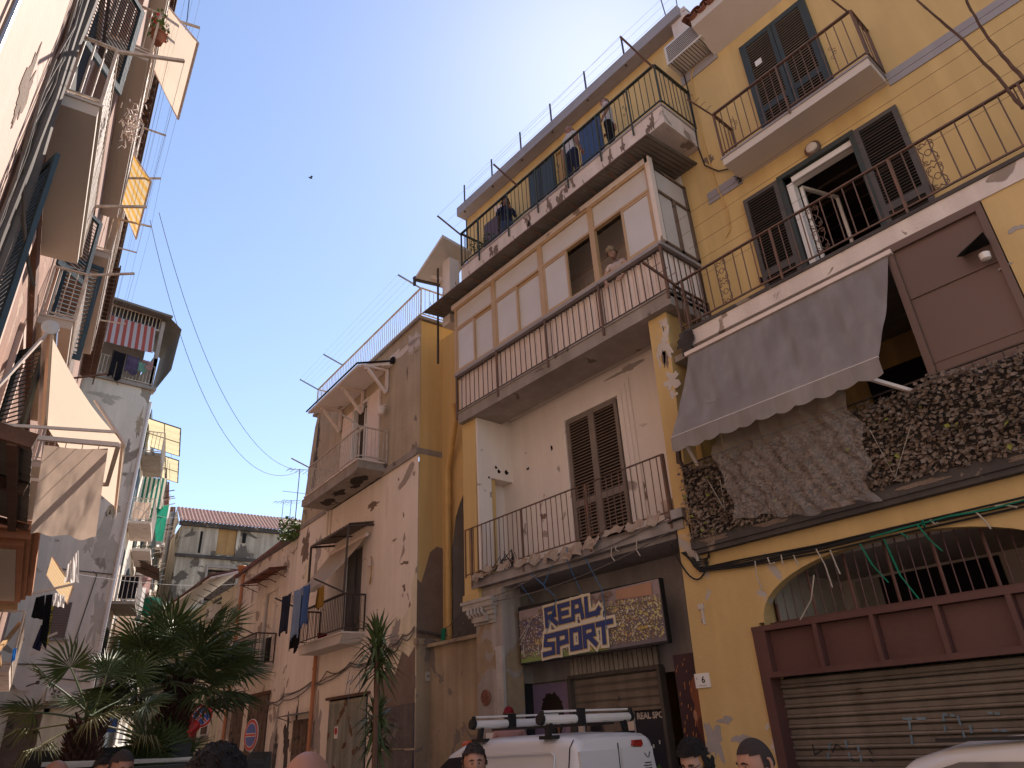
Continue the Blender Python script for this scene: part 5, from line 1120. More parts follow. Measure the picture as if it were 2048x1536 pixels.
# REAL SPORT letters as strokes
LT = {'R': [((0,0),(0,1)), ((0,1),(.78,1)), ((.78,1),(.82,.55)), ((.82,.55),(.25,.48)), ((.35,.48),(.92,0))], 'E': [((.05,0),(.05,1)), ((.05,1),(.9,1)), ((.05,.5),(.75,.5)), ((.05,0),(.9,0))],
      'A': [((0,0),(.12,1)), ((.12,1),(.72,1)), ((.72,1),(.85,0)), ((.06,.42),(.8,.42))], 'L': [((.05,1),(0,0)), ((0,0),(.95,.02)), ((.8,0),(1.05,.22))],
      'S': [((.95,1),(.12,1)), ((.12,1),(.02,.55)), ((.02,.55),(.80,.48)), ((.80,.48),(.80,.02)), ((.80,.02),(-.1,0))], 'P': [((0,0),(.03,1)), ((.03,1),(.85,1)), ((.85,1),(.85,.48)), ((.85,.48),(.05,.42))],
      'O': [((.05,0),(.05,1)), ((.05,1),(.85,1)), ((.85,1),(.85,0)), ((.85,0),(.05,0))], 'T': [((-.05,1),(1.1,1)), ((.42,1),(.42,0))]}
def word(w_, u0, z0, h, wd, slant, rise):
    out = []
    for i, ch in enumerate(w_):
        for (a, c) in LT[ch]:
            P_ = []
            for x, y in (a, c): X = i*wd*1.24+x*wd; P_.append((u0-(X+slant*y*h), z0+y*h+rise*X))
            out.append(P_)
    return out
segs = word('REAL', 8.92, 3.43, .25, .255, -.02, .028)+word('SPORT', 9.0, 2.985, .27, .250, .04, .03)
for nm, th, d in (('ivory', .175, .024), ('gold', .106, .030), ('navy', .080, .036)):
    b = MB()
    for i_, (p, q) in enumerate(segs):
        y = W3+d+.00012*i_; P0 = Vector((p[0], y, p[1])); Q0 = Vector((q[0], y, q[1])); e = (Q0-P0).normalized()*th*.5; b.bar(P0-e, Q0+e, th, .004, up=(0, 1, 0))
    b.build('lettering', M[nm], T_)
b = MB(); cc = Vector((8.62, .95, 4.02)); 
for a, c in (((8.9, .97, 4.25), cc), ((8.35, .97, 4.30), cc), (cc, (8.62, .9, 3.93)), (cc, (8.62, .7, 3.85)), ((8.6, .7, 3.82), (9.0, .64, 3.25)), ((9.0, .64, 3.25), (9.0, .64, 3.0)), ((9.2, .97, 4.15), (9.2, .66, 3.84)), ((8.0, .97, 4.28), (8.05, .66, 3.82)), ((7.62, .97, 4.30), (7.6, .66, 3.80)), ((7.6, .66, 3.8), (7.58, .66, 3.2)), ((7.95, 1, 4.5), (8.0, .97, 4.25))):
    b.tube(sag(a, c, -.0, 3), .009, 4)
solo('string', b, M['blue_rib'], 'tangled light blue strings tied above the REAL SPORT sign', 'strings', FA, (8.5, .9, 4.2))
# posters on the shop front, generic portraits
def poster(pts, w0, col, name, label, cat, F=FA):
    T = thing(name, label, cat, F, (sum(p[0] for p in pts)/len(pts), w0, min(p[1] for p in pts)))
    b = MB(); b.prism(pts, w0, w0+.012); b.build('board', signcol(label[:12].replace(' ', '_'), col), T); return T
T_ = poster([(10.05, 0.3), (9.08, 0.3), (9.08, 2.57), (10.05, 2.60)][::-1], .04, (.30, .22, .34), 'poster', 'purple poster of a head with dark curly hair left of the shop door', 'poster')
def disc(T, u, z, ru, rz, w0, mt, name='print', n=20, jag=0, seed=0, a0=0, a1=6.2832):
    rnd = random.Random(seed); b = MB(); b.add([(u+ru*(1+rnd.uniform(-jag, jag))*math.cos(a0+(a1-a0)*k/n), w0, z+rz*(1+rnd.uniform(-jag, jag))*math.sin(a0+(a1-a0)*k/n)) for k in range(n)], [tuple(range(n))]); return b.build(name, mt, T)
skin_print = signcol('print_skin', (.34, .17, .10)); hair_print = signcol('print_hair', (.035, .025, .02)); lilac = signcol('print_lilac', (.42, .33, .42))
disc(T_, 9.2, 1.2, .14, .8, .053, lilac)
disc(T_, 9.58, 2.08, .27, .36, .054, hair_print, jag=.12, n=40, seed=2); disc(T_, 9.58, 1.92, .17, .27, .056, skin_print); disc(T_, 9.58, 2.25, .25, .17, .058, hair_print, jag=.15, n=34, seed=4)
for du in (-.07, .07): disc(T_, 9.58+du, 2.0, .035, .012, .060, hair_print, n=8); disc(T_, 9.58+du, 1.96, .022, .010, .060, M['signwhite'], n=8)
disc(T_, 9.58, 1.76, .06, .015, .060, hair_print, n=8)
T_ = poster([(6.56, 0.3), (6.04, 0.3), (6.00, 2.72), (6.54, 2.72)][::-1], .48, (.06, .03, .035), 'poster', 'dark poster of a bearded face in profile with orange sparks right of the shop door', 'poster')
br_ = signcol('print_bronze', (.26, .09, .045)); hl_ = signcol('print_highlight', (.50, .26, .16))
disc(T_, 6.12, 2.22, .21, .24, .494, br_); disc(T_, 6.14, 1.92, .18, .26, .495, br_); disc(T_, 6.12, 1.78, .17, .17, .497, signcol('print_beard', (.13, .045, .03)), jag=.08, n=28)
disc(T_, 6.08, 2.08, .07, .02, .498, hair_print, n=8); disc(T_, 6.08, 2.05, .035, .015, .499, M['signwhite'], n=8); disc(T_, 6.08, 2.05, .013, .013, .500, hair_print, n=8); disc(T_, 6.03, 1.98, .03, .06, .4985, hl_, n=8); disc(T_, 6.30, 1.94, .03, .07, .4985, hl_, n=10); disc(T_, 6.04, 1.84, .04, .014, .4995, hl_, n=8)
disc(T_, 6.10, 2.28, .12, .06, .4983, hl_, n=12)
b = MB(); rs = random.Random(8); sp_ = signcol('print_spark', (.75, .30, .08))
for k in range(26): u = rs.uniform(6.3, 6.52); z = rs.uniform(1.5, 2.68); b.bar((u, .4965, z), (u-.012, .4965, z+rs.uniform(.02, .07)), .008, .001, up=(0, 1, 0))
b.build('print', sp_, T_)
b = MB(); b.box(10.055, 10.078, .03, .47, .3, 2.62); b.build('black_board', M['ink'], TA)
b = MB(); b.box(9.1, 10.04, -.0, .03, 2.605, 2.62); b.build('poster_rail', M['shut_grey'], TA)
# right door leaf decoration: stadium print and letters
T_ = poster([(7.74, .3), (7.18, .3), (7.18, 2.16), (7.74, 2.14)][::-1], .025, (.03, .03, .045), 'window_poster', 'dark window poster with a stadium pitch and the letters REAL SPO', 'poster')
textmesh('REAL SPO', M['soffit'], .12, FA, T_, 7.46, .04, 1.98, .001, 0, .004)
b = MB(); b.prism([(7.72, .4), (7.2, .4), (7.22, 1.0), (7.4, 1.35), (7.72, 1.05)][::-1], .038, .040); b.build('print', signcol('print_green', (.07, .16, .04)), T_)
b = MB(); b.tube([(7.46+.05*math.cos(a*.52), .043, 1.05+.05*math.sin(a*.52)) for a in range(13)], .008, 4); b.build('print', M['signwhite'], T_)
b = MB()
for k in range(5): b.tube([(7.7-.12*k, .042, 1.55+.05*(k % 2)), (7.7-.12*k, .042, 1.6+.05*(k % 2))], .012, 5)
b.build('print', M['signwhite'], T_)
# number plate, street sign, medallion, roadside things
u, z = at(FA, 1406, 1361, P); T_ = thing('house_number', 'white house number plate with a 6 on the yellow wall', 'sign', FA, (u, P, z))
b = MB(); b.box(u-.11, u+.11, P, P+.02, z-.085, z+.085); b.build('plate', M['signwhite'], T_); textmesh('6', M['ink'], .11, FA, T_, u-.02, P+.021, z+.005, .001, 0, .002); textmesh('L.', M['ink'], .04, FA, T_, u+.07, P+.021, z+.03, .001)
b = MB(); b.box(u-.06, u+.06, P+.02, P+.022, z-.062, z-.058); b.build('line', M['ink'], T_)
u, z = at(FA, 1405, 1222, P); b = MB(); b.box(u-.04, u+.05, P, P+.025, z+.02, z+.09); b.box(u-.02, u+.01, P, P+.02, z-.17, z+.02); solo('wall_tape', b, M['scar'], 'strip of pale tape under a small terracotta tile on the yellow wall', 'tape', FA, (u, P, z))
u, z = atu(FE, 867, 1353, 0)[0:2] if False else (0, 0)
T_ = thing('street_sign', 'pale stone street name plate reading VICO SALVATI on the stained lower wall', 'sign', FE, (0, 0, 2.95))
q = ray(867, 1353); w_s, z_s = atu(FB, 867, 1353, -.035)
b = MB(); us_ = w_s; b.box(-us_ if False else us_-.2, us_+.2, .035, .06, z_s-.09, z_s+.09)
# FE: u runs towards the left building, w towards the camera
b.build('plate', M['stonecar'], T_); textmesh('VICO SALVATI', M['ink'], .055, FE, T_, us_, .0615, z_s, .001, 0, .001)
u, z = at(FA, 973, 1395, P-.05); T_ = thing('medallion', 'round terracotta medallion with raised lettering on the shop pillar', 'plaque', FA, (u, P-.05, z))
b = MB(); b.lathe((u, P-.05, z), [(.125, 0), (.13, .02), (.115, .035), (.11, .022)], 24, axis='y'); b.build('disc', M['tile'], T_)
for k, s_ in enumerate(('VIA', 'SPORT', 'CLUB')): textmesh(s_, M['tile'], .055, FA, T_, u, P-.02, z+.06-.06*k, .005, 0, .001)
u, z = at(FA, 980, 1487, P-.05); b = MB(); b.box(u-.13, u+.09, P-.05, P-.04, z-.14, z+.16); T_ = solo('sticker', b, M['signwhite'], 'white sticker lettered ATHA low on the shop pillar', 'sticker', FA, (u, P-.05, z)); textmesh('ATHA', M['navy'], .07, FA, T_, u-.02, P-.038, z+.04, .001, 0, .003)
# cables along the yellow wall and ribbons
T_ = thing('cable_bundle', 'black cables strung over the garage arch with ribbon scraps', 'cables', FA, (3, P, 3.8))
b = MB(); base = [at(FA, *p, P+.05) for p in ((1385, 1118), (1400, 1140), (1480, 1128), (1640, 1098), (1800, 1060), (2048, 1005))]
for dz, r in ((0, .02), (.05, .012), (-.035, .012), (.02, .009)):
    b.tube([(u, P+.05+.01*math.sin(u*9+dz*90), z+dz*(1 if i > 1 else .5)+.01*math.sin(u*5+dz*70)) for i, (u, z) in enumerate(base)]+[(0, P+.05, base[-1][1]+dz+.1)], r, 6)
b.tube(sag((5.9, P+.05, 4.1), (5.35, P+.05, 3.75), .35, 10), .012, 5); b.tube([(5.5, P+.06, 3.7), (5.55, P+.05, 4.3), (5.62, P+.05, 4.42), (5.9, P+.05, 4.40)], .014, 5)
for k in range(5): b.tube(sag((5.75-.02*k, P+.06, 3.95), (5.3, P+.06, 3.80+.02*k), .06+.05*k, 8), .008, 4)
b.build('cable', M['cable'], T_)
b = MB(); b.tube([(5.5, P+.05, 4.05), (5.5, P+.05, 3.78)], .03, 8); b.build('conduit', M['pipeg'], T_)
b = MB()
for p, q, q2 in (((1510, 1122), (1512, 1150), (1524, 1178)), ((1535, 1115), (1540, 1128), (1550, 1125)), ((1562, 1110), (1565, 1125), (1568, 1130)), ((1587, 1110), (1590, 1118), (1597, 1130)), ((1632, 1098), (1650, 1130), (1665, 1175)), ((1660, 1100), (1668, 1120), (1680, 1148)), ((1628, 1150), (1622, 1200), (1600, 1240)), ((1950, 1022), (1968, 1040), (1982, 1058)), ((1990, 1012), (2010, 1010), (2035, 1015)), ((1860, 1040), (1870, 1048), (1876, 1045))):
    b.tube([(at(FA, *k, P+.09)[0], P+.09, at(FA, *k, P+.09)[1]) for k in (p, q, q2)], .009, 4)
b.build('pale_ribbon', M['white_rib'], T_)
b = MB()
for p, q, q2 in (((1720, 1088), (1745, 1130), (1777, 1165)), ((1768, 1078), (1800, 1150), (1838, 1198)), ((1835, 1050), (1860, 1080), (1885, 1102)), ((1740, 1075), (1800, 1058), (1900, 1032)), ((1900, 1032), (1980, 1018), (2048, 1000)), ((1800, 1065), (1812, 1072), (1818, 1076)), ((1845, 1040), (1850, 1055), (1842, 1045))):
    pp = [Vector((at(FA, *k, P+.1)[0], P+.1, at(FA, *k, P+.1)[1])) for k in (p, q, q2)]
    b.bar(pp[0], pp[1], .018, .005, up=(0, 1, 0)); b.bar(pp[1], pp[2], .014, .005, up=(0, 1, 0))
b.build('green_ribbon', M['green_rib'], T_)
b = MB()
for k in range(5): b.tube([(12.68+.02*k, .1, 3.9), (12.7+.03*k, .14, 3.5-.1*k), (12.62+.05*k, .12, 2.9-.12*k)], [.03, .02, .008], 5)
solo('ribbon', b, M['green_rib'], 'dark green ribbon hanging from the yellow downpipes', 'ribbon', FA, (12.7, .1, 3.8))
b = MB()
for a, c, s in (((10.9, .98, 4.05), (5.9, .99, 4.28), .22), ((10.9, .98, 4.08), (8.6, .99, 4.22), .1), ((8.6, .99, 4.22), (5.7, 1.0, 4.5), .05), ((10.8, 1.0, 3.95), (12.7, .1, 3.9), .05), ((10.8, 1.0, 3.7), (12.7, .1, 3.8), .15), ((10.8, 1.0, 3.72), (12.7, .1, 3.7), .2)): b.tube(sag(a, c, s), .009, 5)
solo('cable', b, M['cableg'], 'grey cables drooping under the loggia balcony', 'cables', FA, (8.3, .98, 4.2))
b = MB()
for p, L_ in ((7.0, .22), (6.5, .25), (6.9, .1)): b.tube([(p, 1.0, 4.3), (p+.02, 1.01, 4.3-L_*.6), (p-.03, 1.0, 4.3-L_)], .01, 4)
solo('ribbon', b, M['white_rib'], 'two pale ribbon ends hanging under the loggia balcony', 'ribbon', FA, (6.8, 1, 4.3))
# black wire on the upper wall
b = MB(); pts = [(4.62, .04, 13.1), (4.6, .05, 12.6), (4.63, .04, 11.9), (4.66, .06, 11.2), (4.62, .05, 10.75), (4.4, .04, 10.45), (4.2, .04, 10.35), (4.05, .05, 10.15), (4.02, .08, 10.0), (4.08, .04, 9.95)]; b.tube(pts, .013, 5)
for k in range(12): b.tube([(4.05, .06, 10.02), (4.05+random.uniform(-.09, .09), .09, 10.0+random.uniform(-.1, .1))], .008, 4)
solo('cable', b, M['cable'], 'loose black cable ending in a knot on the grey band of the yellow wall', 'cables', FA, (4.3, .05, 10.5))
b = MB(); b.tube([(4.55, .03, 11.2), (4.5, .03, 10.2), (4.42, .03, 9.6), (4.45, .03, 9.2), (4.55, .03, 9.1)], .014, 5); b.tube([(4.4, .03, 13.1), (4.5, .03, 12.9), (4.52, .03, 12.4), (4.55, .03, 11.2)], .012, 5); b.build('conduit', M['pipey'], TA)
b = MB()
for k in range(5): z0 = 9.28+.0*k; b.tube([(4.95, .35+.12*k, 8.4+.22*k), (-3, .35+.12*k, 8.45+.22*k)], .003, 3)
b.bar((-.4, .93, 8.08), (-.45, 1.55, 8.75), .035); b.bar((5.1, .93, 8.06), (5.25, 1.5, 8.35), .035)
for k in range(4): q = Vector((5.1, .93, 8.06)).lerp(Vector((5.25, 1.5, 8.35)), .3+.22*k); b.tube([q, q+Vector((-.18, 0, .01))], .006, 4)
b.build('clothes_line', M['rail'], TA)
# vine stems at the top right
T_ = thing('climbing_vine', 'bare brown climbing stems crossing the top right corner', 'plant', FA, (.3, 1, 8))
for pts in (((1826, -8), (1880, 40), (1945, 100), (1998, 160), (2030, 200), (2052, 225)), ((1930, -8), (1960, 50), (2005, 115), (2052, 165))):
    b = MB(); P3 = [(at(FA, *p, 1.0)[0], 1.0+.02*i, at(FA, *p, 1.0)[1]) for i, p in enumerate(pts)]
    Q3 = []
    for a, c in zip(P3, P3[1:]):
        for f in range(4): Q3.append(Vector(a).lerp(Vector(c), f/4)+Vector((random.uniform(-.008, .008), 0, random.uniform(-.008, .008))))
    b.tube(Q3+[P3[-1]], [.012+.012*k/len(Q3) for k in range(len(Q3)+1)], 6); b.build('stem', M['woodbeam'], T_)
    b = MB(); b.tube([q+Vector((.012*math.sin(k), .015, .012*math.cos(k))) for k, q in enumerate(Q3)], .006, 4); b.build('tendril', M['woodbeam'], T_)
# things on the balconies
T_ = thing('cupboard', 'brown wooden cupboard on the left end of the top balcony', 'cupboard', FA, (10.05, .3, 11.66))
b = MB(); b.box(9.8, 10.35, .1, .5, 11.67, 13.0); b.build('carcass', M['door_wood'], T_)
for a in (9.82, 10.09): q = MB(); q.box(a, a+.25, .5, .52, 11.75, 12.95); q.build('door', M['redbrown'], T_)
b = MB(); b.lathe((9.95, .3, 13.0), [(.05, 0), (.08, .02), (.07, .1), (.14, .3), (.16, .34), (.12, .36)], 14); solo('vase', b, M['alupanel'], 'white urn on top of the brown cupboard', 'urn', FA, (9.95, .3, 13.0), smooth=True)
def plant(label, F, u, w_, z, r, h, n=60, fl=None, mt='ivy', grp=None, pot=True, s=.05):
    T = thing('potted_plant' if pot else 'plant', label, 'plant', F, (u, w_, z), grp)
    if pot: b = MB(); b.lathe((u, w_, z), [(.07, 0), (.1, .16), (.115, .17), (.115, .2), (.09, .2)], 12); b.build('pot', M['tile'], T)
    rnd = random.Random(int(abs(u*100)+z*10)); b = MB(); f2 = MB()
    for k in range(n):
        a = rnd.uniform(0, 6.28); rr = r*math.sqrt(rnd.random()); hh = rnd.uniform(.1, 1)*h; c = Vector((u+rr*math.cos(a), w_+rr*math.sin(a), z+(.18 if pot else 0)+hh)); d = Vector((rnd.uniform(-1, 1), rnd.uniform(-1, 1), rnd.uniform(-.6, .8))).normalized(); e = d.orthogonal().normalized()
        tgt = f2 if fl and rnd.random() < .3 else b; tgt.add([c-e*s*.5, c-d*s*.6, c+e*s*.5, c+d*s*.8], [(0, 1, 2, 3)])
        if k % 6 == 0: b.tube([(u, w_, z+.1), c], .004, 3)
    b.build('foliage', M[mt], T, kind='stuff')
    if f2.v: f2.build('flowers', M[fl], T, kind='stuff')
    return T
plant('leafy pot plant beside the cupboard on the top balcony', FA, 10.2, .8, 11.66, .22, .35, 80, mt='palm')
plant('dark pot plant on the top balcony next to the leafy one', FA, 9.75, .85, 11.66, .2, .25, 70, mt='palm')
plant('trailing pot plant with pink flowers high on the left building', FL, -8.75, .62, 11.5, .2, .35, 110, fl='redflower')
plant('bright green pot plant behind the railing on the left building', FL, -15.2, .42, 7.7, .3, .5, 130)
plant('bush of ivy growing from the wall top of the pink building', FB, 8.0, .2, 7.6, .38, .75, 260, pot=False, s=.09)
b = MB(); b.lathe((13.3, .1, 7.72), [(.10, 0), (.15, .18), (.17, .2), (.15, .22)], 14); solo('flower_pot', b, M['pipeo'], 'round orange pot on the coping of the low pink house', 'pot', FB, (13.3, .1, 7.72), smooth=True)
b = MB(); b.lathe((3.9+.7, .25, 4.2), [(.1, 0), (.13, .2), (.14, .22), (.12, .22)], 14); solo('flower_pot', b, M['redlamp'], 'red pot at the left end of the lower pink balcony', 'pot', FB, (4.6, .25, 4.2), smooth=True)
b = MB(); b.lathe((5.98, .75, 4.55), [(.12, 0), (.14, .22), (.15, .23), (.13, .24)], 14); solo('bucket', b, M['alupanel'], 'white bucket at the right end of the loggia balcony', 'bucket', FA, (5.98, .75, 4.55), smooth=True)
# torn cardboard along the loggia railing
T_ = thing('cardboard', 'torn folded cardboard stuffed along the foot of the loggia railing', 'cardboard', FA, (8, P, 4.5))
for k, (u, wd, h, sag_) in enumerate(((10.3, .35, .12, -.02), (9.95, .25, .1, 0), (9.55, .3, .1, .02), (9.1, .35, .10, -.01), (8.75, .3, .14, 0), (8.35, .35, .13, -.03), (7.85, .45, .16, -.05), (7.4, .35, .14, -.02), (6.9, .4, .09, .03), (6.5, .35, .1, .01), (6.15, .25, .12, .03), (10.1, .3, .08, .05))):
    rnd = random.Random(k); b = MB()
    def cf(i, j): return (u-wd/2+wd*i+.02*rnd.uniform(-1, 1), P+.03+.07*j+.05*math.sin(i*7+k)*j+rnd.uniform(-.01, .01), 4.56+sag_-h*j*1.3+.03*math.sin(i*9+k*2)+rnd.uniform(-.012, .012))
    b.grid(cf, 8, 5); b.build('piece', M['cardboard'], T_)
b = MB()
for k in range(9): a = random.uniform(9.6, 10.1); b.tube([(a, .6, 4.5), (a+random.uniform(-.2, .2), .7, 4.7+random.uniform(0, .2)), (a+random.uniform(-.3, .3), .8, 4.55)], .012, 4)
solo('debris', b, M['grime'], 'pile of dark debris in the left corner of the loggia balcony', 'debris', FA, (9.8, .7, 4.5))
# ------------------------------------------------------------------ pink building extras
T_ = thing('awning', 'cream awning with a wavy hem over the lower pink balcony', 'awning', FB, (3.6, .2, 6.4))
def aw2(i, j): 
    p = Vector((2.45, .12, 6.52)).lerp(Vector((4.75, .12, 6.52)), i); q = Vector((2.95, .92, 5.42)).lerp(Vector((5.25, .92, 5.38)), i); r = p.lerp(q, j); r.z -= .05*math.sin(math.pi*j); return r
b = MB(); b.grid(aw2, 30, 10); b.build('canopy', M['awning_cream'], T_, smooth=True)
b = MB(); b.grid(lambda i, j: Vector((2.95, .93, 5.42)).lerp(Vector((5.25, .93, 5.38)), i)+Vector((0, .02*math.sin(i*20)*j, -(.13+.02*math.sin(i*48))*j)), 60, 3); b.build('valance', M['awning_cream'], T_, smooth=True)
b = MB(); b.tube([(2.42, .12, 6.54), (4.78, .12, 6.54)], .05, 8); b.build('roller', M['alupanel'], T_)
def garment(F, p, q, drop, label, mt, T=None, cat='laundry', taper=0, name='laundry', seed=0, grp=None, legs=False):
    p = Vector(p); q = Vector(q); d = (q-p); nrm = Vector((-d.y, d.x, 0)).normalized(); b = MB(); rnd = random.Random(seed); ph = rnd.uniform(0, 6)
    def fn(i, j, lo=0, hi=1):
        i2 = lo+(hi-lo)*i; c = .5*(lo+hi); i2 = c+(i2-c)*(1-taper*j); r = p+d*i2; return r+nrm*(.03*math.sin(i2*9+ph)*(.3+j)+.02*math.sin(i2*21+ph+j*2))+Vector((0, 0, -drop*j*(1+.06*math.sin(i2*7+ph))-.02*math.sin(math.pi*i2)))
    if legs:
        b.grid(lambda i, j: fn(i, j*.35), 12, 5); b.grid(lambda i, j: fn(i, .35+.65*j, 0, .46), 8, 8); b.grid(lambda i, j: fn(i, .35+.65*j, .54, 1), 8, 8)
    else: b.grid(fn, 14, 12)
    o = solo(name, b, mt, label, cat, F, tuple((p+q)/2), grp, smooth=True)
    sm_ = o.modifiers.new('thickness', 'SOLIDIFY'); sm_.thickness = .006
    return o
cden = cloth('dark_denim', (.03, .035, .06), .2, .1); cblu = cloth('light_blue_cotton', (.30, .40, .58), .1, .35); cblu2 = cloth('mid_blue_cotton', (.10, .19, .42), .1, .35); cyel = cloth('mustard_cotton', (.40, .22, .05), .1, .3); cblk = cloth('black_cotton', (.015, .014, .018), .2, .05); cpur = cloth('mauve_print', (.16, .12, .2), .3, .3); cmint = cloth('mint_cotton', (.25, .48, .38), .1, .4); cwht = cloth('white_cotton', (.70, .68, .66), .05, .5); cpnk = cloth('pink_dots', (.6, .38, .36), .3, .4)
def LBp(f, line): p, q = LB[line]; return p.lerp(q, f)
garment(FB, LBp(.60, 2), LBp(.86, 2), .95, 'dark denim garment on the washing line of the lower pink balcony', cden, seed=1)
garment(FB, LBp(.56, 1), LBp(.76, 1), 1.3, 'black trousers hanging behind the dark denim on the pink balcony line', cblk, seed=2, legs=True)
garment(FB, LBp(.32, 2), LBp(.55, 2), 1.15, 'light blue towel hanging on the lower pink balcony line', cblu, seed=3)
garment(FB, LBp(.14, 2), LBp(.32, 2), .95, 'mid blue cloth hanging beside the light blue towel', cblu2, seed=4)
garment(FB, LBp(.06, 1), LBp(.2, 1), .5, 'mustard cloth at the right end of the pink balcony line', cyel, seed=5)
u, z = at(FB, 743, 1128, .03); T_ = thing('meter_box', 'small white meter box with a yellow cord on the pink wall', 'box', FB, (u, 0, z))
b = MB(); b.box(u-.02, u+.12, 0, .1, z-.05, z+.12); b.build('box', M['alupanel'], T_); b = MB(); b.tube([(u, .05, z+.2), (u-.05, .05, z+.1), (u-.04, .05, z-.3)], .014, 5); b.tube([(u-.03, .05, z-.3), (u-.06, .06, z-.45), (u-.0, .06, z-.5), (u-.02, .05, z-.3)], .012, 5); b.build('cord', M['ochrewood'], T_)
for px, py in ((912, 700), ): pass
b = MB()
for a, c in (((700, 1340), (690, 1390)), ((706, 1350), (700, 1370)), ((720, 1335), (719, 1380)), ((700, 1375), (695, 1405)), ((693, 1370), (700, 1360))):
    p, q = at(FB, *a, .1), at(FB, *c, .1); b.bar((p[0], .1, p[1]), (q[0], .1, q[1]), .02, .004, up=(0, 1, 0))
solo('string', b, M['blue_rib'], 'light blue strings dangling above the pale green garage door', 'strings', FB, (3.2, .1, 3.2))
b = MB(); u, z = at(FB, 672, 1465, .06); b.box(u-.1, u+.1, .055, .065, z-.13, z+.13); T_ = solo('notice', b, M['signwhite'], 'white notice with a red ring on the pale green garage door', 'notice', FB, (u, .06, z)); b = MB(); b.lathe((u, .065, z+.03), [(.08, 0), (.08, .004), (.055, .004)], 20, axis='y'); b.build('ring', M['signred'], T_)
# satellite dish, antennas, overhead cables, bird
T_ = thing('satellite_dish', 'grey satellite dish at the far end of the left building', 'satellite dish', FM, (-3.75, .5, 4.3))
b = MB(); b.lathe((-3.72, .5, 4.25), [(.02, -.08), (.2, -.05), (.36, .02), (.37, .03)], 20, axis='y'); b.build('dish', M['soffit'], T_); b = MB(); b.bar((-3.72, 0, 4.2), (-3.72, .45, 4.2), .04); b.bar((-3.72, .45, 4.0), (-4.0, .9, 4.1), .03); b.box(-4.06, -3.96, .85, .95, 4.05, 4.15); b.build('arm', M['raildark'], T_)
def antenna(px, py, depth, h, label):
    p = far(px, py, depth); T = thing('aerial', label, 'aerial', FW, (p.x, p.y, p.z-h)); b = MB(); b.tube([(p.x, p.y, p.z-h), (p.x, p.y, p.z)], .02, 5); b.build('mast', M['steel'], T)
    b = MB(); b.bar((p.x-.5, p.y, p.z-.1), (p.x+.5, p.y, p.z+.05), .02)
    for k in range(6): b.bar((p.x-.45+.17*k, p.y-.25, p.z-.1), (p.x-.45+.17*k, p.y+.25, p.z-.1), .012)
    b.bar((p.x-.6, p.y, p.z-1.0), (p.x+.3, p.y, p.z-.95), .015); b.build('elements', M['steel'], T)
antenna(600, 938, 27, 3.8, 'tall thin aerial beside the left end of the pink building'); antenna(567, 1003, 36, 1.8, 'small aerial behind the tiled roof, left of the tall aerial'); antenna(583, 1000, 36, 1.7, 'small aerial nearest the foot of the tall aerial')
T_ = thing('overhead_cable', 'two thin overhead cables sagging across the sky from the left building', 'cables', FW, (3, 15, 10))
b = MB()
for a, c, s in ((far(318, 425, 20), far(600, 940, 27), 1.9), (far(300, 440, 20), far(598, 942, 27), 2.6)): b.tube(sag(a, c, s, 24), .009, 4)
b.build('cable', M['cableg'], T_)
b = MB()
for a, c, s in ((far(150, 920, 17), far(372, 962+70, 40), .6), (far(130, 1145, 20), far(470, 1168, 36), .2), (far(365, 120, 15), far(385, -60, 14), .0)): b.tube(sag(a, c, s, 12), .008, 4)
b.build('cable', M['cable'], T_)
p = far(621, 356, 40); T_ = thing('bird', 'small dark bird flying in the open sky', 'bird', FW, tuple(p))
b = MB(); b.tube([p+Vector((-.12, 0, 0)), p, p+Vector((.12, 0, .02))], [.02, .05, .015], 6); b.add([p, p+Vector((-.02, .02, .14)), p+Vector((.08, 0, .16)), p+Vector((.06, 0, 0))], [(0, 1, 2, 3)]); b.add([p, p+Vector((-.02, -.1, .1)), p+Vector((.08, -.15, .08)), p+Vector((.06, 0, 0))], [(0, 1, 2, 3)]); b.build('body', M['cable'], T_)
# flue pipes by the alley
for px, py, dep, h in ((346, 1025, 44, 4.5), (333, 965, 40, 3.5)):
    p = far(px, py, dep); b = MB(); b.tube([(p.x, p.y, p.z-h), (p.x, p.y, p.z-.15)], .14 if h > 4 else .06, 10); b.tube([(p.x, p.y, p.z-.15), (p.x, p.y, p.z)], .2 if h > 4 else .07, 10); solo('flue_pipe', b, M['pipeg'], 'thick grey flue with a cap beside the tiled house' if h > 4 else 'thin leaning flue above the alley houses', 'chimney pipe', FW, (p.x, p.y, p.z-h))
# ------------------------------------------------------------------ left building awnings and washing
T_ = thing('awning', 'large cream awning unrolled over the first floor of the left building', 'awning', FL, (-9.5, .4, 6))
R0, R1 = Vector((-8.21, .39, 6.0)), Vector((-10.9, .42, 6.0)); 
f0 = atz(FL, 247, 885, 5.05); f1 = atz(FL, 232, 1015, 5.05); F0, F1 = Vector((f0[0], f0[1], 5.05)), Vector((f1[0], f1[1], 5.05))
def aw3(i, j): r = R0.lerp(R1, i).lerp(F0.lerp(F1, i), j); r.z -= .10*math.sin(math.pi*j); return r
b = MB(); b.grid(aw3, 20, 16); b.build('canopy', M['awning_white'], T_, smooth=True)
b = MB(); b.grid(lambda i, j: F0.lerp(F1, i)+Vector((0, .03*j, -.18*j)), 30, 2); b.build('valance', M['awning_white'], T_)
b = MB(); b.tube([R0+Vector((.06, 0, .02)), R1], .075, 14); b.build('roller', M['steel'], T_, smooth=False)
b = MB(); b.lathe(R0+Vector((.07, 0, .02)), [(.085, 0), (.085, .02), (.03, .03)], 18, axis='u'); b.build('end_cap', M['aluwhite'], T_)
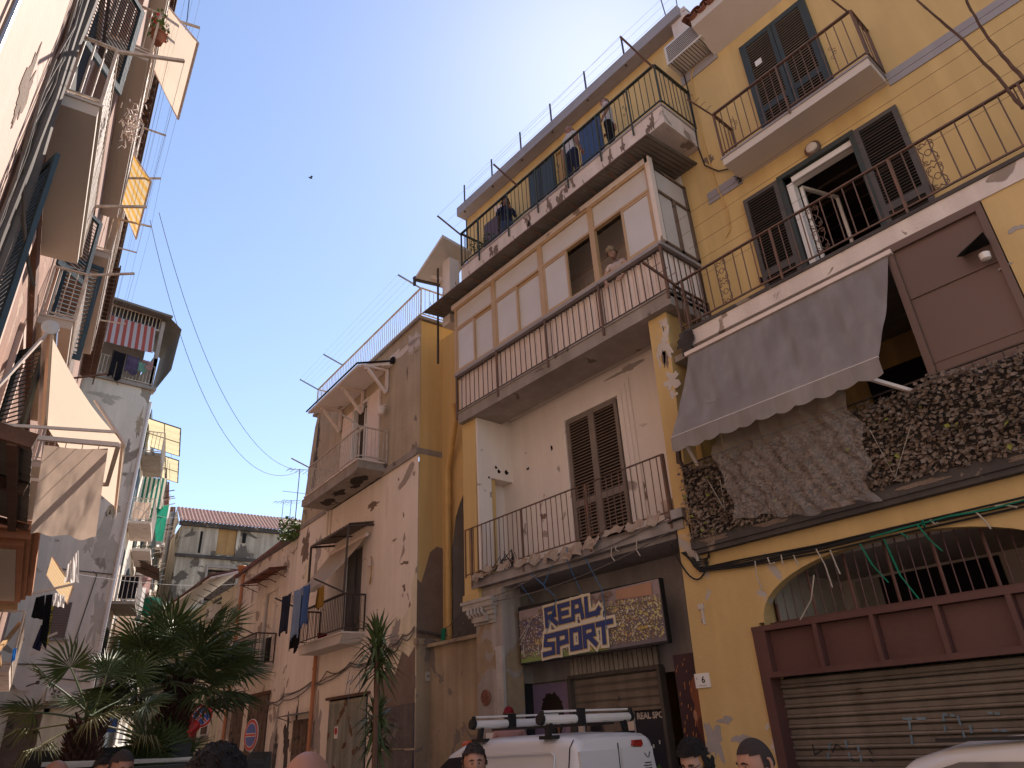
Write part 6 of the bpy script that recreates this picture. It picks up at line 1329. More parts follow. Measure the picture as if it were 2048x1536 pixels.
b = MB(); b.tube([F0, F1], .025, 8); b.bar((-8.3, .2, 4.9), R0.lerp(F0, .9), .03); b.bar(R0+Vector((.05, 0, 0)), (-7.4, .1, 4.7), .025); b.bar(R0.lerp(F0, .6), F0, .03); b.build('arm', M['alupanel'], T_)
# cream blind on a perpendicular bar
bw0, bz0 = atu(FL, 0, 868, -8.0); bw1, bz1 = atu(FL, 237, 890, -8.0)
T_ = thing('drying_frame', 'cream metal drying frame reaching out from the left building', 'drying frame', FL, (-8, .3, bz0))
b = MB(); e0 = Vector((-8, bw0-.2, bz0-.02)); e1 = Vector((-8, bw1, bz1)); b.bar(e0, e1, .045); b.bar(e1, e1+Vector((-1.4, .02, 0)), .045); b.bar(e0+Vector((-1.4, 0, 0)), e1+Vector((-1.4, .02, 0)), .04)
b.build('tube', M['alupanel'], T_)
b = MB()
for f in (.5, .62, .74, .86): b.tube([e0.lerp(e1, f), e0.lerp(e1, f)+Vector((-1.4, 0, 0))], .004, 4)
b.build('line', M['wire'], T_)
(c0, d0), (c1, d1), (c2, d2), (c3, d3) = [atu(FL, *p, -8.0) for p in ((88, 890), (216, 897), (190, 1078), (60, 1068))]
def cur(i, j):
    w_ = (c0+(c1-c0)*i)*(1-j)+(c3+(c2-c3)*i)*j; z = (d0+(d1-d0)*i)*(1-j)+(d3+(d2-d3)*i)*j
    k_ = mnoise.fractal(Vector((i*2.2+j*1.2, j*.9-i*.6, 3)), 1, 2, 4)
    return (-8.0+.05*k_*(.3+j)+.012*math.sin(i*9+j*5)*j, w_, z-.02*math.sin(math.pi*i)*(1-j)+.015*math.sin(i*14)*j)
b = MB(); b.grid(cur, 44, 30); o = solo('hanging_sheet', b, M['lin'], 'large beige sheet hung to dry from the cream frame', 'laundry', FL, (-8, c0, d0), smooth=True)
def quadcloth(F, plane, val_, pix, mt, label, cat='laundry', name='laundry', wave=.03, uvdir=None, nu=20, nv=14, seed=0, grp=None):
    """cloth spanned by four sighted corners on one plane (u or z fixed)"""
    C4 = []
    for p in pix:
        if plane == 'u': w_, z = atu(F, *p, val_); C4.append(Vector((val_, w_, z)))
        elif plane == 'w': u, z = at(F, *p, val_); C4.append(Vector((u, val_, z)))
        else: u, w_ = atz(F, *p, val_); C4.append(Vector((u, w_, val_)))
    nrm = (C4[1]-C4[0]).cross(C4[3]-C4[0]).normalized(); L0 = (C4[1]-C4[0]).length
    b = MB(); b.grid(lambda i, j: C4[0].lerp(C4[1], i).lerp(C4[3].lerp(C4[2], i), j)+nrm*wave*(math.sin(i*12+seed+j*2)*(.4+j)+.5*math.sin(i*27-j*4)), nu, nv)
    o = solo(name, b, mt, label, cat, F, tuple(C4[0]), grp, smooth=True)
    if uvdir is not None:
        me = o.data; uv = me.uv_layers.new(name='uv')
        for l in me.loops:
            vi = l.vertex_index; uv.data[l.index].uv = ((vi % (nu+1))/nu, (vi//(nu+1))/nv)
    return o
def aslant(F, pix, heights, mt, label, name='awning', cat='awning', uv=True, wave=.008, group=None):
    C4 = []
    for p, z in zip(pix, heights): u, w_ = atz(F, *p, z); C4.append(Vector((u, w_, z)))
    T = thing(name, label, cat, F, tuple(C4[0]), group); nu, nv = 24, 12; b = MB()
    b.grid(lambda i, j: C4[0].lerp(C4[1], i).lerp(C4[3].lerp(C4[2], i), j)+Vector((0, 0, -.04*math.sin(math.pi*j)+wave*math.sin(i*20))), nu, nv); o = b.build('canopy', mt, T, smooth=True)
    if uv:
        me = o.data; L_ = me.uv_layers.new(name='uv')
        for l in me.loops: vi = l.vertex_index; L_.data[l.index].uv = ((vi % (nu+1))/nu, (vi//(nu+1))/nv)
    b = MB(); b.tube([C4[3], C4[2]], .02, 6); b.bar(C4[0], C4[3], .02); b.bar(C4[1], C4[2], .02); b.build('frame', M['alupanel'], T)
    return T
aslant(FL, ((338, 15), (308, 140), (356, 238), (396, 85)), (11.9, 11.9, 11.1, 11.1), M['awning_cream'], 'cream awning at the top of the left building against the sky', uv=False)
aslant(FL, ((262, 300), (222, 350), (272, 478), (302, 362)), (12.6, 12.6, 11.9, 11.9), M['yellawn'], 'yellow striped awning high on the left building')
b = MB()
for k in range(120):
    c = Vector((-7.3+random.gauss(0, .09), .66+random.gauss(0, .05), 8.42+random.gauss(0, .13))); d = Vector((random.uniform(-1, 1), random.uniform(-1, 1), random.uniform(-2, -.5))).normalized()*.035; b.bar(c-d, c+d, .010, .006)
solo('clothes_pegs', b, M['alupanel'], 'bunch of pale clothes pegs hanging from the line of the first balcony', 'clothes pegs', FL, (-6.9, .85, 8.4), kind=None)
quadcloth(FL, 'u', -13.6, ((258, 250), (262, 300), (236, 315), (240, 300)), cblk, 'dark striped scarf on the line under the upper left balcony', seed=2)
# washing of the lower left
quadcloth(FL, 'u', -12.0, ((72, 1195), (90, 1190), (88, 1240), (62, 1235)), cblk, 'black shorts on the bracket below the striped awning', seed=3, wave=.02)
quadcloth(FL, 'u', -12.4, ((92, 1190), (106, 1188), (92, 1300), (80, 1280)), cblk, 'long black dress hanging in front of the yellow banner', seed=4, wave=.02)
quadcloth(FL, 'u', -12.6, ((82, 1250), (93, 1252), (80, 1303), (64, 1296)), cloth('navy_trousers', (.02, .02, .045), .2, .1), 'navy trousers with a white stripe at the left washing line', seed=5, wave=.01)
T_ = aslant(FL, ((104, 1112), (93, 1150), (135, 1207), (147, 1172)), (5.3, 5.3, 4.85, 4.85), M['beigeawn'], 'small beige striped awning low on the left building')
quadcloth(FL, 'u', -15.0, ((135, 1130), (157, 1100), (158, 1165), (128, 1165)), cwht, 'white net cloth blowing behind the beige striped awning', seed=6, wave=.05)
quadcloth(FL, 'u', -14.0, ((110, 1185), (130, 1192), (128, 1215), (106, 1212)), cwht, 'white shirt under the beige striped awning', seed=7, wave=.03)
b = MB(); w1, z1 = atu(FL, 65, 1187, -12.3); w2, z2 = atu(FL, 148, 1168, -12.3); b.bar((-12.3, w1, z1), (-12.3, w2, z2), .03); w3, z3 = atu(FL, 60, 1290, -13); w4, z4 = atu(FL, 115, 1265, -13); b.bar((-13, w3, z3), (-13, w4, z4), .03); w3, z3 = atu(FL, 60, 1310, -13.4); w4, z4 = atu(FL, 102, 1290, -13.4); b.bar((-13.4, w3, z3), (-13.4, w4, z4), .03); b.each('clothes_bracket', M['alupanel'], TL)
T_ = quadcloth(FM, 'w', .15, ((98, 1212), (108, 1212), (96, 1290), (86, 1290)), cloth('yellow_banner_cloth', (.50, .38, .06), .1, .3), 'yellow vertical banner lettered PIAZZETTA on the grey end wall', 'banner', 'banner', seed=1, wave=.0)
uu, zz = at(FM, 97, 1250, .17); textmesh('PIAZZETTA', M['ink'], .2, FM, T_, uu, .17, zz, .002, 0, .004, rot=math.pi/2)
quadcloth(FL, 'u', -14.5, ((26, 1298), (34, 1295), (30, 1320), (22, 1325)), cloth('bright_blue_rag', (.03, .22, .62), .1, .4), 'bright blue rag at the white balcony on the lower left', seed=8, wave=.01)
# terrace washing
garment(FM, (-3.95, .3, 17.05), (-4.45, .3, 17.0), 1.25, 'black trousers drying on the corner terrace', cblk, seed=11, legs=True)
garment(FM, (-4.5, .3, 17.0), (-5.0, .3, 16.95), .8, 'mauve patterned shirt drying on the corner terrace', cpur, seed=12)
garment(FM, (-4.95, .32, 16.8), (-5.3, .32, 16.8), .45, 'mint cloth drying on the corner terrace', cmint, seed=13)
garment(FM, (-5.1, .3, 16.95), (-5.55, .3, 16.95), .4, 'pink spotted cloth drying on the corner terrace', cpnk, seed=14)
# alley clutter
def N3(px, py, u): w_, z = atu(FN, px, py, u); return Vector((u, w_, z))
def nquad(label, u0, u1, w0, w1, z0, z1, mt, name='awning', cat='awning', slope=.35):
    T = thing(name, label, cat, FN, (u0, w0, z0)); b = MB(); nu, nv = 16, 6
    b.grid(lambda i, j: (u0+(u1-u0)*i, w0+(w1-w0)*j, z1-slope*j+.02*math.sin(i*30)), nu, nv); o = b.build('canopy', mt, T); L_ = o.data.uv_layers.new(name='uv')
    for l in o.data.loops: vi = l.vertex_index; L_.data[l.index].uv = ((vi % (nu+1))/nu, (vi//(nu+1))/nv)
    b = MB(); b.bar((u0, w0, z1-.02), (u0, w1, z1-slope), .04); b.bar((u1, w0, z1-.02), (u1, w1, z1-slope), .04); b.bar((u0, w1, z1-slope), (u1, w1, z1-slope), .04); b.bar(((u0+u1)/2, w0, z1-.03), ((u0+u1)/2, w1, z1-slope-.01), .03); b.bar((u0, w1*.5, z1-slope*.5-.02), (u1, w1*.5, z1-slope*.5-.02), .03); b.build('frame', M['raildark'], T)
    if name == 'awning_':
        pass
    return T
nquad('yellowed plastic canopy jutting from the top of the alley facade', -1.0, -4.5, 0, 1.35, 14.2, 14.9, M['plasticy'])
nquad('second smaller plastic canopy below the first on the alley facade', -6.0, -9.5, 0, 1.3, 14.2, 15.2, M['plasticy'])
nquad('brown slatted sunblind halfway up the alley facade', -8, -11, 0, 1.2, 9.5, 10.4, M['woodbeam'], slope=.5)
nquad('old cream awning low on the alley facade', -5, -8.5, 0, 1.1, 6.6, 7.1, M['lin'], slope=.7)
def nhang(label, u0, u1, w_, z0, z1, mt, name='laundry', cat='laundry', uvs=False):
    b = MB(); nu, nv = 20, 8; b.grid(lambda i, j: (u0+(u1-u0)*i, w_+.03*math.sin(i*14+j), z1-(z1-z0)*j*(1+.05*math.sin(i*9))), nu, nv); o = solo(name, b, mt, label, cat, FN, (u0, w_, z1), smooth=True)
    L_ = o.data.uv_layers.new(name='uv')
    for l in o.data.loops: vi = l.vertex_index; L_.data[l.index].uv = ((vi % (nu+1))/nu, (vi//(nu+1))/nv)
def nperp(label, u, w0, w1, z0, z1, mt, uv=False):
    b = MB(); nu, nv = 12, 10; b.grid(lambda i, j: (u+.05*math.sin(i*8+j*2), w0+(w1-w0)*i, z1-(z1-z0)*j), nu, nv); o = solo('laundry' if not uv else 'sunblind', b, mt, label, 'laundry' if not uv else 'sunblind', FN, (u, w0, z1), smooth=True)
    L_ = o.data.uv_layers.new(name='uv')
    for l in o.data.loops: vi = l.vertex_index; L_.data[l.index].uv = ((vi % (nu+1))/nu, (vi//(nu+1))/nv)
nperp('green and white striped blind on the upper alley balcony', -5.2, .0, .95, 12.1, 13.6, M['greenawn'], True)
nperp('grey patterned sheet drying midway up the alley', -4.3, .1, .8, 6.3, 7.4, M['lin'])
nperp('green net on a balcony in the alley', -9.6, .0, .7, 5.6, 7.0, M['greennet'])
nperp('white sheet drying high in the alley', -16, .1, .9, 13, 15.4, cwht)
nperp('blue shirts drying low in the alley', -2.2, .5, .95, 2.6, 4.0, cblu2)
nperp('black shirt drying low in the alley beside the blue shirts', -3.4, .3, .8, 2.8, 4.0, cblk)
nperp('white towel drying above the blue shirts', -6.0, .2, .9, 7.6, 8.6, cwht)
nperp('pale pink sheet drying on the third balcony of the alley', -11.3, .0, .8, 8.3, 10.2, cpnk)
nperp('dark rug over a rail in the alley', -1.3, .2, .8, 7.3, 8.2, cblk)
nperp('cream cloth over the first alley railing', -1.25, .1, .75, 10.5, 11.2, M['lin'])
nperp('green net panel beneath the plastic canopy', -9.0, .3, 1.1, 11.5, 13.4, M['greennet'])
p = far(302, 1212, 36); b = MB(); b.lathe(p, [(.05, -.5), (.4, -.35), (.5, 0), (.4, .35), (.05, .45)], 14); solo('umbrella', b, M['greennet'], 'rounded teal green umbrella hanging over the alley', 'umbrella', FW, tuple(p), smooth=True)
p = far(345, 1160, 46); b = MB(); b.grid(lambda i, j: p+Vector((-.9+1.8*i, 0, .45-.9*j-.2*i)), 6, 4); solo('green_awning', b, M['greennet'], 'green translucent awning closing the gap at the end of the alley', 'awning', FW, tuple(p))
b = MB()
for k in range(26):
    s = 1+k*1.3; z = 3.5+rn.uniform(0, 12); b.tube(sag((-s, .9, z), (-s-rn.uniform(2, 5), .9, z+rn.uniform(-.3, .6)), .1, 6), .012, 3)
b.build('clothes_line', M['wire'], TN)
for k in range(40):
    s = rn.uniform(1.2, 40); z = rn.choice((3.2, 6.4, 9.6, 12.6))+rn.uniform(-.6, .2); 
    q = MB(); q.bar((-s, .7, z+.9), (-s, 1.35, z+1.1), .035); q.bar((-s-1, .7, z+.9), (-s-1, 1.35, z+1.1), .035); q.build('clothes_bracket', M[rn.choice(('raildark', 'railwhite', 'railwhite'))], TN)
# ================================================================== PALMS AND YUCCAS
def spot(px, dist, py=1500):
    d = ray(px, py); h = Vector((d.x, d.y, 0)).normalized(); return CAM.x+h.x*dist, CAM.y+h.y*dist
def zat(px, py, dist):
    d = ray(px, py); return CAM.z+d.z*dist/math.hypot(d.x, d.y)
def fanmesh(Lp, r, n, spread, seed, mt, droop=.15):
    rnd = random.Random(seed); b = MB()
    pts = [Vector((0, Lp*k/6, -.10*Lp*(k/6)**2)) for k in range(7)]; b.tube(pts, [.014-.001*k for k in range(7)], 5)
    c = pts[-1]
    for k in range(n):
        a = math.radians(-spread+2*spread*k/(n-1))+rnd.uniform(-.02, .02); L_ = r*(1-.22*abs(k/(n-1)*2-1)**2)*rnd.uniform(.9, 1.05)
        d = Vector((math.sin(a), math.cos(a), .06*math.cos(k*3.14))).normalized(); s = Vector((math.cos(a), -math.sin(a), 0)); wd = r*.032
        mid = c+d*L_*.55+Vector((0, 0, -droop*.12*L_)); tip = c+d*L_+Vector((0, 0, -droop*L_*rnd.uniform(.5, 1.6))); up = Vector((0, 0, wd*.7))
        b.add([c, mid-s*wd+up, mid, mid+s*wd+up, tip], [(0, 2, 1), (0, 3, 2), (1, 2, 4), (2, 3, 4)])
    return b.mesh(mt)
def palm(label, px, dist, ztop, nf, Lp, r, seed, trunk_r=.16, dry=0, low=-.5):
    x, y = spot(px, dist); T = thing('palm_tree', label, 'palm tree', FW, (x, y, 0), 'fan palms in the square'); rnd = random.Random(seed)
    b = MB(); b.tube([(x+.03*math.sin(k), y, ztop*k/8) for k in range(9)], [trunk_r*(.95+.1*math.sin(k*2)) for k in range(9)], 14); 
    n = int(ztop*260)
    for k in range(n):
        z = ztop*(.05+.98*k/n); a = k*2.399; q = Vector((x+trunk_r*.85*math.cos(a), y+trunk_r*.85*math.sin(a), z)); o = Vector((math.cos(a), math.sin(a), 0)); s = Vector((-o.y, o.x, 0)); L_ = rnd.uniform(.05, .13)
        b.add([q-s*.025, q+s*.025, q+o*L_+Vector((0, 0, L_*.9))+s*.012, q+o*L_+Vector((0, 0, L_*.9))-s*.012, q+o*.03-Vector((0, 0, .03))], [(0, 1, 2, 3), (0, 3, 4), (1, 4, 2)])
    b.build('trunk', M['trunk'], T)
    fm = [fanmesh(Lp*f1, r*f2, 34, 118, seed*10+i, M['palm']) for i, (f1, f2) in enumerate(((1, 1), (.8, 1.05), (1.1, .9), (.65, .8), (.9, 1.0)))]
    fd = [fanmesh(Lp*1.05, r*.8, 30, 100, seed*20+i, M['palmdry'], .5) for i in range(2)]
    for k in range(nf):
        t = (k+.5)/nf; el = math.asin(max(-1, min(1, low+(1.0-low)*t)))+rnd.uniform(-.12, .12); a = k*2.399+rnd.uniform(-.3, .3)
        me = fd[k % 2] if (k < dry) else fm[rnd.randrange(5)]
        inst('frond', me, T, (x+.03*math.cos(a), y+.03*math.sin(a), ztop+.02+.12*t), (el, rnd.uniform(-.5, .5), a), (1, 1, 1))
    return T
palm('big fan palm with a full dark crown in front of the alley mouth', 338, 11.0, 2.62, 40, .68, .60, 3, .15, dry=2, low=-.30)
palm('smaller fan palm with drooping yellowing fronds at the lower left', 165, 9.3, 2.12, 15, .52, .38, 6, .14, dry=6, low=-.3)
palm('low young fan palm between the two trunks', 300, 10.2, 1.35, 16, .6, .48, 9, .10, low=-.0)
def yucca(label, px, dist, py, r, seed, lean=0):
    x, y = spot(px, dist); z = zat(px, py, dist); T = thing('yucca', label, 'yucca', FW, (x, y, 0)); rnd = random.Random(seed)
    b = MB(); b.tube([(x+lean, y, 0), (x+lean*.5, y, z*.5), (x, y, z)], .025, 7); b.build('trunk', M['woodbeam'], T)
    b = MB()
    for k in range(150):
        a = k*2.399; e = rnd.uniform(-.9, 1.3); d = Vector((math.cos(a)*math.cos(e), math.sin(a)*math.cos(e), math.sin(e))); L_ = r*rnd.uniform(.8, 1.1)*(1.0 if e > -.2 else .95); s = d.cross(Vector((0, 0, 1))).normalized()*.014; c = Vector((x, y, z-.25+.25*rnd.random()*1.3))
        mid = c+d*L_*.5; tip = c+d*L_+Vector((0, 0, -.12*L_*(1+math.cos(e)))); b.add([c-s*.5, c+s*.5, mid+s, tip, mid-s], [(0, 1, 2, 4), (4, 2, 3)])
    b.build('leaves', M['palm'], T, kind='stuff')
yucca('tall yucca whose spiky crown reaches the lower pink balcony', 748, 7.0, 1290, .36, 4, .03)
yucca('shorter yucca with its spiky crown before the stone blocks', 752, 7.2, 1435, .30, 5, -.02)
# ================================================================== SIGNS
def nostop(label, px, py, dist, yaw, kind='x', r=.30):
    x, y = spot(px, dist, py); z = zat(px, py, dist); F = Fr(x, y, yaw); T = thing('traffic_sign', label, 'traffic sign', F, (0, 0, 0))
    b = MB(); b.tube([(0, -.03, 0), (0, -.03, z+.2)], .03, 8); b.build('pole', M['steel'], T)
    b = MB(); b.lathe((0, 0, z), [(r, 0), (r*1.01, .01), (r, .014)], 32, axis='y'); b.build('plate', M['signwhite'], T)
    b = MB(); b.lathe((0, .0145, z), [(r*.97, 0), (r*.97, .002)], 32, axis='y'); b.build('ring', M['signred'], T)
    b = MB(); b.lathe((0, .018, z), [(r*.76, 0), (r*.76, .002)], 32, axis='y'); b.build('rim', M['signwhite'], T)
    b = MB(); b.lathe((0, .021, z), [(r*.72, 0), (r*.72, .002)], 32, axis='y'); b.build('field', M['signblue'], T)
    k = r*.70*.7071; W_ = MB(); R2 = MB()
    for a, c in (((-k, -k), (k, k)), ((-k, k), (k, -k))) if kind == 'x' else (((-r*.7, 0), (r*.7, 0)),):
        W_.bar((a[0], .0245, z+a[1]), (c[0], .0245, z+c[1]), r*.22, .002, up=(0, 1, 0)); R2.bar((a[0], .027, z+a[1]), (c[0], .027, z+c[1]), r*.14, .002, up=(0, 1, 0))
    if kind != 'n': W_.build('cross_edge', M['signwhite'], T); R2.build('cross', M['signred'], T)
nostop('round blue and red no stopping sign beside the palm trunk', 403, 1432, 23, 300, 'x')
nostop('edge-on blue and red no parking sign before the brown plank door', 503, 1470, 17, 355, 'bar')
x, y = spot(380, 20, 1450); z = zat(380, 1438, 20); b = MB(); b.grid(lambda i, j: Vector((x-.3+.5*i+.05*math.sin(j*7), y+.06*math.sin(i*12+j*3), z-.45*j+.10*math.sin(i*4))), 14, 10); solo('red_cloth', b, M['signred'], 'crumpled red cloth behind the round no stopping sign', 'cloth', FW, (x, y, z), smooth=True)
# dark truck body
F_ = Fr(*spot(548, 8.6, 1500), 284); T_ = thing('tipper_truck', 'dark ribbed truck body parked below the no parking sign', 'truck', F_, (1, 0, 0))
b = MB(); b.box(.1, 2.9, -1.6, 0, .7, 1.70); b.prism([(.1, .7), (.1, 1.70), (.02, 1.80), (0, .7)], -1.6, .01)
for k in range(7): b.box(.1, 2.9, 0, .02, .72+.14*k, .77+.14*k)
b.bar((.1, .0, 1.71), (2.9, 0, 1.71), .05, .05); b.build('body', M['blackplastic'], T_)
b = MB(); b.bar((.5, -.3, 1.76), (2.1, -.3, 1.80), .04); b.bar((.6, -.2, 1.78), (1.9, -.25, 1.77), .03); b.build('pole', M['pipeg'], T_)
b = MB(); b.box(.7, 2.4, -2.4, -1.7, .7, 1.93); b.build('cab', M['blackplastic'], T_)
for u in (.8, 2.3): q = MB(); q.lathe((u, -.25, .42), [(.42, -.2), (.42, .02), (.25, .05)], 20, axis='y'); q.build('wheel', M['rubber'], T_)
b = MB(); b.lathe((.42, .03, 1.46), [(.09, 0), (.09, .006)], 24, axis='y'); b.build('speed_ring', M['signred'], T_); b = MB(); b.lathe((.42, .037, 1.46), [(.065, 0), (.065, .003)], 24, axis='y'); b.build('speed_disc', M['signwhite'], T_)
textmesh('100', M['ink'], .08, F_, T_, .42, .042, 1.46, .001, 0, .003, sx=-1 if False else 1)
# ================================================================== VAN (frame: u = forward along the street, w measured from x = 9)
def loft(b, secs):
    n = len(secs[0]); vs = [p for s in secs for p in s]; fs = []
    for i in range(len(secs)-1):
        for k in range(n): fs.append((i*n+k, i*n+(k+1) % n, (i+1)*n+(k+1) % n, (i+1)*n+k))
    fs += [tuple(range(n))[::-1], tuple((len(secs)-1)*n+k for k in range(n))]; return b.add(vs, fs)
def carsec(u, wc, hw, z0, z1, tuck=.12, rr=.14, n=5):
    """rounded section across the vehicle, roof at z1"""
    pts = []; hwr = hw-tuck*max(0, (z1-1.0)/.8)
    for s in (-1, 1):
        side = [(hw*.96, z0), (hw, z0+.25), (hw, 1.0 if z1 > 1.05 else z1-.03)] if z1 > .9 else [(hw*.96, z0), (hw, z0+.2), (hw, z1-.1)]
        arc_ = [(hwr-rr+rr*math.cos(a), z1-rr+rr*math.sin(a)) for a in [math.pi/2*k/n for k in range(n+1)]]
        crown = [(hwr*.5, z1+.015)]
        seq = side+arc_+crown
        pts += [(u, wc+s*w_, z) for w_, z in (seq if s == 1 else seq)] if s == -1 else [(u, wc+w_, z) for w_, z in seq[::-1]]
    return pts
VW, VH = 2.0, .82      # centre line, half width
T_ = thing('van', 'white panel van with a roof rack parked before the shop', 'van', FA, (8.4, VW, 0))
b = MB(); loft(b, [carsec(u, VW, VH-e, .28, z, .13, .12) for u, z, e in ((6.40, 1.66, .06), (6.43, 1.73, .03), (6.52, 1.77, .0), (7.2, 1.80, 0), (8.2, 1.79, 0), (8.6, 1.74, .0), (8.9, 1.64, .0), (9.3, 1.36, .02), (9.62, 1.08, .03), (10.1, .98, .06), (10.45, .80, .12))]); ob = b.build('body', M['vanw'], T_, smooth=True)
sm_ = ob.modifiers.new('edges', 'EDGE_SPLIT'); sm_.split_angle = R_(40)
ws = VW+VH
b = MB(); b.prism([(8.45, 1.60), (8.40, 1.05), (9.55, 1.05), (9.15, 1.40), (8.85, 1.58)], ws-.135, ws-.07, axis='w'); 
b.v = [(u, w_-.10*max(0, (z-1.05)/.6)+.0, z) for u, w_, z in b.v]; b.v = [(u, w_+.075, z) for u, w_, z in b.v]; b.build('side_window', M['glassdark'], T_)
b = MB(); b.box(6.37, 6.405, VW-.62, VW-.04, 1.05, 1.62); b.box(6.37, 6.405, VW+.02, VW+.66, 1.05, 1.62); b.build('rear_door_panel', M['vanw'], T_)
b = MB(); b.box(6.39, 6.405, VW-.02, VW-.010, .5, 1.68); b.bar((6.50, ws-.128, 1.66), (6.50, ws+.001, 1.0), .010, .010); b.bar((6.47, ws-.17, 1.745), (6.50, ws-.128, 1.66), .010, .010); b.build('door_gap', M['rubber'], T_)
b = MB()
pnl = [(6.75, 1.05), (6.72, 1.58), (6.78, 1.62), (8.22, 1.60), (8.28, 1.56), (8.3, 1.05)]
for a, c in zip(pnl, pnl[1:]): b.bar((a[0], ws-.115*(a[1]-1)/.8*1.0+.002-.0, a[1]), (c[0], ws-.115*(c[1]-1)/.8+.002, c[1]), .018, .018)
b.build('pressing_line', M['vanw'], T_)
b = MB(); b.prism([(VW-.42, 1.70), (VW-.28, 1.70), (VW-.25, 1.64), (VW-.4, 1.62), (VW-.44, 1.65)], 6.36, 6.42, axis='u'); b.build('brake_light', M['redlamp'], T_)
b = MB(); b.lathe((8.75, ws-.35, 1.70), [(.09, 0), (.09, .05), (.06, .08), (.02, .085)], 12); b.build('roof_lamp', mat('orange_lamp', (.55, .10, .03), .3, bump=0), T_)
b = MB()
for k in range(3): b.box(6.362, 6.372, VW-.56, VW-.44+.02*(k % 2), 1.44-.03*k, 1.45-.03*k)
b.bar((6.366, VW-.55, 1.56), (6.366, VW-.52, 1.50), .008); b.bar((6.366, VW-.50, 1.50), (6.366, VW-.45, 1.55), .008); b.build('door_sticker', M['ink'], T_)
for u in (7.1, 9.6):
    for w_ in (VW-VH+.08, ws-.08): q = MB(); q.lathe((u, w_, .32), [(.31, -.1), (.32, 0), (.31, .1), (.18, .11), (.05, .09)], 20, axis='y'); q.build('wheel', M['rubber'], T_)
b = MB(); b.bar((6.36, VW-.7, .5), (6.36, VW+.7, .5), .12); b.build('bumper', M['blackplastic'], T_)
for u in (6.85, 8.2):
    b = MB(); b.tube([(u, VW-.78, 1.97), (u, VW+.78, 1.97)], .052, 10); b.tube([(u-.02, VW-.75, 2.06), (u-.02, VW+.78, 2.06)], .014, 6); b.build('roof_bar', M['aluwhite'], T_)
    for s in (-1, 1):
        q = MB(); q.bar((u, VW+s*.70, 1.78), (u, VW+s*.66, 1.93), .07, .05); q.tube([(u, VW+s*.78, 1.97), (u, VW+s*.83, 1.98)], .065, 10); q.tube([(u-.02, VW+s*.8, 1.95), (u-.02, VW+s*.8, 2.07)], .03, 6); q.box(u-.12, u+.12, VW+s*.62, VW+s*.74, 1.76, 1.80); q.build('rack_foot', M['blackplastic'], T_)
    q = MB(); q.box(u-.07, u+.04, VW+.1, VW+.22, 1.90, 2.09); q.build('clamp', M['blackplastic'], T_)
b = MB(); b.bar((6.7, VW+.3, 1.90), (8.4, VW+.3, 1.90), .05, .03); b.bar((6.7, VW-.3, 1.90), (8.4, VW-.3, 1.90), .05, .03); b.build('rack_rail', M['blackplastic'], T_)
# car at the lower right
CWc, CHw = 2.78, .84
T_ = thing('parked_car', 'warm white car with a rounded roof at the lower right corner', 'car', FA, (0, CWc, 0))
b = MB(); loft(b, [carsec(u+.75, CWc, CHw-e, .25, z, .20, .16) for u, z, e in ((2.95, .75, .12), (2.75, .95, .05), (2.3, 1.05, .02), (1.95, 1.35, .0), (1.65, 1.55, 0), (1.35, 1.63, 0), (.9, 1.67, 0), (0, 1.67, 0), (-.8, 1.60, .0), (-1.2, 1.3, .04), (-1.3, .9, .08))]); ob = b.build('body', M['carw'], T_, smooth=True); sm_ = ob.modifiers.new('edges', 'EDGE_SPLIT'); sm_.split_angle = R_(40)
wc = CWc+CHw
b = MB(); b.prism([(2.9, 1.06), (2.37, 1.45), (2.05, 1.54), (-.7, 1.54), (-1.0, 1.06)], wc-.135, wc-.02, axis='w'); b.v = [(u, w_-.14*max(0, (z-1.06)/.6)+.04, z) for u, w_, z in b.v]; b.build('side_window', M['glassdark'], T_)
b = MB(); b.box(2.2, -.6, wc-.26, wc-.20, 1.655, 1.675); b.build('roof_trim', M['blackplastic'], T_)
b = MB(); b.prism([(CWc-.62, 1.12), (CWc+.62, 1.12), (CWc+.55, 1.50), (CWc-.55, 1.50)], 0, .02, axis='u'); b.v = [(2.97-(z-1.12)*1.45+u, w_, z+.015) for u, w_, z in b.v]; b.build('windscreen', M['glassdark'], T_)
b = MB(); b.box(2.5, 2.7, wc, wc+.18, 1.08, 1.2); b.build('mirror', M['carw'], T_)
for u in (2.95, .1):
    q = MB(); q.lathe((u, wc-.06, .31), [(.30, -.1), (.31, 0), (.30, .08), (.18, .09), (.05, .07)], 20, axis='y'); q.build('wheel', M['rubber'], T_)
# ================================================================== PEOPLE
skinm = {k: mat('skin_'+k, c, .55, var=.06, bump=.05, scale=8, spec=.35) for k, c in dict(a=(.36, .19, .13), b=(.27, .13, .085), c=(.42, .25, .18)).items()}
hairm = {k: mat('hair_'+k, c, .8, var=.3, bump=.8, bscale=120) for k, c in dict(dark=(.018, .014, .012), grey=(.12, .10, .09), blond=(.50, .36, .22), buzz=(.05, .035, .03), red=(.35, .02, .03)).items()}
clothm = {k: cloth('garment_'+k, c, .15, .05) for k, c in dict(white=(.62, .58, .56), black=(.02, .018, .02), navy=(.03, .035, .07), jeans=(.07, .10, .17), blue=(.16, .22, .34), grey=(.16, .14, .13), pink=(.45, .25, .22), print=(.60, .50, .46)).items()}
lipm = mat('lips', (.30, .10, .08), .5, bump=0); eyew = mat('eye_white', (.34, .28, .25), .3, bump=0); eyed = mat('iris', (.02, .015, .012), .2, bump=0)
